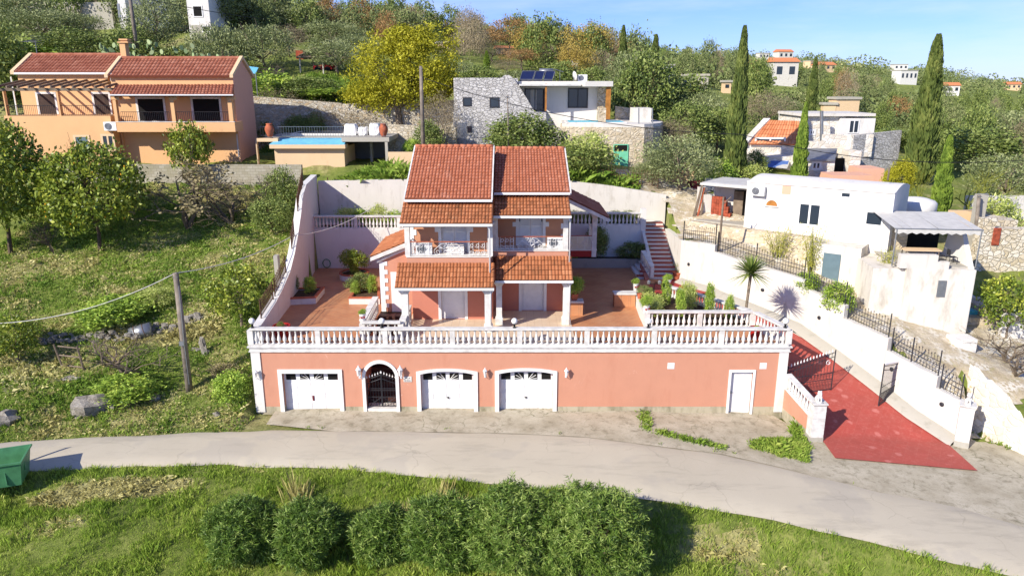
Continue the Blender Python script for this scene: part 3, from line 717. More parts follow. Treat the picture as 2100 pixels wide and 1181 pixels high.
for (a, b, zt, rise) in frames:
    n = 14
    if rise: top_o = arch(a, b, zt - rise * .75, rise, n); top_i = arch(a + fw, b - fw, zt - fw - rise * .3, rise, n)
    else: top_o = [(a, zt), (b, zt)]; top_i = [(a + fw, zt - fw), (b - fw, zt - fw)]
    m = MB(FW); m.ring([(a, ZB - .1)] + top_o + [(b, ZB - .1)], [(a + fw, ZB - .1)] + top_i + [(b - fw, ZB - .1)], -.07, .05); m.build('door_surround', M['trim'], pod)
    # sectional door
    x0, x1 = a + fw, b - fw; z0, z1 = ZB + .02, zt - fw + .1; W_ = x1 - x0; Hh = zt - fw - .07 - z0
    m = MB(FW); m.box(x0, x1, .26, .3, z0, z1)
    wz = z0 + Hh * .79; ph = Hh * .79 / 3
    for r in range(3):
        for c in range(4):
            cx_ = x0 + W_ * (c + .5) / 4; cz = z0 + ph * (r + .5)
            m.frustum(0, 0, 0, .001, .001, .001, .001, .001) if False else None
            w2, h2 = W_ * .095, ph * .3
            o_ = [(cx_ - w2, cz - h2), (cx_ + w2, cz - h2), (cx_ + w2, cz + h2), (cx_ - w2, cz + h2), (cx_ - w2, cz - h2)]
            i_ = [(p[0] * .0 + cx_ + (p[0] - cx_) * .82, cz + (p[1] - cz) * .72) for p in o_]
            m.ring(o_, i_, .245, .262); m.box(cx_ - w2 * .8, cx_ + w2 * .8, .25, .262, cz - h2 * .7, cz + h2 * .7)
        m.box(x0, x1, .252, .262, z0 + ph * (r + 1) - .012, z0 + ph * (r + 1) + .004)
    d_ = m.build('garage_door', M['trim'], pod)
    for c in range(4):
        cx_ = x0 + W_ * (c + .5) / 4; w2 = W_ * .085; za, zb_ = wz + .05, z0 + Hh - .03
        m = MB(FW); m.box(cx_ - w2, cx_ + w2, .236, .26, za, zb_); m.build('window', M['dark'], d_)
        if c in (1, 2):
            sx = cx_ + w2 if c == 1 else cx_ - w2; m = MB(FW); sg = -1 if c == 1 else 1
            for a_ in (8, 30, 52): 
                tx = math.cos(R(a_)) * w2 * 2; tz = math.sin(R(a_)) * w2 * 2; k = min(1, (zb_ - za) / max(tz, .01)); m.tube([(sx, .232, za), (sx + sg * tx * k, .232, za + tz * k)], .014, 4)
            m.build('sunburst_bar', M['trim'], d_)
    m = MB(FW); hx = x0 + W_ * .5
    if rise == 0: m.box(hx - .04, hx + .04, .22, .246, z0 + ph * 1.0, z0 + ph * 1.5)
    else: m.tube([(hx - .05, .2, z0 + ph * 1.35), (hx + .07, .2, z0 + ph * 1.35)], .018, 5); m.box(hx - .02, hx + .02, .2, .246, z0 + ph * 1.2, z0 + ph * 1.4)
    m.build('handle', M['redbrown'] if rise == 0 else M['metal'], d_)
# arched entrance: surround, steps, two iron leaves
n = 20; c_ = (ax0 + ax1) / 2; hw = (ax1 - ax0) / 2
m = MB(FW); m.ring([(ax0, ZB - .1)] + arch(ax0, ax1, azs, hw, n) + [(ax1, ZB - .1)], [(ax0 + .16, ZB - .1)] + arch(ax0 + .16, ax1 - .16, azs, hw - .16, n) + [(ax1 - .16, ZB - .1)], -.07, .05); m.build('arch_surround', M['trim'], pod)
m = MB(FW); m.box(ax0 + .16, ax1 - .16, -.25, .02, ZB - .1, ZB + .06); m.box(ax0 + .16, ax1 - .16, -.02, .7, ZB + .06, ZB + .24); m.build('doorstep', M['marble'], pod)
for s_ in (-1, 1):
    xa, xb = (ax0 + .2, c_ - .015) if s_ < 0 else (c_ + .015, ax1 - .2)
    m = MB(FW); zb0 = ZB + .28; yy = .16
    hz = lambda x: zb0 + 1.42 + .30 * (1 - abs(x - c_) / hw) ** 1.3
    for x in (xa, xb): m.box(x - .022, x + .022, yy - .02, yy + .02, zb0, hz(x))
    for z in (zb0 + .02, zb0 + .5, zb0 + .85, zb0 + .95): m.box(xa, xb, yy - .012, yy + .012, z, z + .03)
    for dz in (-.02, -.22): m.tube([(xa + (xb - xa) * k / 6, yy, hz(xa + (xb - xa) * k / 6) + dz) for k in range(7)], .018, 4)
    for k in range(1, 5): x = xa + (xb - xa) * k / 5; m.tube([(x, yy, zb0), (x, yy, hz(x) + .06)], .011, 4)
    m.tube([(xa, yy, zb0), (xb, yy, zb0 + .5)], .01, 4); m.tube([(xb, yy, zb0), (xa, yy, zb0 + .5)], .01, 4)
    lf = m.build('gate_leaf', M['metal'], pod)
    m = MB(FW)
    for k in range(6): x = xa + (xb - xa) * k / 5; m.lathe([(.012, 0), (.035, .05), (.012, .12), (.001, .17)], (x, yy, hz(x) + .04), 5)
    m.build('spearhead', M['trim'], lf)
# side door and vents
m = MB(FW); m.ring([(dx0, ZB - .1), (dx0, dzt), (dx1, dzt), (dx1, ZB - .1)], [(dx0 + .12, ZB - .1), (dx0 + .12, dzt - .12), (dx1 - .12, dzt - .12), (dx1 - .12, ZB - .1)], -.05, .05); m.build('door_surround', M['trim'], pod)
m = MB(FW); m.box(dx0 + .12, dx1 - .12, .12, .17, ZB - .05, dzt - .1); sd = m.build('side_door', M['trim'], pod)
m = MB(FW); m.tube([(dx0 + .22, .09, -2.5), (dx0 + .34, .09, -2.5)], .014, 5); m.box(dx0 + .2, dx0 + .24, .1, .121, -2.58, -2.42); m.build('handle', M['galv'], sd)
for px in (1376, 1565):
    c = P_(px, 750); m = MB(FW); m.box(c.x - .17, c.x + .17, -.012, .0, c.z - .16, c.z + .16)
    for k in range(5): m.box(c.x - .14, c.x + .14, -.022, -.011, c.z - .13 + k * .055, c.z - .1 + k * .055)
    m.build('vent_cover', M['trim'], pod)
# inside of the arch: side walls and the stair climbing to the porch
STX0, STX1, STY0, STY1 = ax0 + .05, ax1 - .05, 34.4, 38.6
m = MB(); m.box(STX0 - .12, STX0, FY + .36, STY1, -4.2, -.06); m.box(STX1, STX1 + .12, FY + .36, STY1, -4.2, -.06); m.build('stairwell_wall', M['pinkd'], pod)
m = MB(); ns_ = 13
for k in range(ns_): m.box(STX0, STX1, STY0 + (STY1 - STY0) * k / ns_, STY1 + .3, -3.32 + k * .255, -3.32 + (k + 1) * .255 - .0)
m.build('stair', M['stepd'], pod)
# side wall of the podium along the drive
SIDE = [(XR, FY + .3), (12.6, 36.3), (11.9, 37.5), (11.1, 38.8), (10.2, 40.1), (9.2, 41.3), (8.4, 42.0)]
m = MB(); m.sweep([(x - .12, y, 0) for x, y in SIDE], [(-.15, -4.2), (.15, -4.2), (.15, -.055), (-.15, -.055)]); m.build('side_wall', M['pink'], pod)
# floors of the terrace
def deck(name, poly, z1, z0, mat, lab):
    m = MB(); m.prism(poly, z0, z1); return tag(m.build(name, M[mat]), lab, name.replace('_', ' '), None, 'structure')
pl = [(XL, FY + .05), (STX0, FY + .05), (STX0, 50.4), (-13.5, 50.4)] + LW[::-1][2:-1]
deck('terrace_floor', [(XL + .4, FY + .05), (STX0, FY + .05), (STX0, 49.6), (-13.55, 49.6), (-13.05, 44.5), (-12.8, 40), (-12.55, 36.5)], 0, -.25, 'terrace', 'terracotta tiled terrace floor left of the villa')
deck('terrace_floor', [(STX0, FY + .05), (STX1, FY + .05), (STX1, STY0), (STX0, STY0)], 0, -.25, 'terrace', 'terracotta tiles at the foot of the sunken stair')
deck('terrace_floor', [(STX1, FY + .05)] + SIDE[:] + [(8.4, 50.4), (STX1, 50.4)], 0, -.25, 'terrace', 'terracotta tiled terrace floor right of the villa')
deck('terrace_floor', [(8.4, 42.0), (9.2, 45.6), (10.7, 46.2), (10.7, 51.5), (8.4, 51.5)], 0, -.25, 'terrace', 'terracotta tiles in front of the garden stair')
deck('porch_floor', [(-5.5, FY + .15), (3.15, FY + .15), (3.15, 39.2), (-5.5, 39.2)], .024, .004, 'porchf', 'cream tiled porch floor between villa and front rail')
balustrade('long white balustrade over the garage doors', [(XL + .05, FY + .02, 0), (XR - .05, FY + .02, 0)], posts=8, per=11, group=None)
for px, lb in ((517, 'left corner post beside the slope'), (783, 'rail in front of the sunken stair'), (1055, 'rail in front of the villa porch'), (1330, 'rail just below the planter corner'), (1611, 'right corner post above the drive')):
    globe(px, 'white globe lamp on the %s' % lb)
for px, py, lb in ((527, 762, 'at the left corner pilaster'), (737, 757, 'left of the arched entrance'), (822, 757, 'right of the arched entrance'), (995, 759, 'between the two arched garage doors'), (1161, 759, 'right of the last garage door')):
    lantern(px, py, 'white wall lantern %s' % lb, sc=1.15 if px in (737, 822) else .9)
# name plaque
p = P_(836, 777); pq = thing('name_plaque', 'white marble plaque reading VILLA beside the arched entrance', 'plaque', (p.x, FY, p.z))
m = MB(FW); m.box(p.x - .2, p.x + .2, -.03, -.001, p.z - .14, p.z + .14); m.build('slab', M['marble'], pq)
for row, (txt, sz) in enumerate((('VILLA', .11), ('BORELI', .1))):
    cu = bpy.data.curves.new('lettering', 'FONT'); cu.body = txt; cu.size = sz; cu.align_x = 'CENTER'; cu.extrude = .002
    tmp = bpy.data.objects.new('tmp', cu); COL.objects.link(tmp); me = bpy.data.meshes.new_from_object(tmp); bpy.data.objects.remove(tmp)
    me.transform(Matrix.Translation((0, -.033, (.02, -.105)[row])) @ Matrix.Rotation(R(90), 4, 'X')); o = link('lettering', me, M['metal'], pq)
# ---------------------------------------------------------------- drive, gate wall, boundary walls
def wb(t):
    """point at fraction along WALLB (from the stair end)"""
    n = len(WALLB) - 1; i = min(int(t), n - 1); f = t - i; a, b = WALLB[i], WALLB[i+1]; return Vector((a[0] + (b[0]-a[0]) * f, a[1] + (b[1]-a[1]) * f))
m = MB(); rr = []
fL, fR = rd(1712, 942), rd(2004, 968)
LFT = [(fL.x, fL.y), (14.45, 31.1), (14.0, 32.3), (13.62, 33.7), (13.2, 35.0), (12.7, 36.4), (12.0, 37.7), (11.2, 39.0), (10.3, 40.3), (9.3, 41.5), (8.6, 42.4), (8.6, 45.0)]
RGT = []
for t in (9, 9, 8.5, 8, 7.4, 6.8, 6.0, 5.4, 4.6, 3.4, 2.4, 1.3):
    q = wb(t); nxt = wb(max(0, t - .3)); prv = wb(min(9, t + .3)); d = (nxt - prv).normalized(); nn = Vector((d.y, -d.x)) if False else Vector((-d.y, d.x))
    RGT.append(q + nn * .62 if (nn.x < 0) else q - nn * .62)
RGT[0] = Vector((fR.x, fR.y))
NS = 8
def zd2(x, y, r): return max(float(zdrive(y)), -9) if r else float(zroad(x)) + .05
rows = []
for i in range(len(LFT) - 1):
    for s in range(4):
        f = s / 4; rows.append((Vector(LFT[i]).lerp(Vector(LFT[i+1]), f), RGT[i].lerp(RGT[i+1], f), i + f))
rows.append((Vector(LFT[-1]), RGT[-1], 11))
for a, b, i in rows:
    for k in range(NS + 1):
        q = a.lerp(b, k / NS); z = float(zdrive(q.y)); zr = float(zroad(q.x)) + .085
        z = max(z, zr) if i > .9 else zr * (1 - i) + max(z, zr) * i
        m.v.append((q.x, q.y, z + .006))
m.f = [(i*(NS+1)+k, i*(NS+1)+k+1, (i+1)*(NS+1)+k+1, (i+1)*(NS+1)+k) for i in range(len(rows)-1) for k in range(NS)]; m.a = [.5] * len(m.f)
tag(m.build('driveway', M['drive'], None, True), 'brick red painted driveway curving up to the terrace', 'driveway', None, 'structure')
m = MB(); kp = [tuple(wb(t)) for t in np.linspace(9.06, 1.2, 30)]; 
ks = []
for i, q in enumerate(kp):
    a = Vector(kp[max(0, i-1)]); b = Vector(kp[min(29, i+1)]); d = (b - a).normalized(); nn = Vector((-d.y, d.x)); z = float(zdrive(q[1]))
    z = max(z, float(zroad(q[0])) + .05)
    ks += [(q[0] + nn.x * .7, q[1] + nn.y * .7, z - .05), (q[0] + nn.x * .62, q[1] + nn.y * .62, z + .05), (q[0] + nn.x * .1, q[1] + nn.y * .1, z + .22), (q[0] - nn.x * .1, q[1] - nn.y * .1, z + .24)]
m.v = ks; m.f = [(i*4+k, (i+1)*4+k, (i+1)*4+k+1, i*4+k+1) for i in range(29) for k in range(3)]; m.a = [.5] * len(m.f)
tag(m.build('kerb', M['conc'], None, True), 'sloping concrete kerb along the white boundary wall', 'kerb', None, 'structure')
# white boundary wall, stepped top
tops = []   # (t along WALLB, z top before, z top after)
def ztop(t, px, py): q = wb(t); return atY(px, py, q.y).z
T = [(0, 2.62), (1, 3.02), (3.0 - .35, 2.93)]
bw = thing('boundary_wall', 'long white stepped wall along the red driveway', 'wall', (WALLB[-1][0], WALLB[-1][1], -3.8))
segs = [(0, 2.65, 2.55, 2.95), (2.65, 5.0, 2.45, 1.62), (5.0, 6.0, .78, .88), (6.0, 7.0, .18, -.02), (7.0, 8.35, -.66, -1.05), (8.35, 9.0, -1.62, -1.86)]
segs = [(0, 2.65, 2.5, 2.85), (2.65, 5.0, 2.42, 1.66), (5.0, 6.0, .78, .9), (6.0, 7.0, .2, -.04), (7.0, 8.35, -.68, -1.03), (8.35, 9.0, -1.62, -1.84)]
segs[2] = (5.0, 6.0, 1.2, .9)
for ta, tb, za, zb_ in segs:
    m = MB(); k = 8; pa = [wb(ta + (tb - ta) * i / k) for i in range(k + 1)]; vs = []
    for i, q in enumerate(pa):
        d = (pa[min(k, i+1)] - pa[max(0, i-1)]).normalized(); nn = Vector((-d.y, d.x)); zt = za + (zb_ - za) * i / k + .02 * math.sin(i * 2.1)
        for s_ in (0, 1): 
            qq = q + nn * (.3 * s_); vs += [(qq.x, qq.y, -4.6), (qq.x, qq.y, zt)]
    fs = []
    for i in range(k): o = i*4; fs += [(o, o+4, o+5, o+1), (o+2, o+3, o+7, o+6), (o+1, o+5, o+7, o+3)]
    fs += [(0, 1, 3, 2), (4*k, 4*k+2, 4*k+3, 4*k+1)]
    m.add(vs, fs); m.build('wall_section', M['whitew'], bw)
for t in (1.6, 4.0, 5.45, 7.2, 8.55):
    q = wb(t); d = (wb(t + .1) - wb(t - .1)).normalized(); F = frame(q.x, q.y, float(zdrive(q.y)) + 1.25, math.atan2(d.y, d.x)); m = MB(F @ Matrix.Rotation(R(90), 4, 'X'))
    m.lathe([(.11, 0), (.11, .04), (.06, .06)], n=10); m.build('bulkhead_light', M['metal'], bw)
PIL = []
def pillar(x, y, z0, z1, lab, a=0, cap=.34):
    F = frame(x, y, 0, a); t = thing('gate_pillar', lab, 'pillar', (x, y, z0), 0, 'lion pillars of the driveway gate')
    m = MB(F); m.box(-.3, .3, -.3, .3, z0 - .3, z0 + .25); m.build('plinth', M['conc'], t)
    m = MB(F); k = 5; h = (z1 - .12 - z0 - .25) / k
    for i in range(k): m.box(-.29, .29, -.29, .29, z0 + .25 + i * h, z0 + .25 + (i + 1) * h - .015); m.box(-.275, .275, -.275, .275, z0 + .25 + (i + 1) * h - .015, z0 + .25 + (i + 1) * h)
    m.build('shaft', M['trimw'], t)
    m = MB(F); m.frustum(0, 0, z1 - .12, z1 - .04, .29, .29, cap, cap); m.box(-cap, cap, -cap, cap, z1 - .04, z1); m.build('cap', M['trimw'], t)
    return F
def lion(F, z, lab):
    """small seated lion"""
    o = F @ Vector((0, 0, z)); t = thing('lion_statue', lab, 'statue', tuple(o), 0, 'seated lions on the gate pillars')
    m = MB(F); m.box(-.12, .12, -.24, .2, z, z + .05)
    def ell(c, r, n=10):
        vs = []; fs = []
        for i in range(7):
            th = math.pi * i / 6
            for k in range(n): ph = 2*math.pi*k/n; vs.append((c[0] + r[0]*math.sin(th)*math.cos(ph), c[1] + r[1]*math.sin(th)*math.sin(ph), z + c[2] + r[2]*math.cos(th)))
        fs = [(i*n+k, i*n+(k+1) % n, (i+1)*n+(k+1) % n, (i+1)*n+k) for i in range(6) for k in range(n)]; m.add(vs, fs)
    ell((0, .08, .16), (.11, .13, .13)); ell((0, -.02, .26), (.09, .1, .17)); ell((0, -.06, .42), (.11, .1, .12)); ell((0, -.13, .43), (.07, .09, .08)); ell((0, -.2, .41), (.045, .05, .04))
    for s_ in (-1, 1):
        m.tube([(s_*.06, -.1, z + .32), (s_*.065, -.13, z + .16), (s_*.065, -.15, z + .06), (s_*.065, -.2, z + .06)], [.045, .038, .034, .03], 7)
        ell((s_*.1, .06, .12), (.05, .11, .08)); m.tube([(s_*.1, .0, z + .07), (s_*.1, -.1, z + .06)], .03, 6); ell((s_*.07, -.05, .52), (.025, .02, .03))
    m.tube([(0, .2, z + .08), (.08, .24, z + .1), (.1, .2, z + .2), (.07, .19, z + .24)], [.02, .018, .016, .03], 6)
    m.build('figure', M['trimw'], t, True)
FPl = pillar(14.12, 31.05, -3.72, -1.78, 'white block pillar at the left end of the driveway mouth')
lion(FPl, -1.78, 'white lion statue on the pillar by the pink gate wall')
q = WALLB[-1]; FPr = pillar(q[0] + .1, q[1] - .25, -3.85, -1.8, 'white block pillar ending the long boundary wall by the lane', R(-30))
lion(FPr, -1.8, 'white lion statue on the pillar ending the long boundary wall')
gw = thing('gate_wall', 'short salmon wall stepping from the garage corner to the gate pillar', 'wall', (13.6, 32.4, -3.7))
m = MB(); A2, B2 = Vector((13.62, 33.55)), Vector((14.05, 31.35)); d = (B2 - A2).normalized(); nn = Vector((-d.y, d.x)) * .14
def slab2(m, A2, B2, z0a, z0b, z1a, z1b, w_):
    d = (B2 - A2).normalized(); nn = Vector((-d.y, d.x)) * w_; vs = []
    for q, z0, z1 in ((A2, z0a, z1a), (B2, z0b, z1b)):
        for s_ in (-1, 1): vs += [(q.x + nn.x*s_, q.y + nn.y*s_, z0), (q.x + nn.x*s_, q.y + nn.y*s_, z1)]
    m.add(vs, [(0,4,5,1),(2,3,7,6),(1,5,7,3),(0,2,6,4),(0,1,3,2),(4,6,7,5)])
slab2(m, A2, B2, -3.25, -3.4, -2.24, -2.72, .13); m.build('wall_panel', M['pink'], gw)
m = MB(); slab2(m, A2, B2, -4.2, -4.3, -3.25, -3.4, .134); m.build('plinth', M['plinth'], gw)
balustrade('short sloping white balustrade on the gate wall', [(A2.x, A2.y, -2.24), (B2.x, B2.y, -2.72)], H_=.8, posts=1, per=8, base=.06, rail=.12, group=None)
def drive_gate(lab, h0, h1, hgt0, hgt1, G_=None):
    h0, h1 = Vector(h0), Vector(h1); t = thing('driveway_gate', lab, 'gate', tuple(h0), 0, 'open iron gates of the drive'); m = MB(); n = 15; up = Vector((0, 0, 1))
    top = lambda f: h0.lerp(h1, f) + up * (hgt0 + (hgt1 - hgt0) * f)
    for f in (0, 1): m.tube([h0.lerp(h1, f), top(f) + up * .12], .032, 4)
    for off in (0, .22): m.tube([top(0) - up * off, top(.5) - up * (off + .03), top(1) - up * off], .02, 4)
    for zz in (.06, .62, .95): m.tube([h0 + up * zz, h1 + up * zz], .02, 4)
    for i in range(1, n): f = i / n; m.tube([h0.lerp(h1, f) + up * .06, top(f) + up * .03], .011, 4)
    for i in range(0, n): f = (i + .5) / n; m.tube([h0.lerp(h1, f) + up * .06, h0.lerp(h1, f) + up * .62], .009, 4)
    m.build('bars', M['metal'], t)
    m = MB()
    for i in range(1, n): f = i / n; p = top(f) + up * .03; m.lathe([(.012, 0), (.04, .06), (.015, .14), (.001, .2)], tuple(p), 5)
    m.build('spearhead', M['trim'], t)
    if G_:
        p = h0.lerp(h1, .86) + up * (hgt0 + (hgt1 - hgt0) * .86 - .42); d = (h1 - h0).normalized(); m = MB()
        m.tube([p + d * (.1 * math.cos(a)) + up * (.11 * math.sin(a)) + Vector((0, -.03, 0)) for a in np.linspace(R(50), R(350), 12)], .016, 4); m.tube([p + Vector((0, -.03, 0)), p + d * .1 + Vector((0, -.03, 0)), p + d * .1 - up * .06 + Vector((0, -.03, 0))], .016, 4)
        m.build('monogram', M['trim'], t)
drive_gate('open iron gate leaf with white spearheads by the garage corner', (13.75, 34.0, -2.85), (16.25, 34.5, -2.72), 1.5, 2.05, True)
ha, hb = onz(1834, 818, lambda x, y: float(zdrive(y))), onz(1801, 834, lambda x, y: float(zdrive(y)))
drive_gate('iron gate leaf folded open beside the long boundary wall', (ha.x + .15, ha.y + .3, ha.z + .05), (hb.x, hb.y, hb.z + .06), 1.75, 2.1)
# iron railings on the wall
def topz(t):
    for a, b, za, zb_ in segs:
        if a <= t <= b: return za + (zb_ - za) * (t - a) / (b - a)
    return segs[-1][3]
lbs = ['above the garden stair', 'behind the bare potted plant', 'behind the palm crown', 'above the palm shadow', 'beside the round bush', 'beside the concrete yard', 'above the open gate leaf', 'by the lion pillar']
for (a, b), lb in zip([(1.0, 2.6), (2.7, 3.75), (3.75, 4.95), (5.05, 5.95), (6.05, 6.95), (7.05, 7.6), (7.6, 8.3), (8.4, 8.9)], lbs):
    qa, qb = wb(a), wb(b); d = (qb - qa).normalized(); nn = Vector((-d.y, d.x)) * .16
    za = [s for s in segs if s[0] <= a + .01 and a < s[1]][0]; f = lambda t: za[2] + (za[3] - za[2]) * (min(t, za[1]) - za[0]) / (za[1] - za[0])
    iron_fence('dark iron railing on the boundary wall %s' % lb, (qa.x + nn.x, qa.y + nn.y, f(a)), (qb.x + nn.x, qb.y + nn.y, f(b)), .85, .16, posth=1.25)
# left boundary wall
lw = thing('boundary_wall', 'pale pink wall climbing the grassy slope left of the terrace', 'wall', (-13, 34, -3.5))
tp = [(33.9, .9), (34.6, .92), (37.3, 1.12), (38.8, 1.35), (40.9, 1.85), (42.3, 2.6), (43.5, 3.5), (44.8, 4.6), (45.9, 5.5), (47.5, 6.0), (52.3, 6.05)]
m = MB(); vs = []
ys = sorted(set([33.62, 33.9] + [a for a, _ in tp] + [42.29, 43.49, 45.89]))
for y in ys:
    x = float(np.interp(y, [q[1] for q in LW], [q[0] for q in LW])); z = float(np.interp(y, [a for a, _ in tp], [b for _, b in tp]))
    for xx in (x - .42, x): vs += [(xx, y, -4.6), (xx, y, z)]
k = len(ys) - 1; fs = []
for i in range(k): o = i*4; fs += [(o, o+1, o+5, o+4), (o+2, o+6, o+7, o+3), (o+1, o+3, o+7, o+5)]
m.add(vs, fs + [(0, 2, 3, 1), (4*k, 4*k+1, 4*k+3, 4*k+2)]); m.build('wall_section', M['white'], lw)
for (ya, yb, lb) in ((35, 37.6, 'lowest run beside the terrace corner'), (38, 40.8, 'middle run above the flower bed'), (42.6, 43.4, 'short steep run by the cable'), (44.9, 47.4, 'upper run below the block wall')):
    xa = float(np.interp(ya, [q[1] for q in LW], [q[0] for q in LW])) - .22; xb = float(np.interp(yb, [q[1] for q in LW], [q[0] for q in LW])) - .22; g = lambda y: float(np.interp(y, [a for a, _ in tp], [b for _, b in tp]))
    iron_fence('weathered railing on the left boundary wall, %s' % lb, (xa, ya, g(ya)), (xb, yb, g(yb)), .85, .14, 'railings on the left boundary wall', 'rusty', 1.0)
# back walls, planter bed behind
def wall_thing(name, lab, mat, pts, z0, z1, w_=.3, cat='wall'):
    t = thing(name, lab, cat, (pts[0][0], pts[0][1], z0)); m = MB()
    for i in range(len(pts) - 1):
        a, b = Vector(pts[i][:2]), Vector(pts[i+1][:2]); slab2(m, a, b, z0, z0, z1[i] if hasattr(z1, '__len__') else z1, z1[i+1] if hasattr(z1, '__len__') else z1, w_ / 2)
    m.build('wall_section', M[mat], t); return t
wall_thing('retaining_wall', 'white wall below the rear balustrade, left of the villa', 'white', [(-13.7, 49.3), (-4.6, 49.3)], -.3, 2.72)
wall_thing('retaining_wall', 'white wall below the rear balustrade, right of the villa', 'white', [(1.0, 50.6), (9.2, 50.6)], -.3, 2.72)
balustrade('white balustrade on the rear wall left of the villa', [(-13.6, 49.3, 2.72), (-4.8, 49.3, 2.72)], posts=3, per=11, group=None)
balustrade('white balustrade on the rear wall right of the villa', [(1.2, 50.6, 2.72), (9.1, 50.6, 2.72)], posts=3, per=9, group=None)
wall_thing('retaining_wall', 'tall grey stained wall behind the oleander bed on the left', 'whitew', [(-13.8, 52.2), (-9, 52.25), (-1, 52.2)], -.3, [5.62, 5.72, 5.75])
wall_thing('retaining_wall', 'tall white wall stepping down behind the garden stair', 'whitew', [(-1, 52.9), (4.2, 52.9), (7.2, 52.8), (11.1, 52.6)], -.3, [5.7, 5.55, 5.2, 4.6])
m = MB(); m.box(-13.6, -4.6, 49.5, 52.1, 2.3, 2.5); m.box(1, 9.1, 50.8, 52.8, 2.3, 2.5); tag(m.build('flower_bed', M['soil']), 'soil bed behind the rear balustrades', 'flower bed', None, 'structure')
# garden stair
st = thing('garden_stair', 'red and white garden stair rising beside the long wall', 'stairs', (10, 46, 0))
N_ = 14; rz_ = 2.8 / N_
for k in range(N_):
    y = 46.2 + k * (51.6 - 46.2) / N_; m = MB(); x0 = 8.95 if k < 3 else 9.3
    m.box(x0 - (.25 * (3 - k) if k < 3 else 0), 10.72 + (.1 if k < 3 else 0), y, 52.3, k * rz_, (k + 1) * rz_ - .04); m.build('riser', M['white'], st)
    m = MB(); m.box(x0 - (.25 * (3 - k) if k < 3 else 0) - .02, 10.72 + (.1 if k < 3 else 0), y - .03, y + .42, (k + 1) * rz_ - .04, (k + 1) * rz_); m.build('tread', M['stepred'], st)
m = MB(); m.box(9.1, 9.3, 46.9, 52.3, 0, .25); m.yz([(46.9, 0), (52.3, 0), (52.3, 3.0), (51.8, 3.0), (46.9, .9)], 9.08, 9.28); m.build('stair_wall', M['white'], st)
m = MB(); m.box(9.0, 9.35, 50.4, 50.9, 0, 3.9); m.build('post', M['white'], st)
balustrade('short white balustrade beside the foot of the garden stair', [(8.75, 47.6, .75), (9.05, 45.95, .15)], H_=.85, posts=1, per=5, base=.06, rail=.1, group=None)
m = MB(); m.yz([(47.8, 0), (45.8, 0), (45.8, .14), (47.8, .74)], 8.62, 8.88); m.build('stair_cheek', M['pinkd'], st)
# low planter wall at the back right
wall_thing('planter', 'long grey low planter wall in the shade behind the villa', 'conc', [(3.2, 49.3), (9.0, 49.3)], -.1, .62, .25, 'planter')
m = MB(); m.box(3.1, 9.0, 49.42, 50.45, .2, .5); tag(m.build('flower_bed', M['soil']), 'shaded soil of the rear planter', 'flower bed', None, 'structure')
# front right planter garden
pg = thing('planter', 'triangular garden planter inside white balustrades above the drive', 'planter', (10, 38, 0))
m = MB(); m.sweep([(7.05, 36.35, 0), (7.1, 38.2, 0), (7.3, 41.6, 0)], [(-.12, 0), (.12, 0), (.12, .62), (-.12, .62)]); m.build('parapet', M['white'], pg)
m = MB(); m.prism([(7.1, 36.5), (12.35, 36.5), (11.7, 37.5), (10.9, 38.8), (10.0, 40.0), (9.0, 41.2), (7.3, 41.5)], .004, .3); m.build('soil_bed', M['soil'], pg)
balustrade('white balustrade in front of the garden planter', [(7.05, 36.35, 0), (12.55, 36.35, 0)], posts=2, per=9, group=None)
balustrade('short white balustrade from the planter to the front rail', [(12.65, 36.2, 0), (13.35, 33.9, 0)], posts=1, per=8, group=None, ends=False)
balustrade('curved white balustrade along the drive behind the planter', [(12.4, 36.6, 0), (11.8, 37.5, 0), (11.0, 38.8, 0), (10.1, 40.1, 0), (9.1, 41.3, 0)], posts=2, per=13, group=None)
# stairwell balustrades
balustrade('small white balustrade closing the sunken stair', [(STX0 - .1, 34.6, 0), (STX1 + .1, 34.6, 0)], posts=1, per=5, group=None)
balustrade('slanting white balustrade on the left of the sunken stair', [(STX0 - .15, 34.9, 0), (STX0 - .1, 38.4, .18)], posts=1, per=11, group=None)
balustrade('white balustrade between porch column and sunken stair', [(STX1 + .15, 34.9, 0), (STX1 + .12, 37.4, 0)], posts=1, per=8, group=None)
# piers
for x, y, w_, lab in ((7.0 - .55, 40.3, .6, 'orange pier with white top beside the planter parapet'), (3.45, 38.7, .45, 'orange pier with white top by the right porch column')):
    t = thing('pier', lab, 'pier', (x, y, 0)); m = MB(); m.box(x - w_, x + w_, y - .25, y + .3, 0, .72); m.build('body', M['terrace'], t)
    m = MB(); m.box(x - w_ - .04, x + w_ + .04, y - .3, y + .34, .72, .8); m.build('cap', M['marble'], t)
# garden beds on the left terrace
def bed(lab, poly, h=.42):
    t = thing('flower_planter', lab, 'planter', (sum(p[0] for p in poly)/len(poly), sum(p[1] for p in poly)/len(poly), 0), 0, 'low planters on the left terrace')
    c = Vector((sum(p[0] for p in poly)/len(poly), sum(p[1] for p in poly)/len(poly))); n = len(poly); inn = [tuple(c + (Vector(p) - c) * .86) for p in poly]
    for nm, o_, i_, z0, z1, mt in (('kerb_wall', poly, inn, 0, h - .07, 'white'), ('coping', [tuple(c + (Vector(p) - c) * 1.03) for p in poly], [tuple(c + (Vector(p) - c) * .84) for p in poly], h - .07, h, 'terra')):
        m = MB(); vs = [(p[0], p[1], z0) for p in o_] + [(p[0], p[1], z0) for p in i_] + [(p[0], p[1], z1) for p in o_] + [(p[0], p[1], z1) for p in i_]; fs = []
        for i in range(n): j = (i+1) % n; fs += [(i, j, 2*n+j, 2*n+i), (n+j, n+i, 3*n+i, 3*n+j), (2*n+i, 2*n+j, 3*n+j, 3*n+i)]
        m.add(vs, fs); m.build(nm, M[mt], t)
    m = MB(); m.prism(inn, .004, h - .12); m.build('soil_bed', M['soil'], t)
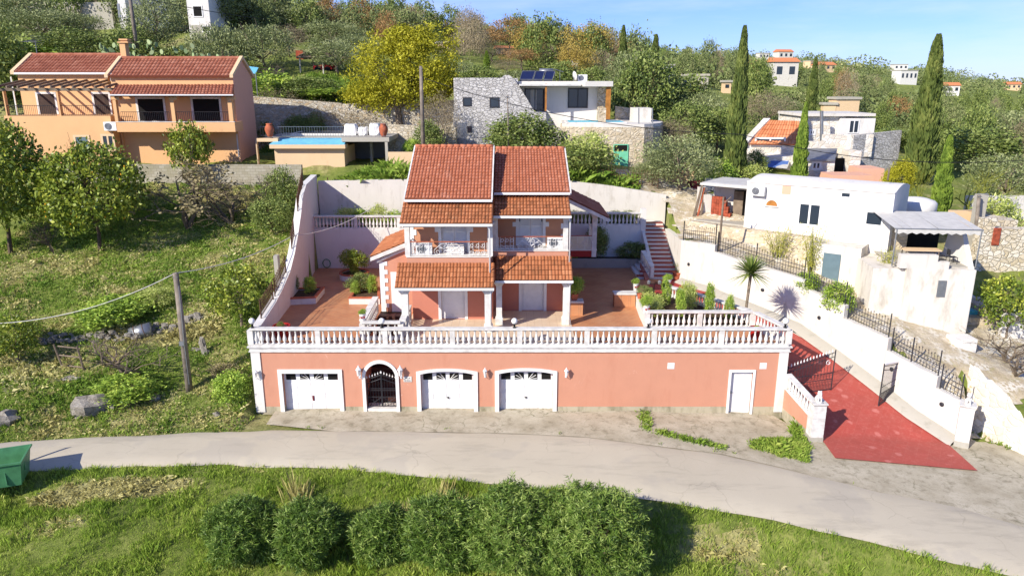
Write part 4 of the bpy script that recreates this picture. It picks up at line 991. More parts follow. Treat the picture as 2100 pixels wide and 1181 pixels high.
b1 = [atZ(px, py, 0) for px, py in ((583, 626), (648, 623), (666, 601), (600, 604))]
bed('white kerbed flower planter against the left wall', [(p.x, p.y) for p in b1])
b2 = [atZ(px, py, 0) for px, py in ((716, 624), (779, 624), (779, 602), (728, 606))]
bed('low white planter beside the annex wall', [(p.x, p.y) for p in b2])
cc = atZ(727, 570, 0); bed('round white planter in the middle of the left terrace', [(cc.x + .95 * math.cos(a), cc.y + 1.0 * math.sin(a)) for a in np.linspace(0, 2*math.pi, 17)[:-1]])
# ---------------------------------------------------------------- the villa
vl = thing('villa', 'two storey salmon villa with orange tiled roofs and white trim', 'house', (-1, 42, 0))
def V(name, mb, mat, smooth=None, parent=None): return mb.build(name, M[mat], parent or vl, smooth)
LX0, LX1, LY = -5.35, -1.02, 37.7
RX0, RX1, RY = -1.02, 3.0, 39.2
lr = lambda Y: 6.68 + (8.82 - 6.68) / 4.8 * (Y - 37.5)
rr_ = lambda Y: 6.81 + (8.58 - 6.81) / 4.84 * (Y - 39.0)
# walls with gables
def wing(x0, x1, y0, y1, zf, yr, zr, ops):
    m = MB(frame(0, y0, 0)); wall_open(m, x0, x1, 0, zf, 0, .25, ops)
    m.F = None
    for xa in (x0, x1 - .25): m.yz([(y0 + .25, 0), (y1, 0), (y1, zf), (yr, zr - .12), (y0 + .25, zf + .05)], xa, xa + .25)
    m.box(x0 + .25, x1 - .25, y1 - .25, y1, 0, zf); return m
dl0, dl1 = px2x(905, LY, 1), px2x(953, LY, 1)
ul0, ul1 = px2x(905, LY, 5), px2x(957, LY, 5)
dr0, dr1 = px2x(1070, RY, 1), px2x(1115, RY, 1)
ur0, ur1 = px2x(1064, RY, 5), px2x(1113, RY, 5)
for nm, x0, x1, Y, d0, d1, u0, u1, ye, yr, zr, zf in (('l', LX0, LX1, LY, dl0, dl1, ul0, ul1, 46.8, 42.3, 8.82, 6.6), ('r', RX0, RX1, RY, dr0, dr1, ur0, ur1, 48.4, 43.84, 8.58, 6.75)):
    m = MB(frame(0, Y, 0)); wall_open(m, x0, x1, 3.3, zf, 0, .25, [(u0, u1, 3.72, 5.95, 0)]); V('upper_front_wall', m, 'pinku'); m = MB(frame(0, Y, 0)); wall_open(m, x0, x1, 0, 3.3, 0, .25, [(d0, d1, .03, 2.35, 0)]); m.F = None
    m.yz([(Y + .25, 0), (ye, 0), (ye, zf), (yr, zr - .14), (Y + .25, zf + .05)], x0, x0 + .25); m.yz([(Y + .25, 0), (ye, 0), (ye, zf), (yr, zr - .14), (Y + .25, zf + .05)], x1 - .25, x1)
    m.box(x0 + .25, x1 - .25, ye - .25, ye, 0, zf); V('wall', m, 'pinkd')
    # shutters doors lower and upper
    for a, b, z0, z1 in ((d0, d1, .03, 2.35), (u0, u1, 3.72, 5.95)):
        F = frame(0, Y, 0); m = MB(F); m.ring([(a - .16, z0), (a - .16, z1 + .14), (b + .16, z1 + .14), (b + .16, z0)], [(a, z0), (a, z1), (b, z1), (b, z0)], -.03, .06)
        if z0 > 3:
            for xx in (a - .34, b + .16): m.box(xx, xx + .18, -.029, .0, z0 + 1.1, z0 + 1.35)
        V('door_surround', m, 'trim')
        mid = (a + b) / 2
        if z0 < 1:
            m = MB(F); m.box(a, b, .1, .14, z0, z1)
            for k in range(9): m.box(a, b, .094, .101, z0 + .25 * k + .02, z0 + .25 * k + .235)
            V('roller_shutter', m, 'trim'); continue
        for s0, s1 in ((a, mid - .006), (mid + .006, b)):
            m = MB(F); m.box(s0, s0 + .07, .1, .15, z0, z1); m.box(s1 - .07, s1, .1, .15, z0, z1); zc_ = (z0 + z1) / 2
            for zz in (z0, zc_ - .05, z1 - .09): m.box(s0 + .07, s1 - .07, .1, .15, zz, zz + .09)
            for k in range(34):
                z = z0 + .1 + (z1 - z0 - .2) * k / 34
                if abs(z + .03 - zc_) > .07: m.add([(s0 + .07, .105, z), (s1 - .07, .105, z), (s1 - .07, .122, z + .058), (s0 + .07, .122, z + .058)], [(0, 1, 2, 3)])
            m.box(s0 + .02, s1 - .02, .125, .14, z0, z1)
            sh = V('shutter', m, 'trim')
            if z0 > 3: m = MB(F); xx = s0 + .05 if s0 == a else s1 - .05; m.box(xx - .02, xx + .02, .08, .101, z0 + 1.35, z0 + 1.6); V('hinge', m, 'black', None, sh)
# balcony slabs, upper columns, roofs, rails
def skirt(nm, A, B, C, D, mat):
    m = MB(); tile_roof(m, A, B, C, D); V(nm, m, mat)
def gutter(x0, x1, y, z):
    m = MB(); m.sweep([(x0, y, z), (x1, y, z)], [(-.07, -.10), (.05, -.10), (.05, .0), (.03, 0), (.03, -.08), (-.05, -.08), (-.05, .02), (-.07, .02)]); V('gutter', m, 'alu')
# left
skirt('porch_roof', (-5.9, 35.4, 2.42), (-.9, 35.4, 2.42), (-.9, 36.72, 3.38), (-5.9, 36.72, 3.38), 'tileo')
skirt('porch_roof', (-.87, 36.55, 2.5), (3.15, 36.55, 2.5), (3.15, 37.93, 3.46), (-.87, 37.93, 3.46), 'tileo')
skirt('balcony_roof', (-5.62, 36.05, 5.56), (-.98, 36.05, 5.56), (-.98, 37.7, 6.42), (-5.62, 37.7, 6.42), 'tileo')
skirt('balcony_roof', (-.93, 37.35, 5.74), (3.05, 37.35, 5.74), (3.05, 39.2, 6.5), (-.93, 39.2, 6.5), 'tileo')
skirt('main_roof', (-5.5, 37.35, lr(37.35)), (-1.06, 37.35, lr(37.35)), (-1.06, 42.3, 8.82), (-5.5, 42.3, 8.82), 'tile')
skirt('main_roof', (-.96, 38.85, rr_(38.85)), (3.08, 38.85, rr_(38.85)), (3.08, 43.84, 8.58), (-.96, 43.84, 8.58), 'tile')
m = MB(); m.add([(-5.5, 42.3, 8.84), (-1.0, 42.3, 8.84), (-1.0, 47, 6.7), (-5.5, 47, 6.7)], [(0,1,2,3)], .5); m.add([(-.96, 43.84, 8.6), (3.08, 43.84, 8.6), (3.08, 48.6, 6.8), (-.96, 48.6, 6.8)], [(0,1,2,3)], .5); V('rear_roof', m, 'tile')
m = MB(); ridge_caps(m, (-5.5, 42.3, 8.87), (-1.1, 42.3, 8.87)); ridge_caps(m, (-.96, 43.84, 8.63), (3.08, 43.84, 8.63)); V('ridge_cap', m, 'tile', True)
for x, f, ye, yr in ((-5.53, lr, 37.3, 42.3), (-1.03, lr, 37.3, 42.3), (3.12, rr_, 38.8, 43.84)):
    m = MB(); m.yz([(ye, f(ye) - .12), (yr, f(yr) - .12), (yr, f(yr) + .075), (ye, f(ye) + .075)], x - .035, x + .035); back = 47 if f is lr else 48.6
    m.yz([(yr, f(yr) - .12), (back, f(yr) - .12 - .466 * (back - yr)), (back, f(yr) + .1 - .466 * (back - yr)), (yr, f(yr) + .1)], x - .035, x + .035); V('verge_board', m, 'trimw')
for x0, x1, Y, z0, z1, pr in ((-5.5, -1.0, LY, 6.42, 6.66, .22), (-.96, 3.08, RY, 6.5, 6.78, .22)):
    m = MB(); m.box(x0, x1, Y - pr, Y + .002, z0 + .06, z1 - .06); m.box(x0 - .02, x1 + .02, Y - pr - .1, Y + .004, z1 - .06, z1); V('cornice', m, 'trimw')
gutter(-5.5, -1.02, 37.3, lr(37.3) - .02); gutter(-.96, 3.08, 38.8, rr_(38.8) - .02)
gutter(-5.64, -.98, 36.0, 5.55); gutter(-.95, 3.07, 37.3, 5.73); gutter(-5.92, -.9, 35.35, 2.41); gutter(-.87, 3.17, 36.5, 2.49)
for x0, x1, y0, y1, z0 in ((-5.42, -1.1, 36.74, 37.7, 3.36), (-1.0, 2.98, 37.95, 39.2, 3.42)):
    m = MB(); m.box(x0, x1, y0, y1 + .02, z0, z0 + .32); V('balcony_slab', m, 'pink')
    m = MB(); m.box(x0 - .03, x1 + .03, y0 - .04, y1, z0 + .32, z0 + .37); V('balcony_edge', m, 'marble')
for x0, x1, y0, y1, z in ((-5.75, -.95, 35.5, 37.7, 2.28), (-.85, 3.05, 36.65, 39.2, 2.36)):
    m = MB(); m.box(x0, x1, y0, y0 + .22, z, z + .12); m.box(x0, x1, y0 + .22, y1, z + .04, z + .12); V('porch_beam', m, 'trimw')
def column(x, y, z0, z1, w0=.17, base=True):
    m = MB(); F = frame(x, y, 0); m.F = F
    if base: m.box(-w0 * 1.35, w0 * 1.35, -w0 * 1.35, w0 * 1.35, z0, z0 + .3); m.frustum(0, 0, z0 + .3, z0 + .42, w0 * 1.35, w0 * 1.35, w0, w0)
    zz = z0 + (.42 if base else 0); m.box(-w0, w0, -w0, w0, zz, z1 - .25); m.frustum(0, 0, z1 - .25, z1 - .08, w0, w0, w0 * 1.6, w0 * 1.4); m.box(-w0 * 1.7, w0 * 1.7, -w0 * 1.5, w0 * 1.5, z1 - .08, z1)
    V('column', m, 'trimw')
column(-5.45, 35.75, .02, 2.28); column(-1.22, 35.75, .02, 2.28); column(-.68, 36.95, .02, 2.36, .15); column(2.86, 36.95, .02, 2.36)
for x, y, z1 in ((-5.38, 36.92, 5.5), (-1.12, 36.92, 5.5), (-.88, 38.1, 5.66), (2.84, 38.1, 5.66)): column(x, y, 3.73, z1, .13, False)
m = MB(); m.box(-5.5, -1.0, 36.2, 36.4, 5.36, 5.5); m.box(-.95, 3.05, 37.5, 37.7, 5.56, 5.68); V('eaves_beam', m, 'trimw')
for x, y, z0, z1 in ((-1.13, 36.05, 2.4, 5.45), (-1.08, 35.45, .05, 2.35), (3.03, 37.45, 2.6, 5.6), (3.02, 36.6, .05, 2.4)):
    m = MB(); m.tube([(x - .1, y, z1), (x, y + .1, z1 - .2), (x, y + .12, z0)], .04, 8); V('downpipe', m, 'alu', True)
def rail(x0, x1, y, z0, z1, lab, style=0):
    m = MB(); m.box(x0, x1, y - .03, y + .03, z1 - .04, z1); hr = V('handrail', m, 'terra')
    m = MB(); w_ = x1 - x0; h = z1 - .06 - z0; c = (x0 + x1) / 2; T3 = lambda pp: [(a, y, b) for a, b in pp]; r = .013
    m.box(x0, x1, y - .012, y + .012, z0 + .03, z0 + .055)
    for x in (x0 + .03, x0 + w_ * .24, x0 + w_ * .76, x1 - .03): m.tube([(x, y, z0), (x, y, z1 - .03)], r * 1.2, 4)
    m.tube([(c, y, z0), (c, y, z1 - .05)], r, 4)
    for s_ in (-1, 1):
        m.tube(T3([(c + s_ * w_ * .02, z0 + h * .95), (c + s_ * w_ * .1, z0 + h * .9), (c + s_ * w_ * .19, z0 + h * .45)] + spiral(c + s_ * w_ * .15, z0 + h * .28, h * .24, 1.3, 0 if s_ > 0 else math.pi, -s_)), r, 4)
        m.tube(T3(spiral(c + s_ * w_ * .045, z0 + h * .72, h * .2, 1.2, R(90), s_)), r, 4)
        m.tube(T3(spiral(c + s_ * w_ * .05, z0 + h * .25, h * .2, 1.2, R(270), -s_)), r, 4)
        m.tube(T3([(c, z0 + h * .3), (c + s_ * w_ * .14, z0 + h * .75)]), r, 4); m.tube(T3([(c + s_ * w_ * .09, z0 + h * .58), (c + s_ * w_ * .13, z0 + h * .56)]), r, 4)
        for k in range(3):
            cx_ = c + s_ * w_ * (.29 + .075 * k)
            m.tube(T3(spiral(cx_, z0 + h * .78, h * .18, 1.2, R(200), 1)), r, 4); m.tube(T3(spiral(cx_, z0 + h * .26, h * .18, 1.2, R(20), -1)), r, 4); m.tube(T3([(cx_ + s_ * .08, z0 + .05), (cx_ + s_ * .08, z0 + h)]), r * .8, 4)
    V('balcony_railing', m, 'trim')
rail(-5.24, -1.25, 36.84, 3.74, 4.5, ''); rail(-.74, 2.7, 38.05, 3.8, 4.52, '')
for x in (-5.24,): m = MB(); m.box(x - .03, x + .02, 36.9, 37.7, 4.45, 4.5); [m.tube([(x, 36.95 + k * .13, 3.75), (x, 36.95 + k * .13, 4.45)], .012, 4) for k in range(6)]; V('balcony_side_rail', m, 'trim')
m = MB(frame(0, 0, 0))
quoins(m, LX0 + .0, 3.75, 6.3, LY, 1); quoins(m, LX1, 3.75, 6.3, LY, -1, .2, .12); quoins(m, RX1, 3.8, 6.4, RY, -1); V('quoin', m, 'trim')
# annex on the left
AY = 39.1; ax_, bx_ = px2x(781, AY, 1), LX0
m = MB(); m.xz([(ax_, 0), (bx_, 0), (bx_, 3.95), (ax_, 3.1)], AY, AY + .25); m.box(ax_, ax_ + .25, AY + .25, 43.4, 0, 3.08); m.xz([(ax_, 0), (bx_, 0), (bx_, 3.95), (ax_, 3.1)], 43.4, 43.6); V('annex_wall', m, 'pink')
m = MB(); tile_roof(m, (ax_ - .4, 38.85, 3.22), (ax_ - .4, 44.0, 3.22), (bx_, 44.0, 4.2), (bx_, 38.85, 4.2)); V('annex_roof', m, 'tileo')
m = MB(); m.xz([(ax_ - .42, 2.98), (bx_, 3.92), (bx_, 4.17), (ax_ - .42, 3.18)], 38.78, 38.86); m.xz([(ax_ - .1, 2.86), (bx_, 3.72), (bx_, 3.92), (ax_ - .1, 3.0)], 38.95, 39.09); V('annex_fascia', m, 'trimw')
m = MB(); quoins(m, ax_, 0.02, 2.95, AY, 1, .44, .26, .24); V('quoin', m, 'trim')
m = MB(); m.box(px2x(803, AY, 1), px2x(829, AY, 1) + .1, AY - .03, AY + .05, 0.01, 2.3); an = V('annex_door', m, 'trim')
# side balcony on the right
SY = 45.2
m = MB(); m.box(3.0, 5.15, 43.6, SY + 2.6, 2.1, 2.5); V('side_balcony', m, 'maroon')
m = MB(); m.box(3.0, 5.18, 43.55, SY + 2.65, 2.5, 2.55); V('balcony_edge', m, 'marble')
m = MB(); tile_roof(m, (5.75, 43.0, 4.62), (5.75, 48.4, 4.62), (3.02, 48.4, 5.95), (3.02, 43.0, 5.95)); V('side_roof', m, 'tile')
m = MB(); m.xz([(3.02, 5.68), (5.78, 4.36), (5.78, 4.56), (3.02, 5.88)], 42.93, 43.0); V('side_fascia', m, 'trimw')
m = MB(); m.sweep([(5.8, 43, 4.5), (5.8, 48.4, 4.5)], [(-.06, -.09), (.06, -.09), (.06, 0), (-.06, 0)]); V('gutter', m, 'alu')
for y in (43.7,): column(5.0, y, 2.1, 4.75, .14, False)
m = MB(); x0, x1, y, z0, z1 = 3.1, 4.85, 43.66, 2.6, 3.42; m.box(x0, x1, y - .025, y + .025, z1 - .04, z1); V('handrail', m, 'maroon')
m = MB()
for cx_, s_ in ((3.5, 1), (4.4, -1)): m.tube([(a, y, b) for a, b in spiral(cx_, 2.95, .24, 1.4, R(90), s_)], .013, 4); m.tube([(a, y, b) for a, b in spiral(cx_ - s_ * .1, 3.2, .12, 1.2, 0, -s_)], .013, 4)
m.tube([(3.2, y, 3.3), (3.95, y, 2.7), (4.7, y, 3.3)], .013, 4); m.tube([(x0, y, 2.62), (x1, y, 2.62)], .014, 4)
for k in range(5): m.tube([(x0 + (x1 - x0) * k / 4, y, 2.55), (x0 + (x1 - x0) * k / 4, y, 3.4)], .012, 4)
V('balcony_railing', m, 'trim')
m = MB(); m.box(5.08, 5.13, 43.7, 47.8, 3.38, 3.43); [m.tube([(5.1, 43.9 + k * .25, 2.55), (5.1, 43.9 + k * .25, 3.4)], .012, 4) for k in range(16)]; V('side_railing', m, 'trim')
# air conditioners and box on the balconies
def aircon(x, y, z, w_, lab, F=None, a=0, group='white air conditioner units'):
    F = F or frame(x, y, z, a); o = F @ Vector((0, 0, 0)); t = thing('air_conditioner', lab, 'air conditioner', tuple(o), 0, group)
    h = w_ * .68; m = MB(F); m.box(0, w_, 0, w_ * .34, 0, h); m.build('casing', M['alu'], t)
    m = MB(F @ Matrix.Translation((w_ * .36, -.004, h * .5)) @ Matrix.Rotation(R(90), 4, 'X')); m.lathe([(w_ * .27, 0), (w_ * .27, .012), (w_ * .25, .02)], n=18)
    m.build('fan_grille', M['galv'], t)
    m = MB(F @ Matrix.Translation((w_ * .36, -.03, h * .5)) @ Matrix.Rotation(R(90), 4, 'X'))
    for r_ in (.08, .14, .2, .26): m.tube([(w_ * r_ * math.cos(a), w_ * r_ * math.sin(a), 0) for a in np.linspace(0, 2*math.pi, 17)], .006, 3)
    m.build('fan_guard', M['metal'], t)
aircon(-5.0, 37.05, 3.76, .85, 'air conditioner at the left end of the left balcony', group=None)
aircon(1.9, 38.3, 3.82, .85, 'air conditioner at the right end of the right balcony', group=None)
m = MB(); m.box(-3.4, -2.5, 37.15, 37.45, 3.76, 4.2); m.frustum(-2.95, 37.3, 4.2, 4.24, .45, .15, .43, .13)
tag(m.build('storage_box', M['pot']), 'white storage box on the left balcony', 'box')
# garden hose reel
hp = atY(670, 540, 49.1); t = thing('garden_hose', 'green coiled hose hanging on the rear terrace wall', 'hose', (hp.x, 49.1, hp.z)); m = MB()
m.tube([(hp.x + (.24 + .01 * (k % 5)) * math.cos(k * .5), 49.08 - .004 * (k % 9), hp.z + .3 * math.sin(k * .5)) for k in range(64)], .022, 5); m.build('coil', M['dump'], t, True)
# ---------------------------------------------------------------- neighbours
def pr(pxl, pxr, pyt, pyb, Y):
    a, b = atY(pxl, pyt, Y), atY(pxr, pyb, Y); return a.x, b.x, b.z, a.z
def pbox(pxl, pxr, pyt, pyb, Y, D, mb=None, dn=0):
    x0, x1, z0, z1 = pr(pxl, pxr, pyt, pyb, Y); mb = mb or MB(); mb.box(x0, x1, Y, Y + D, z0 - dn, z1); return mb
def pwin(parent, pxl, pxr, pyt, pyb, Y, frame_mat='trim', glass='glass', fw=.07, mull=1, name='window', F=None, proud=.05, sill=False):
    if F is None: F = frame(0, Y, 0); x0, x1, z0, z1 = pr(pxl, pxr, pyt, pyb, Y)
    else: (x0, z1), (x1, z0) = hitF(pxl, pyt, F), hitF(pxr, pyb, F)
    m = MB(F); m.box(x0, x1, -.015, .0, z0, z1); w_ = m.build(name, M[glass], parent)
    m = MB(F); m.ring([(x0, z0), (x0, z1), (x1, z1), (x1, z0), (x0, z0)], [(x0 + fw, z0 + fw), (x0 + fw, z1 - fw), (x1 - fw, z1 - fw), (x1 - fw, z0 + fw), (x0 + fw, z0 + fw)], -proud, .0)
    for k in range(1, mull + 1): x = x0 + (x1 - x0) * k / (mull + 1); m.box(x - fw * .4, x + fw * .4, -proud, -.014, z0 + fw, z1 - fw)
    m.build('frame', M[frame_mat], w_)
    if sill: m = MB(F); m.box(x0 - .08, x1 + .08, -.14, 0, z0 - .07, z0 - .002); m.build('sill', M[frame_mat], w_)
    return w_
def roofpx(mb, e0, e1, r0, r1, Ye, Yr, **k):
    tile_roof(mb, atY(e0[0], e0[1], Ye), atY(e1[0], e1[1], Ye), atY(r1[0], r1[1], Yr), atY(r0[0], r0[1], Yr), **k)
# ---- apricot house
YA, YB = 56.6, 58.3
ah = thing('apricot_house', 'apricot house with tiled roofs, pergola and balconies above the block wall', 'house', (-26, 58, 6.3))
m = MB(); x0, x1, z0, z1 = pr(238, 487, 250, 335, YB); zt = pr(230, 482, 158, 250, YB)[3]; RX = pr(230, 486, 158, 250, YB)[1]
LXh = pr(232, 480, 200, 300, YB)[0]
m.box(LXh, RX, YB, YB + 4.2, 5.8, zt); V5 = lambda nm, mb, mt, p=ah, s=None: mb.build(nm, M[mt], p, s); V5('wall', m, 'peach')
m = pbox(8, 240, 238, 335, 57.2, 9, dn=.8); V5('ground_floor', m, 'peach')
m = pbox(35, 232, 150, 240, 60.2, 6, dn=.5); V5('upper_wall', m, 'peach')
fx0, fx1, fz0, fz1 = pr(238, 483, 251, 271, YA); m = MB(); m.box(fx0, fx1, YA, YB + .01, fz0, fz0 + .25); m.box(fx0, fx1, YA, YA + .15, fz0 + .25, fz1); m.box(fx1 - .15, fx1, YA + .15, YB, fz0 + .25, fz1); V5('balcony', m, 'peach')
m = MB(); m.box(fx0 - .02, fx1 + .02, YA - .02, YA + .17, fz1, fz1 + .04); V5('coping', m, 'trimw')
for a, b in ((283, 338), (396, 452)): pwin(ah, a - 6, b + 6, 199, 252, YB, 'trimw', 'dark', .16, 0, 'balcony_door')
for a, b in ((77, 118), (192, 228)): pwin(ah, a - 5, b + 5, 189, 242, 60.2, 'trimw', 'woodd', .16, 0, 'balcony_door')
for a in (237, 355, 473):
    m = pbox(a - 7, a + 6, 205, 251, YA, .32); x0, x1, z0, z1 = pr(a - 9, a + 8, 199, 205, YA); m.box(x0, x1, YA - .04, YA + .36, z0, z1); V5('column', m, 'peach')
m = MB(); roofpx(m, (225, 196), (477, 194), (237, 175), (480, 174), YA - .5, YB, tw=.26, tl=.5, amp=.06); V5('balcony_roof', m, 'tiled')
m = pbox(226, 476, 195, 199, YA - .35, .2); V5('eaves_beam', m, 'woodd')
m = pbox(224, 478, 194, 196.5, YA - .6, .08); V5('gutter', m, 'alu')
rzb = atY(355, 157, YB - .3).z; e0, e1 = atY(225, 157, YB - .3), atY(484, 157, YB - .3); yr = YB + 2.2; rzt = atY(370, 121, yr).z
m = MB(); tile_roof(m, e0, (RX, YB - .3, rzb), (RX, yr, rzt), (LXh - .1, yr, rzt), tw=.27, tl=.5, amp=.06); V5('main_roof', m, 'tiled')
m = MB(); m.yz([(YB, zt), (YB + 4.2, zt), (yr, rzt - .05)], RX - .3, RX); V5('gable', m, 'peachd')  # shaded side's tone painted into the gable colour
m = MB(); m.box(RX, RX + .012, YB, YB + 4.2, 5.8, zt); V5('side_wall', m, 'peachd')  # thin skin; its pinker colour paints the tone of the shaded side
for xx in (LXh - .15, RX + .02):
    m = MB()
    m.yz([(YB - .35, rzb - .1), (yr, rzt), (yr, rzt + .22), (YB - .35, rzb + .14)], xx - .12, xx + .14); m.yz([(yr, rzt), (YB + 4.5, rzb - .1), (YB + 4.5, rzb + .14), (yr, rzt + .22)], xx - .12, xx + .14); V5('verge', m, 'cream')
m = MB(); m.add([(LXh, yr, rzt), (RX, yr, rzt), (RX, YB + 4.6, rzb), (LXh, YB + 4.6, rzb)], [(0,1,2,3)], .4); V5('rear_roof', m, 'tiled')
m = MB(); ridge_caps(m, (LXh, yr, rzt + .05), (RX, yr, rzt + .05), .14); V5('ridge_cap', m, 'tiled')
ye2 = 59.9; a0, a1 = atY(28, 149, ye2), atY(230, 151, ye2); yr2 = 62.6; zr2 = atY(150, 114, yr2).z
m = MB(); tile_roof(m, a0, (a1.x, ye2, a0.z), (a1.x, yr2, zr2), (a0.x, yr2, zr2), tw=.27, tl=.5, amp=.06); V5('left_roof', m, 'tiled')
m = MB(); m.add([(a0.x, yr2, zr2), (a1.x, yr2, zr2), (a1.x, 66.4, a0.z - .3), (a0.x, 66.4, a0.z - .3)], [(0,1,2,3)], .4); V5('rear_roof', m, 'tiled')
m = MB(); ridge_caps(m, (a0.x, yr2, zr2 + .05), (a1.x, yr2, zr2 + .05), .14); V5('ridge_cap', m, 'tiled')
m = MB(); m.yz([(ye2 - .05, a0.z - .15), (yr2, zr2 - .1), (yr2, zr2 + .2), (ye2 - .05, a0.z + .12)], a0.x - .25, a0.x + .05); V5('verge', m, 'cream')
m = pbox(28, 230, 149, 153, 59.82, .1); V5('gutter', m, 'alu')
m = pbox(244, 260, 88, 122, 61.9, .6); x0, x1, z0, z1 = pr(241, 263, 86, 88.5, 61.85); m.box(x0, x1, 61.8, 62.6, z0, z1); x0, x1, z0, z1 = pr(243, 261, 80, 83, 61.85); m.box(x0, x1, 61.85, 62.55, z0, z1); m.box(x0 + .08, x1 - .08, 61.95, 62.45, z0 - .15, z0); V5('chimney', m, 'peach')
# pergola
for a in (10, 120): V5('pergola_post', pbox(a - 6, a + 6, 187, 240, 57.25, .3), 'peach')
m = MB(); x0, x1, z0, z1 = pr(-4, 232, 181, 187, 57.3); m.box(x0, x1, 57.2, 57.4, z0, z1); V5('pergola_beam', m, 'wood')
m = MB()
for k in range(11): x = x0 + .2 + (x1 - x0 - .4) * k / 10; m.yz([(56.7, z1), (60.2, z1 + .5), (60.2, z1 + .66), (56.7, z1 + .16)], x - .05, x + .05)
V5('pergola_slat', m, 'wood')
def metal_rail(parent, p0, p1, h, gap=.14, mat='metal', r=.014):
    p0, p1 = Vector(p0), Vector(p1); m = MB(); n = max(2, int((p1 - p0).length / gap)); U = Vector((0, 0, 1))
    for i in range(n + 1): m.tube([p0.lerp(p1, i / n), p0.lerp(p1, i / n) + U * h], r, 4)
    for z in (.08, h): m.tube([p0 + U * z, p1 + U * z], r * 1.4, 4)
    return m.build('railing', M[mat], parent)
metal_rail(ah, atY(18, 239, 57.35), atY(116, 239, 57.35), .8); metal_rail(ah, atY(127, 239, 57.35), atY(232, 239, 57.35), .8)
metal_rail(ah, (fx0 + .4, YA + .1, fz1), (atY(348, 250, YA).x, YA + .1, fz1), .75); metal_rail(ah, (atY(362, 250, YA).x, YA + .1, fz1), (fx1 - .4, YA + .1, fz1), .75)
pwin(ah, 150, 189, 277, 314, 57.2, 'cream', 'greyd', .16, 0, 'window'); pwin(ah, 206, 239, 275, 311, 57.2, 'cream', 'glass', .16, 1, 'window')
m = pbox(251, 256, 273, 335, YB - .14, .1); V5('downpipe', m, 'peach')
for a, b in ((23, 32), (228, 234)): V5('corner_pilaster', pbox(a, b + 3, 158, 240, 60.15, .06), 'trimw')
V5('corner_pilaster', pbox(484, 491, 275, 322, YB - .04, .05), 'trimw')
aircon(0, 0, 0, .95, 'air conditioner beside the balcony of the apricot house', frame(atY(216, 268, 57.0).x, 56.85, atY(216, 268, 57.0).z), group=None)
aw = atY(497, 220, 61.5); 
t = thing('antenna', 'tv aerial on the left roof of the apricot house', 'antenna', tuple(atY(76, 114, 62.5))); p = atY(76, 114, 62.5); q = atY(72, 84, 62.5); m = MB(); m.tube([p - Vector((0, 0, .5)), q], .03, 5); V5('mast', m, 'galv', t)
m = MB(); l = atY(48, 86, 62.5)
for k in range(7): x = l.x + (q.x - l.x) * k / 6; m.tube([(x, 62.2, l.z + .02 * k), (x, 62.9, l.z + .02 * k)], .014, 4)
m.tube([l, (q.x + .1, 62.5, q.z - .1)], .02, 4)
for k in range(6): m.tube([(q.x, 62.0, q.z + .35 - k * .17), (q.x + .25, 63, q.z + .35 - k * .17)], .014, 4)
V5('aerial', m, 'galv', t)
# block wall
wall_thing('block_wall', 'grey concrete block wall between the orchard slope and the apricot house', 'block', [(atY(70, 340, 56).x, 56), (atY(619, 340, 55.4).x, 55.4)], 3.6, [6.42, 6.42], .3)
# ---- pool deck next door
pdk = thing('pool_deck', 'raised concrete pool deck with pale blue overflow channel and dark bay below', 'pool', (-15, 59, 6))
YP = 57.4
m = pbox(562, 708, 303, 348, YP, 4, dn=1); V5('wall', m, 'cream', pdk)
m = pbox(552, 708, 297, 305, YP - .45, 1.0); V5('channel_lip', m, 'cream', pdk)
c0, c1 = atY(552, 296.5, YP - .45), atY(706, 296.5, YP - .45); m = MB(); m.add([(c0.x, YP - .44, c0.z + .004), (c1.x, YP - .44, c0.z + .004), (c1.x - .1, YP + 1.3, c0.z + .36), (c0.x + .2, YP + 1.3, c0.z + .36)], [(0,1,2,3)]); m.box(c0.x, c1.x, YP - .449, YP + .5, c0.z - .08, c0.z + .002); V5('overflow_channel', m, 'blue', pdk)
m = pbox(700, 798, 282, 291, YP, 7); V5('slab', m, 'conc', pdk)
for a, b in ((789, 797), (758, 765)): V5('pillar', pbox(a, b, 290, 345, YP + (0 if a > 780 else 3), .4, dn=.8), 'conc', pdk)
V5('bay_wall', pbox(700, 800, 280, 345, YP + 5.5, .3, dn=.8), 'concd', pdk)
zdk = atY(700, 282, YP).z
x0 = atY(528, 283, YP).x; x1 = atY(700, 283, YP).x
m = MB(); m.box(x0, x1, YP + 1.3, YP + 7, zdk - .35, zdk - .1); V5('deck', m, 'conc', pdk)
m = MB(); m.box(atY(575, 283, YP).x, x1 - .3, YP + 2.6, YP + 5.5, zdk - .09, zdk + .12); V5('pool_rim', m, 'marble', pdk)
m = MB(); m.box(atY(585, 283, YP).x, x1 - .6, YP + 2.9, YP + 5.2, zdk - .08, zdk + .125); V5('water', m, 'solar', pdk)
V5('pillar', pbox(524, 531, 291, 345, YP + .3, .3, dn=.8), 'cream', pdk); V5('beam', pbox(524, 570, 284, 291, YP + .3, .4), 'cream', pdk)
metal_rail(pdk, (x0, YP + .8, zdk), (x1, YP + .8, zdk), .75, .2, 'galv'); metal_rail(pdk, (x1, YP + .2, zdk), (atY(795, 283, YP).x, YP + .2, zdk), 1.0, .3, 'galv', .01)
for px, lb in ((554, 'left'), (787, 'right')):
    p = atY(px, 282, YP + .5); t = thing('clay_urn', 'large terracotta urn with a plant at the %s end of the pool deck' % lb, 'urn', (p.x, YP + .5, zdk), 0, 'clay urns on the pool deck')
    m = MB(); m.lathe([(.15, 0), (.2, .1), (.34, .45), (.36, .62), (.28, .82), (.2, .92), (.26, 1.0), (.22, 1.02)], (p.x, YP + .5, zdk), 14); V5('body', m, 'terra', t, True)
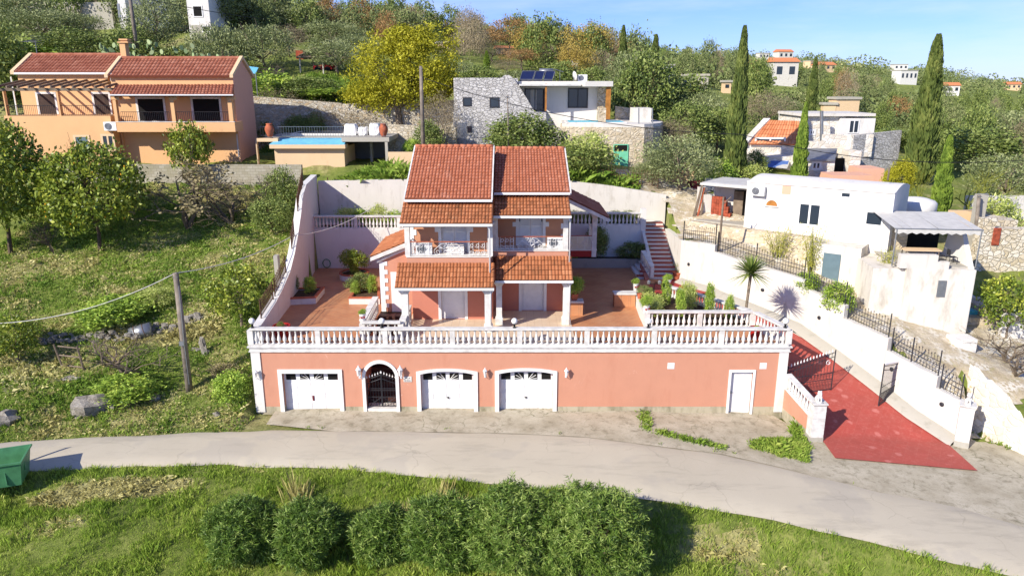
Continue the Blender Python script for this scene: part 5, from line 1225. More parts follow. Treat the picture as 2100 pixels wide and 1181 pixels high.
for a, b, tp in ((704, 731, 255), (733, 753, 262), (756, 779, 254)):
    m = MB(); x0_, x1_, z0_, z1_ = pr(a, b, tp, 280, YP + 2.2); r_ = random.Random(a); n = 16
    vs = []; 
    for j, (zz, s_) in enumerate(((0, 1), (.3, 1.06), (.75, .98), (1, .8))):
        for k in range(n): an = 2*math.pi*k/n; q_ = s_ * (1 + r_.uniform(-.09, .09)) ; vs.append(((x0_+x1_)/2 + (x1_-x0_)/2 * q_ * max(-1, min(1, 1.25*math.cos(an))), YP + 2.6 + .5 * q_ * max(-1, min(1, 1.25*math.sin(an))), zdk + (z1_ - zdk) * zz + r_.uniform(-.05, .05)))
    m.add(vs, [(j*n+k, j*n+(k+1) % n, (j+1)*n+(k+1) % n, (j+1)*n+k) for j in range(3) for k in range(n)] + [tuple(range(3*n, 4*n))]); o = m.build('bulk_bag', M['trim'], None, False)
    tag(o, {704: 'leftmost white bulk bag on the pool deck', 733: 'lower slumped white bag between two full bulk bags', 756: 'white bulk bag next to the right clay urn'}[a], 'bag', 'bulk bags on the pool deck')
wall_thing('retaining_wall', 'cream rendered wall between the pool deck bay and the villa roof', 'cream', [(atY(797, 330, 56.9).x, 56.9), (atY(905, 330, 56.9).x, 56.9)], 5, atY(830, 312, 56.9).z, .3)
wall_thing('stone_wall', 'high pale stone retaining wall behind the pool deck', 'stone', [(atY(505, 240, 65.5).x, 65.5), (atY(700, 240, 65.5).x, 66)], 5.5, [atY(520, 196, 65.5).z, atY(690, 212, 66).z], .4)
wall_thing('stone_wall', 'pale stone wall behind the yellow green mimosa tree', 'stone', [(atY(690, 240, 66).x, 66), (atY(935, 240, 66.5).x, 66.5)], 5.5, [atY(690, 214, 66).z, atY(930, 206, 66).z], .4)
wall_thing('stone_wall', 'long stone wall to the right of the mimosa trunk', 'stone', [(atY(795, 290, 61.5).x, 62.5), (atY(935, 290, 61.).x, 61.5)], 5.5, [atY(795, 255, 62.5).z, atY(935, 262, 61.5).z], .4)
# ---- white pool villa
YV = 63
sv = thing('stone_villa', 'modern villa of pale stone with flat white roof and terrace pool', 'house', (4, 64, 6))
g = lambda px, py, Y=YV: (atY(px, py, Y).x, atY(px, py, Y).z)
m = MB(); m.xz([g(928, 300), g(1160, 300), g(1160, 262), g(1120, 262), g(1120, 232), g(1096, 230), g(1082, 205), g(1064, 176), g(1052, 160), g(1043, 154), g(1034, 155), g(1028, 160), g(932, 160)], YV, YV + .5); V5('stone_front', m, 'stoneg', sv)
m = pbox(930, 1062, 161, 290, YV + .5, 6, dn=.5); V5('stone_block', m, 'stoneg', sv)
for a, b, c, d in ((949, 967, 200, 218), (1004, 1024, 200, 221), (958, 968, 259, 272)): pwin(sv, a, b, c, d, YV, 'metal', 'glass', .08, 0)
m = pbox(931, 957, 252, 300, YV - .02, .06); V5('grey_door', m, 'galv', sv)
YW = 65.2
m = pbox(1066, 1232, 178, 250, YW, 6, dn=1); V5('white_wall', m, 'white', sv)
m = MB(); q = [atY(1063, 178, 63.6), atY(1120, 178, 62.8), atY(1255, 180, 63.2)]; zt_ = atY(1063, 167, 63.4).z; zb_ = zt_ - .42
m.prism([(q[0].x, 63.8), (atY(1190, 180, 63).x, 63.9), (atY(1200, 180, 62.4).x, 62.4), (q[2].x, 62.6), (q[2].x + .2, 71), (q[0].x, 71)], zb_, zt_); V5('flat_roof', m, 'whitew', sv)
m = MB(); m.prism([(atY(1066, 180, 62.8).x, 62.6), (atY(1192, 180, 62.8).x, 63.0), (atY(1190, 180, 62.8).x, 63.9), (q[0].x, 63.8)], zb_ + .05, zb_ + .2); V5('canopy', m, 'trimw', sv)
pwin(sv, 1076, 1118, 182, 228, YW, 'metal', 'glass', .09, 1, 'glass_door'); pwin(sv, 1165, 1205, 181, 222, YW, 'metal', 'glass', .1, 1, 'window'); V5('curtain', pbox(1088, 1100, 184, 226, YW - .03, .012), 'cloth', sv)
m = pbox(1118, 1121, 172, 228, 62.9, .12); V5('post', m, 'goldwood', sv)
m = pbox(1244, 1251, 178, 245, 62.8, .35); V5('post', m, 'goldwood', sv)
V5('stone_pier', pbox(1226, 1240, 180, 250, YW - .3, .3, dn=.5), 'stone', sv)
# pool terrace with rounded stone base
zpt = atY(1200, 254, 59.6).z; base = [(g(1150, 300, 60)[0], 60.0), (g(1235, 300, 59.2)[0], 59.2), (g(1320, 300, 59)[0], 59.0), (g(1338, 300, 59.6)[0], 59.6), (g(1352, 300, 60.8)[0], 60.8), (g(1358, 300, 63)[0], 63), (g(1340, 300, 66)[0], 67), (g(1150, 300, 66)[0], 67)]
m = MB(); m.prism(base, 4.2, zpt - .25); V5('stone_base', m, 'rubble', sv)
m = MB(); c = Vector((sum(p[0] for p in base)/8, sum(p[1] for p in base)/8)); m.prism([tuple(c + (Vector(p) - c) * .985) for p in base], zpt - .25, zpt); V5('terrace', m, 'whitew', sv)
m = MB(); xa, xb = g(1162, 254, 60)[0], g(1285, 254, 60)[0]; m.box(xa, xb, 59.9, 62.6, zpt + .002, zpt + .1); V5('pool_rim', m, 'trimw', sv)
m = MB(); m.box(xa + .2, xb - .2, 60.05, 62.4, zpt + .1, zpt + .115); V5('water', m, 'turq', sv)
V5('parapet', pbox(1300, 1335, 222, 250, 62.5, 2, dn=.4), 'whitew', sv); V5('stone_pier', pbox(1228, 1242, 222, 256, 60, .5), 'rubble', sv)
m = MB(); p = g(1262, 230, 66); p2 = g(1345, 252, 66); m.xz([(p[0], zpt), (p2[0], zpt), (p2[0], p2[1] + .2), (p[0] + 1.5, p[1] + .3), (p[0], p[1] + .5)], 66, 66.4); V5('curved_parapet', m, 'rubble', sv)
m = MB(); m.tube([atY(1310, 258, 59.3), atY(1310, 222, 59.3)], .05, 6); m.tube([atY(1338, 258, 60), atY(1338, 222, 60)], .05, 6); V5('post', m, 'galv', sv)
F = frame(0, 59.12, 0, 0); pwin(sv, 1258, 1288, 296, 312, 59.05, 'mint', 'dark', .07, 0, 'fanlight'); V5('mint_door', pbox(1259, 1287, 312, 352, 59.0, .1), 'mint', sv)
# roof gear: solar panels, tank, dish
for k, (a, b) in enumerate(((1066, 1092), (1094, 1112), (1115, 1133))):
    p0, p1 = atY(a, 164, 64.5), atY(b, 164, 64.5); t = thing('solar_panel', ['leftmost solar panel on the white flat roof', 'middle solar panel on the white flat roof', 'solar panel under the water tank'][k], 'solar panel', tuple(p0), 0, 'solar panels on the flat roof')
    zz = zt_ + .02; m = MB(); m.add([(p0.x, 64.5, zz + .1), (p1.x, 64.5, zz + .1), (p1.x + .25, 65.5, zz + .8), (p0.x + .25, 65.5, zz + .8), (p0.x, 64.55, zz), (p1.x, 64.55, zz), (p1.x + .25, 65.55, zz + .72), (p0.x + .25, 65.55, zz + .72)], [(0,1,2,3),(7,6,5,4),(0,4,5,1),(1,5,6,2),(2,6,7,3),(3,7,4,0)]); V5('glass', m, 'solar', t)
    m = MB(); m.tube([(p0.x + .25, 65.5, zz + .72), (p0.x + .25, 65.6, zt_ - .1)], .03, 4); m.tube([(p1.x + .25, 65.5, zz + .72), (p1.x + .25, 65.6, zt_ - .1)], .03, 4)
    m.tube([(p0.x, 64.5, zz + .12), (p1.x, 64.5, zz + .12), (p1.x + .25, 65.5, zz + .82), (p0.x + .25, 65.5, zz + .82), (p0.x, 64.5, zz + .12)], .03, 4); V5('frame', m, 'galv', t)
p0, p1 = atY(1106, 148, 65.8), atY(1134, 148, 65.8); t = thing('water_tank', 'shiny horizontal solar water tank on the white flat roof', 'tank', tuple(p0)); m = MB(); m.tube([p0, p1], .28, 12); V5('cylinder', m, 'galv', t, True)
m = MB(); [m.tube([(x, 65.8, p0.z), (x, 65.8, zt_ - .05)], .03, 4) for x in (p0.x + .2, p1.x - .2, p1.x + .6)]; m.tube([(p1.x, 65.8, p0.z + .25), (p1.x + .9, 65.8, p0.z)], .03, 4); V5('stand', m, 'galv', t)
p = atY(1177, 157, 65); t = thing('satellite_dish', 'white satellite dish on the flat roof', 'satellite dish', (p.x, 65, zt_)); m = MB(Matrix.Translation(p) @ Matrix.Rotation(R(75), 4, 'Y') @ Matrix.Rotation(R(-20), 4, 'X')); m.lathe([(.42, .1), (.3, .04), (.05, 0), (.0, -.02)], n=16); V5('dish', m, 'trimw', t, True)
m = MB(); m.tube([p, (p.x, 65, zt_)], .03, 5); m.tube([p, (p.x + .45, 64.8, p.z + .05)], .015, 4); V5('mount', m, 'galv', t)
aircon(0, 0, 0, .8, 'air conditioner lying on the white flat roof edge', frame(atY(1185, 164, 65).x, 65, zt_), group=None)
wall_thing('stone_wall', 'cream wall of the lane behind the olive tree', 'cream', [(atY(1355, 350, 56).x, 56.5), (atY(1425, 370, 55).x, 55.0)], 3, 6.0, .3)
wall_thing('stone_wall', 'pale wall closing the lane left of the burgundy door', 'whitew', [(atY(1445, 370, 56).x, 56.), (atY(1535, 370, 56).x, 56)], 3, atY(1490, 366, 56).z, .3)
t = thing('garden_door', 'burgundy plank door in the pale garden wall', 'door', tuple(atY(1425, 405, 55))); m = MB()
x0, x1, z0, z1 = pr(1411, 1434, 371, 414, 54.8)
for k in range(5): xx = x0 + (x1 - x0) * k / 5; m.box(xx, xx + (x1 - x0) / 5 - .02, 54.8, 54.87, z0, z1)
V5('planks', m, 'redbrown', t)
# ---- vaulted white house on the right
ZF = 3.45
wa, wbp = atZ(1533, 372, 6.32), atZ(1836, 396, 6.32); FH = frame2(wa, wbp); LH = (Vector((wbp.x, wbp.y)) - Vector((wa.x, wa.y))).length
wh = thing('white_house', 'long whitewashed house with shallow vaulted roof above the drive wall', 'house', (wa.x, wa.y, ZF))
m = MB(FH); DH = 4.6; m.box(0, LH, 0, DH, .4, 6.1)
n = 8; pro = [(DH * k / n, 6.1 + .18 + .3 * math.sin(math.pi * k / n)) for k in range(n + 1)]
m.yz([(0, 6.1)] + [(a, b) for a, b in pro] + [(DH, 6.1)], 0, LH); V5('wall', m, 'white', wh)
m = MB(FH); m.box(0, LH, -.07, .03, 6.28, 6.36); V5('eaves_band', m, 'white', wh)
pwin(wh, 1638, 1682, 413, 467, 0, 'trim', 'glass', .14, 1, 'glass_door', FH); pwin(wh, 1725, 1745, 393, 407, 0, 'trim', 'glass', .07, 0, 'window', FH); pwin(wh, 1776, 1810, 431, 466, 0, 'trim', 'glass', .1, 0, 'window', FH)
(u0, z0_), (u1, z1_) = hitF(1571, 421, FH), hitF(1594, 421, FH); m = MB(FH); ap = arch(u0, u1, z0_, (u1 - u0) / 2, 10); m.xz(ap[::-1], -.01, .0); V5('arch_window', m, 'goldwood', wh)
m = MB(FH); m.box(u0 - .08, u1 + .08, -.1, 0, z0_ - .07, z0_); V5('sill', m, 'trimw', wh)
(u0, z0_), (u1, z1_) = hitF(1603, 398, FH), hitF(1623, 382, FH); m = MB(FH); m.box(u0, u1, -.01, 0, z0_, z1_); V5('bare_patch', m, 'peachd', wh)
(u0, z0_) = hitF(1543, 399, FH); aircon(0, 0, 0, .85, 'air conditioner on the vaulted white house', FH @ Matrix.Translation((u0, -.36, z0_)), group=None)
m = MB(FH); m.tube([(LH - .8, DH * .4, 6.8), (LH - .8, DH * .4, 7.5)], .05, 5); V5('vent_pipe', m, 'wood', wh)
# canopy and open room at the left end
m = MB(FH); m.box(-3.4, -.02, .6, DH, 5.75, 5.9); m.frustum(-1.7, 2.0, 5.9, 5.95, 1.6, 1.4, 1.5, 1.2); V5('canopy', m, 'cloth', wh)
m = MB(FH); m.box(-3.2, -.02, 2.6, 2.85, 3.2, 5.7); V5('rear_wall', m, 'whitew', wh)
m = MB(FH); m.box(-1.7, -.1, 2.5, 2.598, 3.45, 5.35); V5('dark_doorway', m, 'dark', wh)  # flat near-black panel painted as the unlit room behind
m = MB(FH); m.box(-1.65, -1.0, 2.3, 2.4, 3.45, 5.3); V5('open_door', m, 'wood', wh)
m = MB(FH); m.box(-3.4, 0, .2, 3, 3.0, ZF); V5('yard_slab', m, 'conc', wh)
p = atY(1450, 373, 46); 
t = thing('timber_post', 'tall rough timber post standing on the boundary wall before the canopy', 'post', (wb(2.7).x, wb(2.7).y, 2.8)); q0 = wb(2.72); m = MB(); m.tube([(q0.x + .2, q0.y + .25, 2.3), (q0.x + .25, q0.y + .3, 5.75)], [.075, .06], 6); m.tube([(q0.x + .25, q0.y + .3, 5.3), (q0.x + .7, q0.y + .3, 5.75)], .03, 4); V5('pole', m, 'wood', t)
# brick stack, leaning planks, piers
m = MB(FH); r_ = random.Random(3)
bt = thing('brick_stack', 'stack of red hollow bricks under the canopy', 'bricks', tuple(FH @ Vector((-2.4, 1.2, ZF)))); 
for k in range(7):
    for j in range(8 - k // 2): m.box(-2.9 + k * .0 + j * .17, -2.9 + j * .17 + .16, 1.6, 1.9, ZF + k * .21, ZF + k * .21 + .2)
V5('bricks', m, 'brick', bt)
for i, (px, py, tx, ty, lb) in enumerate(((1424, 448, 1442, 372, 'longest pale plank leaning by the plastered pier'), (1430, 447, 1444, 385, 'reddish plank leaning by the plastered pier'), (1436, 446, 1447, 395, 'short plank leaning by the plastered pier'), (1420, 450, 1440, 380, 'weathered plank leaning by the burgundy door'))):
    a, b = atY(px, py, 49.5), atY(tx, ty, 50.4); m = MB(); m.tube([a, b], .07, 4); tag(m.build('plank', M['wood' if i != 1 else 'terra']), lb, 'plank', 'planks leaning against the pier')
m = pbox(1434, 1446, 385, 448, 50.6, .5, dn=.5); tag(m.build('plastered_pier', M['whitew']), 'taller plastered pier behind the leaning planks', 'pier')
m = pbox(1444, 1456, 400, 455, 50.0, .5, dn=.5); tag(m.build('plastered_pier', M['whitew']), 'shorter plastered pier beside the canopy post', 'pier')
# rubble retaining wall below the house
t = thing('rubble_wall', 'tan rubble stone wall bank under the vaulted white house', 'wall', tuple(FH @ Vector((0, -1, 2))))
m = MB(FH); m.add([(-3.6, -2.2, 1.0), (4.6, -1.5, .2), (4.6, -.6, 3.3), (-1, -.7, 3.4), (-3.6, -.6, 3.5), (-3.6, .3, 3.4), (4.6, .3, 3.3)], [(0, 1, 2, 3, 4), (4, 3, 2, 6, 5)]); V5('stone_face', m, 'rubble', t)
# lower white block, ramp and door
lb_ = thing('lower_house', 'stained white lower house with blue grey door and shaded patio', 'house', tuple(FH @ Vector((8, -2, 0))))
m = MB(FH); m.box(4.6, 7.5, -1.7, .02, -1.5, 3.25); V5('front_block', m, 'old', lb_)
m = MB(FH); (u0, z1_), (u1, z0_) = hitF(1690, 518, FH @ Matrix.Translation((0, -1.72, 0))), hitF(1717, 588, FH @ Matrix.Translation((0, -1.72, 0))); m.box(u0, u1, -1.76, -1.7, z0_, z1_); V5('side_door', m, 'greyd', lb_)
m = MB(FH); m.box(LH - 1.4, LH + .9, -1.6, .3, -1.5, 2.6); V5('corner_block', m, 'whitew', lb_)
FB = frame(atZ(1775, 640, .3).x, atZ(1775, 640, .3).y, 0, R(-6)); u = lambda px, py, dy=0: hitF(px, py, FB @ Matrix.Translation((0, dy, 0)))
x0b = u(1850, 620)[0]; x1b = u(1990, 620)[0]; ztb = u(1920, 552)[1]
m = MB(FB); m.box(x0b, x1b, 0, 4.2, -2.5, ztb); V5('lower_wall', m, 'old', lb_)
m = MB(FB); m.box(x0b - 1.6, x0b, .3, 4.5, -2.5, ztb - .1); V5('stained_wall', m, 'old', lb_)
m = MB(FB); m.box(x1b, x1b + .04, 0.02, 4.2, -2.5, ztb - .01); V5('end_wall', m, 'white', lb_)
m = MB(FB); m.box(x0b - .3, x1b + .1, .35, 4.7, ztb, ztb + .08); V5('patio_floor', m, 'conc', lb_)
m = MB(FB); m.box(x0b - .4, x0b + 1.5, .0, .35, ztb, ztb + .75); m.box(x0b + 1.5, x0b + 2.1, .0, .3, ztb, ztb + .4); V5('patio_parapet', m, 'whitew', lb_)
m = MB(FB); m.box(x0b - .4, x0b + 1.6, 4.3, 4.7, ztb, ztb + 2.2); V5('stone_back_wall', m, 'rubble', lb_)
m = MB(FB); m.box(x0b + 1.6, x1b, 4.6, 4.7, ztb, ztb + 2.2); V5('recess_shade', m, 'dark', lb_)  # near-black panel painting the deep shade at the patio's back
m = MB(FB); m.add([(x1b - .25, .2, ztb), (x1b, .2, ztb), (x1b + .25, 2.4, ztb + 2.0), (x1b, 2.4, ztb + 2.0), (x1b - .25, 3.4, ztb), (x1b, 3.4, ztb), (x1b, 3.4, ztb + 2.0), (x1b + .25, 3.4, ztb + 2.0)], [(0,1,2,3),(0,3,6,4),(1,5,7,2),(3,2,7,6),(4,6,7,5)]); V5('fin_wall', m, 'white', lb_)
u0, z0_ = u(1931, 590); m = MB(FB); m.box(u0 - .22, u0 + .2, -.05, 0, z0_ - .5, z0_ + .4); m.box(u0 - .1, u0 + .06, -.08, -.05, z0_ - .3, z0_ + .25); V5('shuttered_window', m, 'galv', lb_)
aw = thing('awning', 'long pale cloth awning over the shaded patio', 'awning', tuple(FB @ Vector((x0b, 1, ztb + 2.3))))
m = MB(FB); n = 10
for k in range(n):
    a, b = x0b - .7 + (x1b - x0b + 1.0) * k / n, x0b - .7 + (x1b - x0b + 1.0) * (k + 1) / n; sg = .012 * math.sin(k * 1.7)
    m.add([(a, .5, ztb + 2.05 + sg), (b, .5, ztb + 2.05 - sg), (b, 4.0, ztb + 2.42), (a, 4.0, ztb + 2.42), (a, .5, ztb + 1.85), ((a+b)/2, .5, ztb + 1.76), (b, .5, ztb + 1.85)], [(0,1,2,3), (0, 4, 5, 6, 1)])
V5('cloth', m, 'cloth', aw)
m = MB(FB); [m.tube([(x, .5, ztb), (x, .5, ztb + 2.05)], .04, 5) for x in (x0b - .6, x1b + .2)]; m.tube([(x0b - .7, .5, ztb + 2.05), (x1b + .3, .5, ztb + 2.05)], .03, 5); V5('frame', m, 'galv', aw)
t = thing('patio_table', 'rough pale table in the shaded patio', 'table', tuple(FB @ Vector((x0b + .6, 1.2, ztb)))); m = MB(FB); m.box(x0b + .1, x0b + 2.0, .8, 1.5, ztb + .78, ztb + .84); V5('table_top', m, 'cream', t)
for xx in (x0b + .2, x0b + 1.9):
    for yy in (.9, 1.4): m = MB(FB); m.tube([(xx, yy, ztb + .06), (xx, yy, ztb + .78)], .03, 4); V5('leg', m, 'wood', t)
m = MB(FB); x = x0b + 2.5
for a, b in (((x, .9), (x + .4, .9)), ((x, 1.3), (x + .4, 1.3))):
    m.tube([(a[0], a[1], ztb + .08), (a[0], a[1], ztb + .85)], .02, 4); m.tube([(b[0], b[1], ztb + .08), (b[0], b[1], ztb + .45)], .02, 4)
m.box(x, x + .4, .9, 1.3, ztb + .43, ztb + .46); m.box(x - .01, x + .01, .9, 1.3, ztb + .55, ztb + .85); tag(m.build('patio_chair', M['metal']), 'dark metal chair beside the rough patio table', 'chair')
# stone tower wall, walls and yard at the far right
def pthing(name, lab, cat, mat, *boxes, part='wall_section'):
    b0 = boxes[0]; p = atY((b0[0] + b0[1]) / 2, b0[3], b0[4]); t = thing(name, lab, cat, tuple(p))
    for b in boxes: V5(part, pbox(b[0], b[1], b[2], b[3], b[4], b[5], dn=b[6] if len(b) > 6 else .8), mat, t)
    return t
pthing('stone_wall', 'tall cream crazy stone wall beside the patio, missing its arch', 'wall', 'stoneb', (2015, 2085, 470, 650, 45.5, .8, 1.5), (2003, 2032, 505, 560, 46, .6, 1), (2018, 2040, 448, 470, 45.6, .5, 0), (2040, 2085, 452, 470, 47, 2.5, 0))
t = thing('brick_jamb', 'red brick jamb in the crazy stone wall', 'wall', tuple(atY(2044, 500, 45.4))); V5('bricks', pbox(2040, 2048, 468, 503, 45.42, .1, dn=0), 'brick', t)
pthing('garden_wall', 'dusty pink wall left of the leaning grey pole', 'wall', 'cream', (1950, 2002, 432, 470, 50, .3), (2008, 2030, 436, 495, 49.5, .3))
pthing('garden_wall', 'long white wall of panels at the right edge', 'wall', 'whitew', (1985, 2110, 402, 428, 56, .3), (2110, 2400, 405, 430, 56, .3))
pthing('utility_pole', 'leaning grey concrete pole behind the patio', 'pole', 'conc', (2003, 2010, 398, 500, 48, .2), part='shaft')
pthing('garden_wall', 'white low wall behind the right hand shrub', 'wall', 'white', (2062, 2110, 645, 690, 38, .3, 1.5))
t = thing('pool_basin', 'small turquoise topped basin on the rubble terrace', 'basin', tuple(atY(1975, 645, 40))); m = pbox(1938, 2013, 638, 650, 39.8, .7, dn=.5); V5('rim', m, 'turq', t)
pthing('rubble_terrace', 'cream rubble terrace wall under the turquoise basin', 'wall', 'rubble', (1925, 2050, 652, 705, 39.2, 1.6, 3), (2012, 2060, 630, 655, 39.6, 1.4, .2))
pthing('lower_patio', 'bare concrete yard behind the boundary railing', 'floor', 'conc', (1790, 1935, 668, 700, 38.6, 4.5, 3), part='slab')
wpz = pthing('white_pier', 'white wedge shaped pier among the rubble beside the lion pillar', 'pier', 'white', (1962, 1994, 696, 760, 35.8, .9, 2.5), part='shaft')
sw = thing('stone_wall', 'whitewashed rough stone wall along the lane at the right edge', 'wall', (FOOT[0][0], FOOT[0][1], -3.9)); m = MB(); ft = FOOT; tz = [atY(px, py, y + .4).z for (px, py), (_, y) in zip(((1982, 750), (2049, 806), (2100, 860), (2200, 915), (2400, 1000)), ft)]
for i in range(4):
    for k in range(5):
        f0, f1 = k / 5, (k + 1) / 5; p_ = [(ft[i][0] * (1 - f) + ft[i+1][0] * f, ft[i][1] * (1 - f) + ft[i+1][1] * f, tz[i] * (1 - f) + tz[i+1] * f) for f in (f0, f1)]; w_ = [.12 * math.sin((i * 5 + k + j) * 2.3) for j in (0, 1)]
        m.add([(p_[0][0], p_[0][1], -4.6), (p_[1][0], p_[1][1], -4.6), (p_[1][0], p_[1][1] + .4 + w_[1], p_[1][2] + w_[1]), (p_[0][0], p_[0][1] + .4 + w_[0], p_[0][2] + w_[0]), (p_[0][0] + .2, p_[0][1] + 1.0, p_[0][2] - .1), (p_[1][0] + .2, p_[1][1] + 1.0, p_[1][2] - .1), (p_[0][0] + .2, p_[0][1] + 1.0, -4.6), (p_[1][0] + .2, p_[1][1] + 1.0, -4.6)], [(0,1,2,3),(3,2,5,4),(4,5,7,6)])
V5('wall_section', m, 'stonew', sw)
m = MB(FB); # trellis
t = thing('trellis', 'leaning brown wire trellis at the foot of the stained wall', 'trellis', tuple(atY(1835, 655, 39.3))); m = MB()
p00, p10, p11, p01 = atY(1818, 660, 39.2), atY(1850, 655, 39.8), atY(1856, 585, 39.8), atY(1830, 575, 39.4)
for k in range(9): m.tube([p00.lerp(p10, k/8), p01.lerp(p11, k/8)], .012, 4)
for k in range(17): m.tube([p00.lerp(p01, k/16), p10.lerp(p11, k/16)], .009, 4)
V5('lattice', m, 'rusty', t)
m = pbox(1848, 1912, 420, 448, 46.6, .2, dn=0)
cyl = MB(); c = atY(1876, 445, 47.5); cyl.lathe([(1.25, 0), (1.25, .95), (1.1, 1.1), (.6, 1.25), (.01, 1.3)], (c.x, 47.6, c.z), 20); tag(cyl.build('water_cistern', M['white'], None, True), 'round domed white cistern at the end of the vaulted house', 'cistern')
# ---- far stone villa
fv = thing('far_villa', 'pale stone villa with orange roof, blue shaded wing and awning', 'house', tuple(atY(1680, 385, 64)))
YQ = 64
V5('lower_wall', pbox(1518, 1672, 322, 395, YQ, 6, dn=1), 'stonew', fv)
V5('upper_wall', pbox(1520, 1640, 296, 322, YQ + 2.5, 5, dn=.5), 'stonew', fv)
m = MB(); roofpx(m, (1537, 296), (1636, 297), (1572, 247), (1640, 249), YQ + 2.2, YQ + 4.6, tw=.3, tl=.8, amp=.05); V5('tiled_roof', m, 'tilef', fv)
m = MB(); a, b = atY(1519, 292, YQ + 2.2), atY(1566, 245, YQ + 4.6); m.add([(a.x, a.y, a.z - .3), (a.x + .6, a.y, a.z - .3), (b.x + .6, b.y, b.z - .3), (b.x, b.y, b.z - .3), (a.x, a.y, a.z), (a.x + .6, a.y, a.z), (b.x + .6, b.y, b.z + .1), (b.x, b.y, b.z + .1)], [(4,5,6,7),(0,1,5,4),(0,4,7,3),(1,2,6,5),(2,3,7,6)]); V5('verge', m, 'stonew', fv)
V5('tower', pbox(1645, 1724, 236, 325, YQ + 4.6, 6, dn=3), 'stonew', fv)
m = MB(); x0, x1, z0, z1 = pr(1724, 1790, 243, 290, YQ + 4.2); m.box(x0, x1, YQ + 4.2, YQ + 10, z0 - 2, z1); V5('shaded_wing', m, 'white', fv)
m = MB(); x0, x1, z0, z1 = pr(1643, 1795, 233, 237, YQ + 4.2); m.box(x0, x1, YQ + 4.1, YQ + 10.2, z1 - .25, z1); V5('flat_roof', m, 'whitew', fv)
V5('parapet', pbox(1690, 1788, 276, 310, YQ + 2, .4, dn=.5), 'stonew', fv)
V5('ramp_wall', pbox(1660, 1700, 290, 312, YQ + .6, .3, dn=.5), 'stonew', fv)
m = MB(); p0, p1 = atY(1752, 278, YQ + 1.5), atY(1850, 268, YQ + 3.5); m.add([(p0.x, p0.y, 1), (p1.x, p1.y, 1), (p1.x, p1.y, p1.z), (p0.x, p0.y, p0.z - 0), (p0.x, p0.y + .5, 1), (p1.x, p1.y + .5, 1), (p1.x, p1.y + .5, p1.z), (p0.x, p0.y + .5, p0.z)], [(0,1,2,3),(7,6,5,4),(3,2,6,7),(1,5,6,2),(0,3,7,4)]); V5('grey_side_wall', m, 'stoneg', fv)
V5('front_room', pbox(1652, 1705, 327, 395, YQ - 2.6, 3, dn=1), 'stonew', fv); m = MB(); x0, x1, z0, z1 = pr(1650, 1745, 313, 327, YQ - 2.6); m.add([(x0, YQ - 2.8, z0), (x1 - 1.4, YQ - 2.8, z0), (x1, YQ + .2, z1 + .1), (x0 + .2, YQ + .2, z1 + .1)], [(0,1,2,3)]); m.add([(x0, YQ - 2.8, z0 - .15), (x1 - 1.4, YQ - 2.8, z0 - .15), (x1 - 1.4, YQ - 2.8, z0), (x0, YQ - 2.8, z0)], [(0,1,2,3)]); V5('sloping_roof', m, 'galv', fv)
V5('porch_wall', pbox(1745, 1757, 310, 392, YQ - .5, 3, dn=1), 'stonew', fv)
V5('recess_shade', pbox(1705, 1745, 325, 385, YQ + .5, .3, dn=.5), 'dark', fv)  # near-black sheet, shade of the porch put into its colour
for a, b, c, d, Y in ((1548, 1610, 282, 300, YQ + 2.5), (1548, 1573, 327, 352, YQ), (1665, 1683, 331, 349, YQ - 2.6), (1660, 1672, 265, 278, YQ + 4.6)): pwin(fv, a, b, c, d, Y, 'trim', 'glass', .16, 1)
pwin(fv, 1742, 1760, 246, 274, YQ + 4.2, 'trim', 'glass', .1, 1, 'glass_door')
m = MB(); m.tube([atY(1685, 298, YQ + 2.8), atY(1685, 228, YQ + 2.8)], .16, 8); V5('flue', m, 'galv', fv)
m = MB(); a, b, c, d = atY(1568, 342, YQ - 1.4), atY(1612, 346, YQ - 1.4), atY(1618, 330, YQ), atY(1582, 330, YQ); m.add([a, b, c, d], [(0,1,2,3)]); V5('blue_awning', m, 'blueaw', fv)
m = MB(); a, b, c, d = atY(1590, 344, YQ - 1.45), atY(1614, 346, YQ - 1.45), atY(1620, 331, YQ - .02), atY(1604, 331, YQ - .02); m.add([a, b, c, d], [(0,1,2,3)]); V5('white_awning', m, 'cloth', fv)
V5('dark_doorway', pbox(1575, 1612, 349, 372, YQ - .03, .1), 'redbrown', fv)
V5('pink_basin', pbox(1708, 1790, 360, 378, YQ - 6, 2.5, dn=1), 'peachd', fv); V5('pink_basin', pbox(1768, 1812, 346, 362, YQ - 3.5, 2.5, dn=1), 'peachd', fv)
# ---- carport ruin with red vehicle
YC = 78
cp = thing('open_shed', 'ruined open shed of posts and bare rafters on the hillside', 'shed', tuple(atY(645, 150, YC)))
for a in (613, 640, 660, 678): V5('post', pbox(a, a + 4, 118, 150, YC + (2 if a in (640, 678) else 0), .3, dn=.5), 'whitew' if a != 640 else 'wood', cp)
m = MB(); z = atY(640, 118, YC).z; xa, xb = atY(608, 118, YC).x, atY(682, 118, YC).x; xm = (xa + xb) / 2; m.tube([(xa, YC, z), (xb, YC, z)], .13, 4)
for k in range(6):
    y = YC + k * .7; m.tube([(xa, y, z), (xm, y, z + .9)], .07, 4); m.tube([(xb, y, z), (xm, y, z + .9)], .07, 4)
m.tube([(xm, YC, z + .9), (xm, YC + 3.6, z + .9)], .08, 4); m.tube([(xa, YC + 3.5, z), (xb, YC + 3.5, z)], .1, 4); V5('rafters', m, 'wood', cp)
V5('brick_wall', pbox(606, 622, 104, 122, YC + 5, .3, dn=2), 'brick', cp)
t = thing('old_van', 'old red vehicle parked under the open shed', 'vehicle', tuple(atY(655, 148, YC + 1.5)))
m = MB(); x0, x1, z0, z1 = pr(641, 680, 135, 148, YC + 1.2); cy_ = YC + 2.4
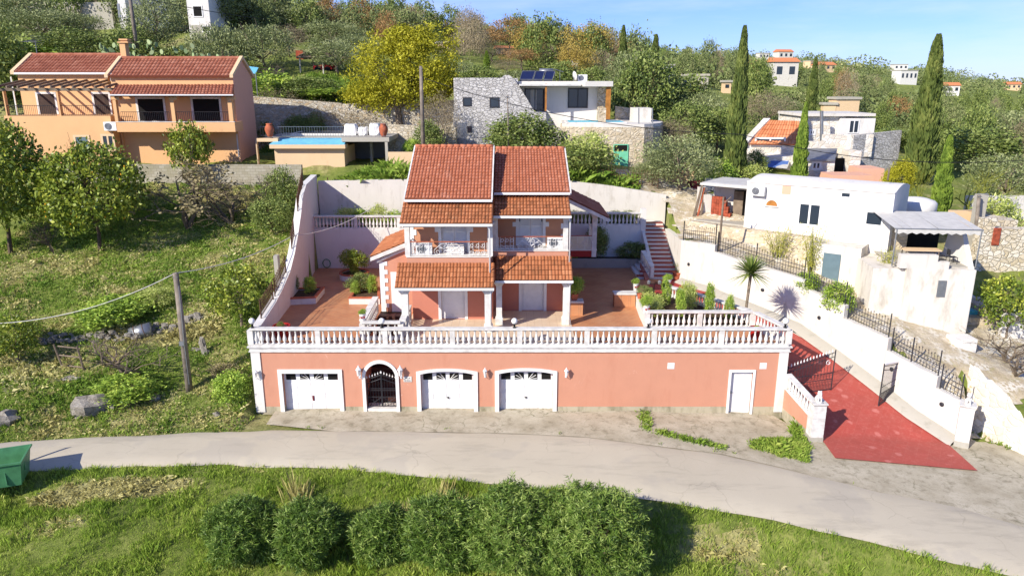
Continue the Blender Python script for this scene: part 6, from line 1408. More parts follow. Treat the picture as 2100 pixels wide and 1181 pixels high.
m.box(x0, x1, YC + 1.4, YC + 3.2, z0 + .25, z1); m.frustum((x0 + x1) / 2 + .3, YC + 2.3, z1, z1 + .75, (x1 - x0) * .36, .85, (x1 - x0) * .28, .7); V5('body', m, 'redp', t)
m = MB(); m.frustum((x0 + x1) / 2 + .3, YC + 2.28, z1 + .12, z1 + .62, (x1 - x0) * .35, .87, (x1 - x0) * .3, .76); V5('windscreen', m, 'glass', t)
for wx in (x0 + .45, x1 - .45):
    for wy in (YC + 1.38, YC + 3.0): m = MB(Matrix.Translation((wx, wy, z0 + .28)) @ Matrix.Rotation(R(90), 4, 'X')); m.lathe([(.28, -.1), (.3, -.05), (.3, .05), (.28, .1)], n=12); V5('wheel', m, 'black', t)
for k in (0, 1): m = MB(); m.box(x0 - .03, x0, YC + 1.6 + k * 1.2, YC + 1.85 + k * 1.2, z0 + .6, z0 + .8); V5('headlight', m, 'pot', t)
# ---- white buildings at the top left
ub = thing('hill_building', 'white two storey building cut by the top edge of the photo', 'building', tuple(atY(300, 60, 88)))
m = pbox(232, 262, -60, 45, 88, 8, dn=2); V5('left_block', m, 'white', ub); m = pbox(262, 345, -60, 30, 92, 8, dn=3); V5('middle_block', m, 'white', ub); m = pbox(375, 432, -60, 52, 88, 9, dn=2); V5('right_block', m, 'white', ub)
V5('lower_storey', pbox(392, 436, 52, 78, 87.5, 8, dn=1), 'conc', ub); pwin(ub, 394, 417, 12, 36, 88, 'trim', 'dark', .1, 0); pwin(ub, 413, 434, 53, 67, 87.5, 'trim', 'dark', .1, 0); pwin(ub, 240, 249, 8, 45, 88, 'galv', 'greyd', .1, 0, 'tall_window')
pthing('hill_wall', 'mossy concrete wall behind the trees at the top left', 'wall', 'conc', (60, 232, 5, 45, 96, .5, 2))
V5('pilaster', pbox(100, 106, 2, 45, 95.7, .3), 'conc', bpy.data.objects['hill_wall'])
# ---- distant houses
def land(px, py, Ymin):
    Y = 66.; best = None
    while Y < 1100:
        p = atY(px, py, Y); h = H(p.x, p.y)
        if best is None or p.z - h < best[0]: best = (p.z - h, p, h)
        if p.z <= h: break
        Y *= 1.012
    p = best[1]; return Vector((p.x, p.y, best[2]))
HH = []
def house(px, py, Y, w_, h_, lab, roof='tilef', wall='whitew', flat=False, d_=None, wn=3):
    p = land(px, py + 2, Y); s = p.y / FPX; Y = p.y; W = w_ * s; Hh = h_ * s * 1.15; D = (d_ or w_ * .8) * s; t = thing('hill_house', lab, 'house', (p.x, Y, p.z + h_ * s * .3), R(random.uniform(-12, 18)), 'distant houses on the wooded hill'); HH.append((p.x, Y, W * .62 + .5))
    F = wmat(t); m = MB(F); m.box(-W/2, W/2, 0, D, -9, Hh); V5('wall', m, wall, t)
    if flat: m = MB(F); m.box(-W/2 - .2, W/2 + .2, -.2, D + .2, Hh, Hh + .3); V5('roof', m, 'conc', t)
    else: m = MB(F); e = .4; r = Hh + D * .2; m.add([(-W/2 - e, -e, Hh - .1), (W/2 + e, -e, Hh - .1), (W/2 + e, D/2, r), (-W/2 - e, D/2, r), (W/2 + e, D + e, Hh - .1), (-W/2 - e, D + e, Hh - .1)], [(0,1,2,3),(3,2,4,5),(0,3,5),(1,4,2)], .5); V5('roof', m, roof, t)
    for k in range(wn):
        x = -W/2 + W * (k + .5) / wn; m = MB(F); ww = W / wn * .22; m.box(x - ww, x + ww, -.06, 0, Hh * .35, Hh * .75); V5('window', m, 'glass', t)
    return t
house(1608, 178, 170, 50, 32, 'cream house with orange gable roof in the middle of the wooded slope', 'tilef', 'whitew', wn=2)
house(1862, 172, 330, 36, 18, 'white two storey block with rows of windows left of the tall cypress', 'tilef', 'white', True, wn=4)
house(1946, 196, 300, 36, 14, 'white house with orange roof right of the tall cypress', 'tilef', 'white')
house(1611, 124, 420, 30, 12, 'pale house with orange roof on the ridge', 'tilef', 'whitew')
house(1568, 106, 450, 20, 9, 'small pale house on the crest of the ridge', 'conc', 'whitew', True)
house(1672, 140, 330, 26, 10, 'pale stone ruin below the ridge', 'conc', 'cream', True)
house(1697, 148, 310, 36, 10, 'cream long house below the ridge', 'tilef', 'cream')
house(1848, 138, 440, 26, 9, 'white house beside the dark round tree on the ridge', 'conc', 'white', True)
house(1563, 138, 360, 24, 9, 'low pale shed house between ridge and slope', 'conc', 'cream', True)
house(1362, 172, 130, 34, 24, 'grey latticed building behind the cypress pair', 'conc', 'stoneg', True, wn=2)
house(1425, 178, 140, 50, 14, 'long low concrete building right of the latticed one', 'conc', 'conc', True)
house(1735, 246, 110, 46, 26, 'bare tan building site with a ramp above the far villa', 'conc', 'cream', True, wn=0)
house(1700, 232, 125, 24, 12, 'small tan block above the building site', 'conc', 'cream', True, wn=0)
house(2078, 186, 330, 26, 9, 'small cream house near the right edge', 'tilef', 'cream')
house(1410, 108, 480, 20, 8, 'tiny pale house on the left of the ridge', 'conc', 'whitew', True)
house(1035, 62, 330, 26, 9, 'pale house peeping over the brown trees', 'tilef', 'whitew')
house(1180, 66, 330, 14, 7, 'little white house above the autumn trees', 'conc', 'white', True, wn=1)
house(905, 46, 260, 26, 5, 'long pale wall on the left skyline', 'conc', 'cream', True, wn=0)
house(1490, 190, 105, 16, 14, 'tiny hut beside the road poles', 'conc', 'cream', True, wn=1)
# ---------------------------------------------------------------- vegetation
def unit(n, g):
    v = g.normal(size=(n, 3)); return v / np.linalg.norm(v, axis=1, keepdims=True)
def leaves(c, L_, W_, g, d=None, fold=0., vals=None, jit=.35):
    """rhombic leaves: centres c (n,3), direction d"""
    n = len(c); d = unit(n, g) if d is None else d / np.linalg.norm(d, axis=1, keepdims=True)
    s = np.cross(d, unit(n, g)); s /= np.linalg.norm(s, axis=1, keepdims=True) + 1e-9
    l = (L_ * (1 + jit * g.uniform(-1, 1, n)))[:, None]; w_ = (W_ * (1 + jit * g.uniform(-1, 1, n)))[:, None]
    a = c - d * l * .5; b = c + s * w_ * .5; e = c + d * l * .5; f = c - s * w_ * .5
    v = np.stack([a, b, e, f], 1).reshape(-1, 3); F = np.arange(4 * n).reshape(n, 4)
    return v, F, (g.uniform(0, 1, n) if vals is None else vals)
def crown_pts(g, R3, nc, per, cr, hollow=.55, lump=.25, zc=0., flat=-.9):
    d = unit(nc * 2, g); d = d[d[:, 2] > flat][:nc]; nc = len(d)
    lob = unit(7, g); l = np.max(d @ lob.T, axis=1); rad = (hollow + (1 - hollow) * g.uniform(0, 1, nc) ** .5) * (1 + lump * (l - .75) * 2)
    c = d * rad[:, None] * np.array(R3); c[:, 2] += zc
    val = np.clip(g.normal(.5, .2, nc), 0, 1)
    p = np.repeat(c, per, 0) + g.normal(size=(nc * per, 3)) * cr * np.array([1, 1, .75]); out = np.repeat(d, per, 0)
    v = np.clip(np.repeat(val, per) + g.normal(0, .16, nc * per), 0, 1)
    return p, out, v, c
def limbs(base, h, tips, r0, g, n=6, bend=.12, sides=6):
    """trunk plus limbs reaching to the given tips"""
    m = MB(); top = Vector((g.normal(0, bend * .4) * h, g.normal(0, bend * .4) * h, h))
    mid = Vector((g.normal(0, bend * .3) * h, g.normal(0, bend * .3) * h, h * .5))
    m.tube([(0, 0, -.4), (0, 0, 0), mid, top], [r0 * 1.5, r0 * 1.15, r0 * .9, r0 * .75], sides)
    for t in tips:
        t = Vector(t); s = mid.lerp(top, g.uniform(.5, 1.)); q = s.lerp(t, .5) + Vector((g.normal(0, .1), g.normal(0, .1), g.normal(0, .08))) * (t - s).length
        m.tube([s, q, t], [r0 * .5, r0 * .32, r0 * .1], 5)
        for _ in range(2):
            e = q.lerp(t, .4); e2 = e + (t - s) * .35 + Vector(tuple(g.normal(0, .22, 3))) * (t - s).length; m.tube([q, e2], [r0 * .22, r0 * .06], 4)
    return m
def meshof(mb, mat, name='trunk'):
    o = mb.build(name, M[mat]); me = o.data; bpy.data.objects.remove(o); return me
PROTO = {}
def proto(kind, seed):
    k = (kind, seed)
    if k in PROTO: return PROTO[k]
    g = np.random.default_rng(hash(kind) % 1 + seed * 101 + sum(map(ord, kind))); fruit = None
    # all protos have unit-ish size: total height 1, crown radius ~ .5 (scaled on placement); leaf sizes relative
    spec = {   # trunk top, crown centre z, R3, clumps, per, cr, leaf L, W, crown mat, trunk r, hollow, lump
        'citrus': (.34, .60, (.5, .5, .42), 330, 26, .05, .042, .026, 'citrus', .022, .62, .22),
        'citrus_small': (.34, .60, (.5, .5, .42), 150, 22, .06, .06, .036, 'citrus', .025, .6, .25),
        'olive': (.3, .58, (.5, .5, .42), 230, 26, .07, .05, .016, 'olive', .03, .5, .45),
        'evergreen': (.25, .55, (.5, .5, .46), 230, 24, .065, .05, .028, 'olived', .03, .55, .4),
        'mimosa': (.36, .64, (.5, .45, .36), 420, 26, .042, .034, .017, 'mimosa', .022, .45, .5),
        'autumn': (.4, .66, (.5, .5, .36), 200, 16, .06, .034, .024, 'autumn', .02, .35, .5),
        'ochre': (.4, .66, (.5, .5, .36), 230, 18, .06, .034, .024, 'autumny', .02, .35, .5),
        'greybrown': (.36, .64, (.5, .5, .38), 240, 20, .06, .05, .006, 'greybr', .02, .3, .4),
        'shrub': (.1, .5, (.5, .5, .48), 160, 22, .08, .085, .036, 'shrub', .02, .5, .3),
        'shrubpale': (.1, .5, (.5, .5, .48), 150, 18, .09, .09, .03, 'shrubl', .02, .4, .35),
        'farolive': (.2, .5, (.5, .5, .45), 110, 30, .08, .055, .028, 'farwood', .04, .6, .3),
        'fardark': (.2, .5, (.5, .5, .45), 110, 30, .08, .055, .034, 'olived', .04, .6, .3),
        'farbrown': (.2, .55, (.5, .5, .42), 110, 26, .09, .05, .016, 'greybr', .04, .5, .3),
        'farochre': (.2, .55, (.5, .5, .42), 110, 22, .09, .045, .03, 'autumn', .04, .5, .3),
    }
    if kind in spec:
        tt, zc, R3, nc, per, cr, L_, W_, mat, r0, hol, lump = spec[kind]
        p, out, v, c = crown_pts(g, R3, nc, per, cr, hol, lump, zc, -.8)
        dd = unit(len(p), g) + out * .6
        if kind == 'olive': dd = unit(len(p), g) * .8 + out * .5 + np.array([0, 0, .5])
        vv, F, va = leaves(p, L_, W_, g, dd, vals=v); crown = fastmesh('crown', vv, F, va); crown.materials.append(M[mat])
        tips = [c[i] * np.array([.8, .8, 1]) for i in g.integers(0, len(c), 9 if 'far' not in kind else 3)]
        trunk = meshof(limbs(None, tt, tips, r0, g), 'bark' if kind in ('citrus', 'evergreen', 'mimosa') else 'barkp')
        if kind == 'citrus':
            q = c[g.integers(0, len(c), 70)] + g.normal(size=(70, 3)) * .03; q = q * 1.0
            fb = MB()
            for x in q: fb.lathe([(.001, -.009), (.008, -.005), (.008, .005), (.001, .009)], tuple(x), 5)
            fruit = meshof(fb, 'fruit', 'fruit')
    elif kind in ('cypress', 'cypressl', 'cypressfar'):
        n = 6500 if kind != 'cypressfar' else 500; z = g.uniform(0.02, 1, n); prof = np.minimum(1, (z / .12) ** .5) * np.clip(1 - z, 0, 1) ** .62 * 1.05
        a = g.uniform(0, 2*math.pi, n); lum = .68 + .5 * vnoise(a * 2.2 + seed * 7, z * 17, 3) ; r = .5 * prof * lum * (.75 + .25 * g.uniform(0, 1, n) ** .5)
        p = np.stack([r * np.cos(a), r * np.sin(a), z], 1); dd = np.stack([np.cos(a) * .06, np.sin(a) * .06, np.full(n, .03)], 1)
        # the proto is later scaled strongly in z: give leaves their direction in the scaled space
        L_, W_ = (.16, .05) if kind != 'cypressfar' else (.35, .2)
        s = np.cross(unit(n, g), [0, 0, 1]); s /= np.linalg.norm(s, axis=1, keepdims=True)
        up = np.array([0, 0, 1]) * .022 * (1 if kind != 'cypressfar' else 2.2); rad = np.stack([np.cos(a), np.sin(a), 0*a], 1) * .06
        aa = p - up; ee = p + up + rad; b = p + s * W_; f = p - s * W_
        vv = np.stack([aa, b, ee, f], 1).reshape(-1, 3); F = np.arange(4*n).reshape(n, 4); va = np.clip(vnoise(a * 2 + seed, z * 22, 5) * .8 + g.uniform(-.2, .3, n), 0, 1)
        crown = fastmesh('crown', vv, F, va); crown.materials.append(M['cypl' if kind == 'cypressl' else 'cyp'])
        m = MB(); m.tube([(0, 0, -.03), (0, 0, .5), (0, 0, .96)], [.07, .05, .01], 6); trunk = meshof(m, 'bark')
    elif kind == 'bare' or kind == 'bareyellow':
        m = MB(); rr = random.Random(seed)
        def br(p, d, l, r, depth):
            q = p + d * l * .5 + Vector((rr.gauss(0, .06), rr.gauss(0, .06), rr.gauss(0, .04))) * l; e = q + (d + Vector((rr.gauss(0, .2), rr.gauss(0, .2), rr.gauss(0, .12)))).normalized() * l * .5
            m.tube([p, q, e], [r, r * .8, r * .55], 4 if depth > 1 else 3, False)
            if depth == 0: return
            for k in range(rr.choice((2, 3, 3))):
                nd = (d * (.8 if kind == 'bare' else 1.2) + Vector((rr.gauss(0, .62), rr.gauss(0, .62), rr.gauss(.1, .4)))).normalized(); br(q.lerp(e, rr.uniform(.3, 1)), nd, l * rr.uniform(.6, .85), r * .55, depth - 1)
        for k in range(4): a = rr.uniform(0, 6.28); br(Vector((0, 0, -.02)), Vector((.45 * math.cos(a), .45 * math.sin(a), 1)).normalized(), .34, .018, 4)
        trunk = meshof(m, 'twig' if kind == 'bare' else 'bamboo', 'branches'); crown = None
        trunk['v'] = 1
    elif kind == 'dryleafed':
        tr, _, _ = proto('bare', seed + 50); trunk = tr; g = np.random.default_rng(seed); co = np.empty(len(tr.vertices) * 3, np.float32); tr.vertices.foreach_get('co', co); co = co.reshape(-1, 3); p = co[g.integers(0, len(co), 1300)]; p = p[p[:, 2] > .25] + g.normal(size=(int((p[:, 2] > .25).sum()), 3)) * .015
        vv, F, va = leaves(p, .035, .024, g); crown = fastmesh('crown', vv, F, va); crown.materials.append(M['dryleaf'])
    PROTO[k] = (trunk, crown, fruit)
    return PROTO[k]
def gp(px, py):
    return onz(px, py, lambda x, y: H(x, y))
NT = [0]
def tree(kind, label, base=None, top=0, wpx=100, Y=None, name=None, cat='tree', group=None, seed=None, single=False, xyz=None, hw=None):
    """base: ground pixel; or Y given with px. top: pixel row of the highest leaf"""
    if xyz is None:
        if Y is None: p = gp(*base)
        else: x = px2x(base[0], Y, 3); p = Vector((x, Y, H(x, Y)))
        ht = atY(base[0], top, p.y).z - p.z; x0 = p.y * 1.03 / FPX; wd = wpx * x0
    else: p = Vector(xyz); ht, wd = hw
    NT[0] += 1; seed = NT[0] % 3 if seed is None else seed
    tr, cr, fr = proto(kind, seed); rz = NT[0] * 2.399
    name = name or ('cypress_tree' if 'cyp' in kind else 'tree')
    if single:
        o = bpy.data.objects.new(name, cr); COL.objects.link(o); o.location = p; o.rotation_euler = (0, 0, rz); o.scale = (wd, wd, ht); return tag(o, label, cat, group)
    t = thing(name, label, cat, tuple(p), rz, group); t.scale = (wd, wd, ht)
    for nm, me in (('trunk', tr), ('crown', cr), ('fruit', fr)):
        if me is None: continue
        o = bpy.data.objects.new('branches' if (nm == 'trunk' and kind.startswith('bare')) else nm, me); COL.objects.link(o); o.parent = t
    return t
# ---- left slope
tree('citrus', 'tall orange tree with fruit at the left edge of the slope', (22, 520), 262, 190, name='orange_tree')
tree('citrus', 'round orange tree with fruit below the block wall', (205, 512), 306, 182, name='orange_tree')
tree('citrus_small', 'small round orange tree in front of the apricot house', (403, 325), 256, 78, Y=55.4, name='orange_tree')
tree('citrus_small', 'slender dark orange tree left of the terrace wall', (496, 668), 548, 116, name='orange_tree')
tree('citrus_small', 'yellowish young tree at the left edge under the cable', (38, 745), 655, 110, name='orange_tree')
tree('evergreen', 'dark bush leaning on the upper left boundary wall', (560, 475), 405, 95, name='bush', cat='bush')
tree('evergreen', 'dark shrub against the climbing boundary wall', (585, 445), 350, 70, name='bush', cat='bush', seed=1)
tree('dryleafed', 'thin tree with dry brown leaves before the block wall', (385, 468), 300, 230, cat='tree', seed=1)
tree('bare', 'bare grey bush right of the dry leafed tree', (475, 458), 315, 230, name='bare_bush', cat='bush', seed=1)
tree('bare', 'bare shrub at the foot of the block wall end', (545, 440), 325, 170, name='bare_bush', cat='bush', seed=2)
tree('bare', 'broken bare bush left of the orange tree trunk', (112, 520), 430, 90, name='bare_bush', cat='bush', seed=3)
tree('bare', 'grey tangle of cut branches beside the wooden frame', (285, 770), 655, 290, name='bare_bush', cat='bush', seed=2)
tree('dryleafed', 'brownish scrub right of the utility pole', (450, 790), 725, 110, name='dry_bush', cat='bush', seed=2)
tree('shrub', 'green scrub at the foot of the left corner pilaster', (478, 822), 765, 74, name='bush', cat='bush')
tree('shrub', 'low green bush under the tangle of cut branches', (270, 812), 772, 120, name='bush', cat='bush')
tree('shrub', 'leafy bush along the dry stone terrace', (240, 660), 612, 130, name='bush', cat='bush')
tree('shrubpale', 'pale thistle like bush left of the utility pole', (325, 625), 590, 70, name='bush', cat='bush')
# ---- top left around the apricot house
T6 = [('evergreen', 18, 70, 35, 140, 'dark tree behind the pergola at the left edge'), ('evergreen', 40, 71, 150, 90, 'low dark bush behind the pergola'), ('olive', 60, 84, -25, 150, 'olive tree below the mossy concrete wall, leftmost'),
 ('olive', 130, 80, 10, 120, 'olive tree below the mossy concrete wall, middle one'), ('shrub', 105, 74, 82, 130, 'low scrub behind the left tiled roof'), ('evergreen', 185, 76, 62, 110, 'dark scrub tree left of the chimney'),
 ('olive', 200, 84, 20, 100, 'olive tree just left of the hill building'), ('evergreen', 290, 75, 60, 120, 'dark bushy tree right of the chimney'), ('olive', 350, 80, 0, 110, 'pale olive tree before the middle hill block'),
 ('evergreen', 385, 76, 95, 90, 'dark bush under the hill building'), ('olive', 478, 76, 42, 95, 'rounded olive tree right of the hill building'), ('olive', 450, 92, -20, 110, 'tall olive tree cut by the top edge, left'),
 ('olive', 560, 78, 45, 105, 'rounded olive tree above the blue panel'), ('olive', 520, 96, -25, 120, 'tall olive tree cut by the top edge, middle'), ('olive', 640, 100, 12, 130, 'tall olive tree above the open shed'),
 ('evergreen', 590, 105, 2, 100, 'dark tree on the skyline left of the open shed'), ('olive', 700, 92, 40, 100, 'big olive tree between shed and mimosa'), ('olive', 705, 78, 85, 110, 'grey olive tree right of the open shed'),
 ('greybrown', 612, 84, 55, 70, 'leafless grey tree above the open shed'), ('olive', 745, 84, 68, 90, 'olive tree just left of the mimosa'), ('evergreen', 420, 100, -30, 120, 'dark tree behind the hill building'),
 ('shrub', 560, 71, 150, 110, 'flowering scrub on the bank above the pool deck, left'), ('evergreen', 640, 71, 160, 120, 'dark scrub on the bank above the pool deck, middle'), ('shrub', 700, 70, 180, 110, 'green scrub on the bank above the pool deck, right'),
 ('greybrown', 585, 68, 190, 90, 'dry creeper hanging over the stone wall, left'), ('greybrown', 660, 67, 208, 110, 'dry creeper hanging over the stone wall, middle'), ('greybrown', 735, 67, 215, 110, 'dry creeper heap over the stone wall, right'),
 ('evergreen', 565, 66, 245, 50, 'dark bush in the corner of the stone wall'), ('evergreen', 615, 65, 240, 50, 'dark round bush below the creeper on the pool deck'), ('evergreen', 650, 65, 236, 50, 'second dark round bush behind the pool')]
for k, px, Y, top, w_, lb in T6:
    tree(k, lb, (px, 0), top, w_, Y=Y, name={'olive': 'olive_tree', 'shrub': 'bush', 'greybrown': 'dry_tree'}.get(k, 'evergreen_tree'), cat='bush' if k == 'shrub' else 'tree')
tree('bare', 'bare white branched shrub left of the open shed', (590, 155), 105, 90, Y=74, name='bare_bush', cat='bush', seed=1)
# mimosa: two big lobes on one trunk
pm = Vector((px2x(822, 66, 7), 66, H(px2x(822, 66, 7), 66))); tm = thing('mimosa_tree', 'large yellow green mimosa with forked trunk behind the villa roof', 'tree', tuple(pm))
g_ = np.random.default_rng(5); V_ = []; F_ = []; A_ = []; tips = []
off = 0
for cpx, cpy, rx, rz in ((790, 150, 3.1, 3.0), (868, 118, 3.0, 3.0), (850, 175, 3.2, 1.9), (760, 195, 2.0, 1.2), (900, 170, 1.8, 1.6), (835, 85, 1.9, 1.5)):
    c = atY(cpx, cpy, 66) - pm; p, o_, v, cc_ = crown_pts(g_, (rx, rx * .8, rz), int(85 * rx), 26, .3, .45, .4, 0, -.95); p = p + np.array(c); vv, F, va = leaves(p, .26, .1, g_, unit(len(p), g_) + o_ * .3, vals=v)
    V_.append(vv); F_.append(F + off); off += len(vv); A_.append(va); tips += [tuple(Vector(c) + Vector(x) * .7) for x in cc_[:5]]
cm = fastmesh('crown', np.concatenate(V_), np.concatenate(F_), np.concatenate(A_)); cm.materials.append(M['mimosa']); o = bpy.data.objects.new('crown', cm); COL.objects.link(o); o.parent = tm
mb = MB(Matrix.Translation(pm)); f0 = Vector(atY(816, 222, 66)) - pm; mb.tube([(.1, 0, -.5), (0, 0, 1.3), f0], [.42, .33, .26], 8)
for t_ in tips:
    t_ = Vector(t_); q = f0.lerp(t_, .45) + Vector((random.gauss(0, .3), random.gauss(0, .3), .3)); mb.tube([f0, q, t_], [.15, .09, .03], 5)
mb.build('trunk', M['barkp'], tm)
# ---- behind and right of the villa
T7 = [('evergreen', 1085, 58, 238, 140, 'dark bushy evergreen right of the thin pole above the roof', 'evergreen_tree'), ('evergreen', 1045, 58.5, 250, 70, 'narrow dark evergreen beside the thin pole', 'evergreen_tree'), ('shrubpale', 1205, 55.5, 272, 100, 'pale leafy bush right of the roof ridge', 'bush'),
 ('evergreen', 1195, 54.8, 300, 120, 'green bush behind the right roof edge', 'bush'), ('olive', 1392, 54, 285, 150, 'broad olive tree left of the burgundy door', 'olive_tree'), ('olive', 1335, 54.5, 320, 80, 'smaller olive tree beside the mint door', 'olive_tree'),
 ('evergreen', 885, 60, 250, 60, 'ivy covered shrub behind the wooden utility pole', 'bush'), ('shrub', 848, 59, 285, 30, 'small green bush at the mimosa foot', 'bush'), ('greybrown', 905, 61, 200, 70, 'thin dry tree left of the stone villa', 'dry_tree'),
 ('evergreen', 1310, 72, 110, 110, 'dark green tree mass behind the white flat roof', 'evergreen_tree'), ('evergreen', 1370, 75, 150, 120, 'dark evergreen right behind the pool villa', 'evergreen_tree'), ('olive', 1290, 82, 95, 90, 'tree between the two small cypresses', 'olive_tree'),
 ('olive', 1420, 72, 185, 100, 'broad olive right of the pool villa', 'olive_tree'), ('evergreen', 1400, 66, 215, 110, 'dense dark tree beside the round stone base', 'evergreen_tree'), ('greybrown', 1375, 62.5, 250, 70, 'brown scrub at the round stone base', 'dry_tree'),
 ('evergreen', 1465, 68, 225, 80, 'dark tree just left of the tallest cypress', 'evergreen_tree'), ('greybrown', 1560, 82, 190, 100, 'grey brown tree above the orange far roof', 'dry_tree'), ('olive', 1600, 90, 195, 70, 'olive behind the far villa', 'olive_tree'),
 ('evergreen', 1545, 62, 310, 40, 'small shrub beside the tallest cypress', 'bush'), ('shrubpale', 1530, 60, 335, 60, 'pale shrub before the far villa', 'bush'), ('shrub', 1470, 57, 330, 60, 'leafy shrub behind the pale lane wall', 'bush'),
 ('mimosa', 1832, 57, 320, 62, 'yellow green conifer behind the pink basins', 'conifer'), ('olive', 2060, 62, 322, 140, 'large grey olive behind the white panel wall', 'olive_tree'), ('evergreen', 1990, 74, 260, 150, 'dark evergreen mass right of the tall cypress', 'evergreen_tree'),
 ('evergreen', 1930, 80, 250, 110, 'dark tree behind the grey side wall', 'evergreen_tree'), ('olive', 2080, 90, 235, 130, 'olive at the right edge of the wood', 'olive_tree'), ('evergreen', 1815, 82, 262, 90, 'round tree behind the blue shaded wing', 'evergreen_tree'),
 ('citrus_small', 2092, 38, 572, 110, 'glossy leaved tree at the right edge over the white wall', 'tree'), ('shrubpale', 2045, 50, 408, 80, 'pale bush above the crazy stone wall', 'bush')]
for k, px, Y, top, w_, lb, nm in T7: tree(k, lb, (px, 0), top, w_, Y=Y, name=nm, cat='bush' if nm == 'bush' else 'tree')
for px, Y, top, w_, lb, k in ((1499, 60, 58, 44, 'tallest dark cypress, left of the far villa', 'cypress'), (1632, 59, 212, 32, 'slim cypress standing before the far villa', 'cypressl'), (1648, 78, 120, 31, 'cypress rising behind the far villa', 'cypress'),
    (1878, 66, 75, 60, 'tall broad cypress right of the grey side wall', 'cypress'), (1923, 52, 280, 44, 'bright green cypress behind the vaulted house', 'cypressl'), (1332, 84, 73, 34, 'right one of the two small cypresses above the flat roof', 'cypress'),
    (1268, 88, 54, 26, 'left one of the two small cypresses above the flat roof', 'cypress'), (1000, 90, 105, 16, 'thin little cypress behind the stone front', 'cypressl')):
    tree(k, lb, (px, 0), top, w_, Y=Y, name='cypress_tree')
tree('bareyellow', 'yellowish leafless willow behind the garden walls', (1985, 0), 300, 130, Y=55, name='willow_tree', seed=1)
tree('bareyellow', 'smaller yellowish leafless willow beside the tall cypress', (1885, 0), 320, 70, Y=56, name='willow_tree', seed=2)
tree('bare', 'bare grey tree spreading over the whitewashed wall by the lane', (2095, 0), 625, 190, Y=35.5, name='bare_tree', seed=4)
tree('bare', 'dense bare crown at the right edge behind the lion pillar', (2120, 0), 680, 190, Y=34, name='bare_tree', seed=5)
# autumn trees behind
ai = 0
for px, Y, top, w_, k in ((985, 118, 55, 85, 'greybrown'), (1045, 110, 40, 90, 'autumn'), (1010, 98, 95, 80, 'greybrown'), (1095, 104, 58, 85, 'ochre'), (1140, 98, 85, 75, 'greybrown'), (1070, 92, 100, 80, 'autumn'), (1195, 96, 55, 95, 'ochre'), (1175, 88, 95, 70, 'ochre'), (1240, 100, 60, 70, 'greybrown'), (1125, 120, 50, 70, 'greybrown'), (955, 105, 75, 80, 'greybrown'), (1225, 90, 105, 60, 'greybrown'), (1040, 88, 125, 60, 'greybrown'), (925, 96, 95, 70, 'greybrown')):
    nm = {'greybrown': 'greyish leafless crown', 'autumn': 'rust brown oak crown', 'ochre': 'ochre yellow oak crown'}[k]
    tree(k, nm + ' ' + ['left of the thin cypress', 'highest above the stone front', 'just behind the thin cypress', 'above the solar panels', 'between two ochre oaks', 'low behind the hump of the stone front', 'highest above the satellite dish', 'low behind the satellite dish', 'left of the small cypress', 'on the skyline behind the ochre oaks', 'at the right flank of the mimosa', 'low beside the small cypress', 'lowest behind the stone front', 'nearest the mimosa on the right'][ai], (px, 0), top, w_, Y=Y, name='autumn_tree'); ai += 1
for i, (px, Y, top, w_) in enumerate(((985, 78, 140, 80), (1075, 80, 140, 90), (1140, 80, 130, 80), (940, 80, 130, 80), (1210, 80, 135, 70), (1265, 76, 150, 70))): tree('olive' if i % 2 else 'evergreen', 'green tree ' + ['behind the left half of the stone front', 'behind the hump of the stone front', 'behind the solar panels', 'between mimosa and stone front', 'right of the satellite dish', 'at the right end of the white flat roof'][i], (px, 0), top, w_, Y=Y, name='green_tree')
# ---- wooded slopes: individual trees, then a far mass
houses = HH
avoid = lambda x, y: any((x - a)**2 + (y - b)**2 < (c + 4)**2 or (b * .58 < y < b and abs(x * b / y - a) < c + 1.5) for a, b, c in houses)
g_ = np.random.default_rng(77); cnt = 0; kinds = ['farolive', 'farolive', 'fardark', 'fardark', 'farbrown', 'farochre', 'cypressfar']
grp = {'farolive': ('grey green olive in the wood on the slope behind', 'olive_tree', 'olive trees of the far wood'), 'fardark': ('dark evergreen in the wood on the slope behind', 'evergreen_tree', 'evergreens of the far wood'), 'farbrown': ('brownish bare tree in the wood on the slope behind', 'dry_tree', 'bare trees of the far wood'), 'farochre': ('rusty leaved tree in the wood on the slope behind', 'autumn_tree', 'rusty trees of the far wood'), 'cypressfar': ('slim dark cypress in the wood on the slope behind', 'cypress_tree', 'cypresses of the far wood')}
used = []
tries = 0
while cnt < 400 and tries < 12000:
    tries += 1
    px = g_.uniform(-40, 2140); Y = 84 * (235 / 84) ** g_.uniform(0, 1); x = px2x(px, Y, 8)
    if px < 1330 and Y < 93: continue
    if 1480 < px < 1800 and Y < 92: continue
    if avoid(x, Y) or any((x-a)**2 + (Y-b)**2 < (2.6 + Y * .012)**2 for a, b in used): continue
    used.append((x, Y)); wts = np.array([3, 3, 3, 3, 1.5 if px > 1300 else 4, .4 if px > 1300 else 1.4, 1.6 if px > 1350 else .2]); k = kinds[g_.choice(7, p=wts / wts.sum())]
    ht = g_.uniform(2.8, 5.4) * (.72 if px > 1340 else 1) * (1.6 if k == 'cypressfar' else 1); wd = g_.uniform(4.6, 8) * (.2 if k == 'cypressfar' else 1); lb, nm, gr = grp[k]
    tree(k, lb, xyz=(x, Y, H(x, Y) - .5), hw=(wd, ht), name=nm, group=gr, single=True, seed=int(g_.integers(0, 3))); cnt += 1
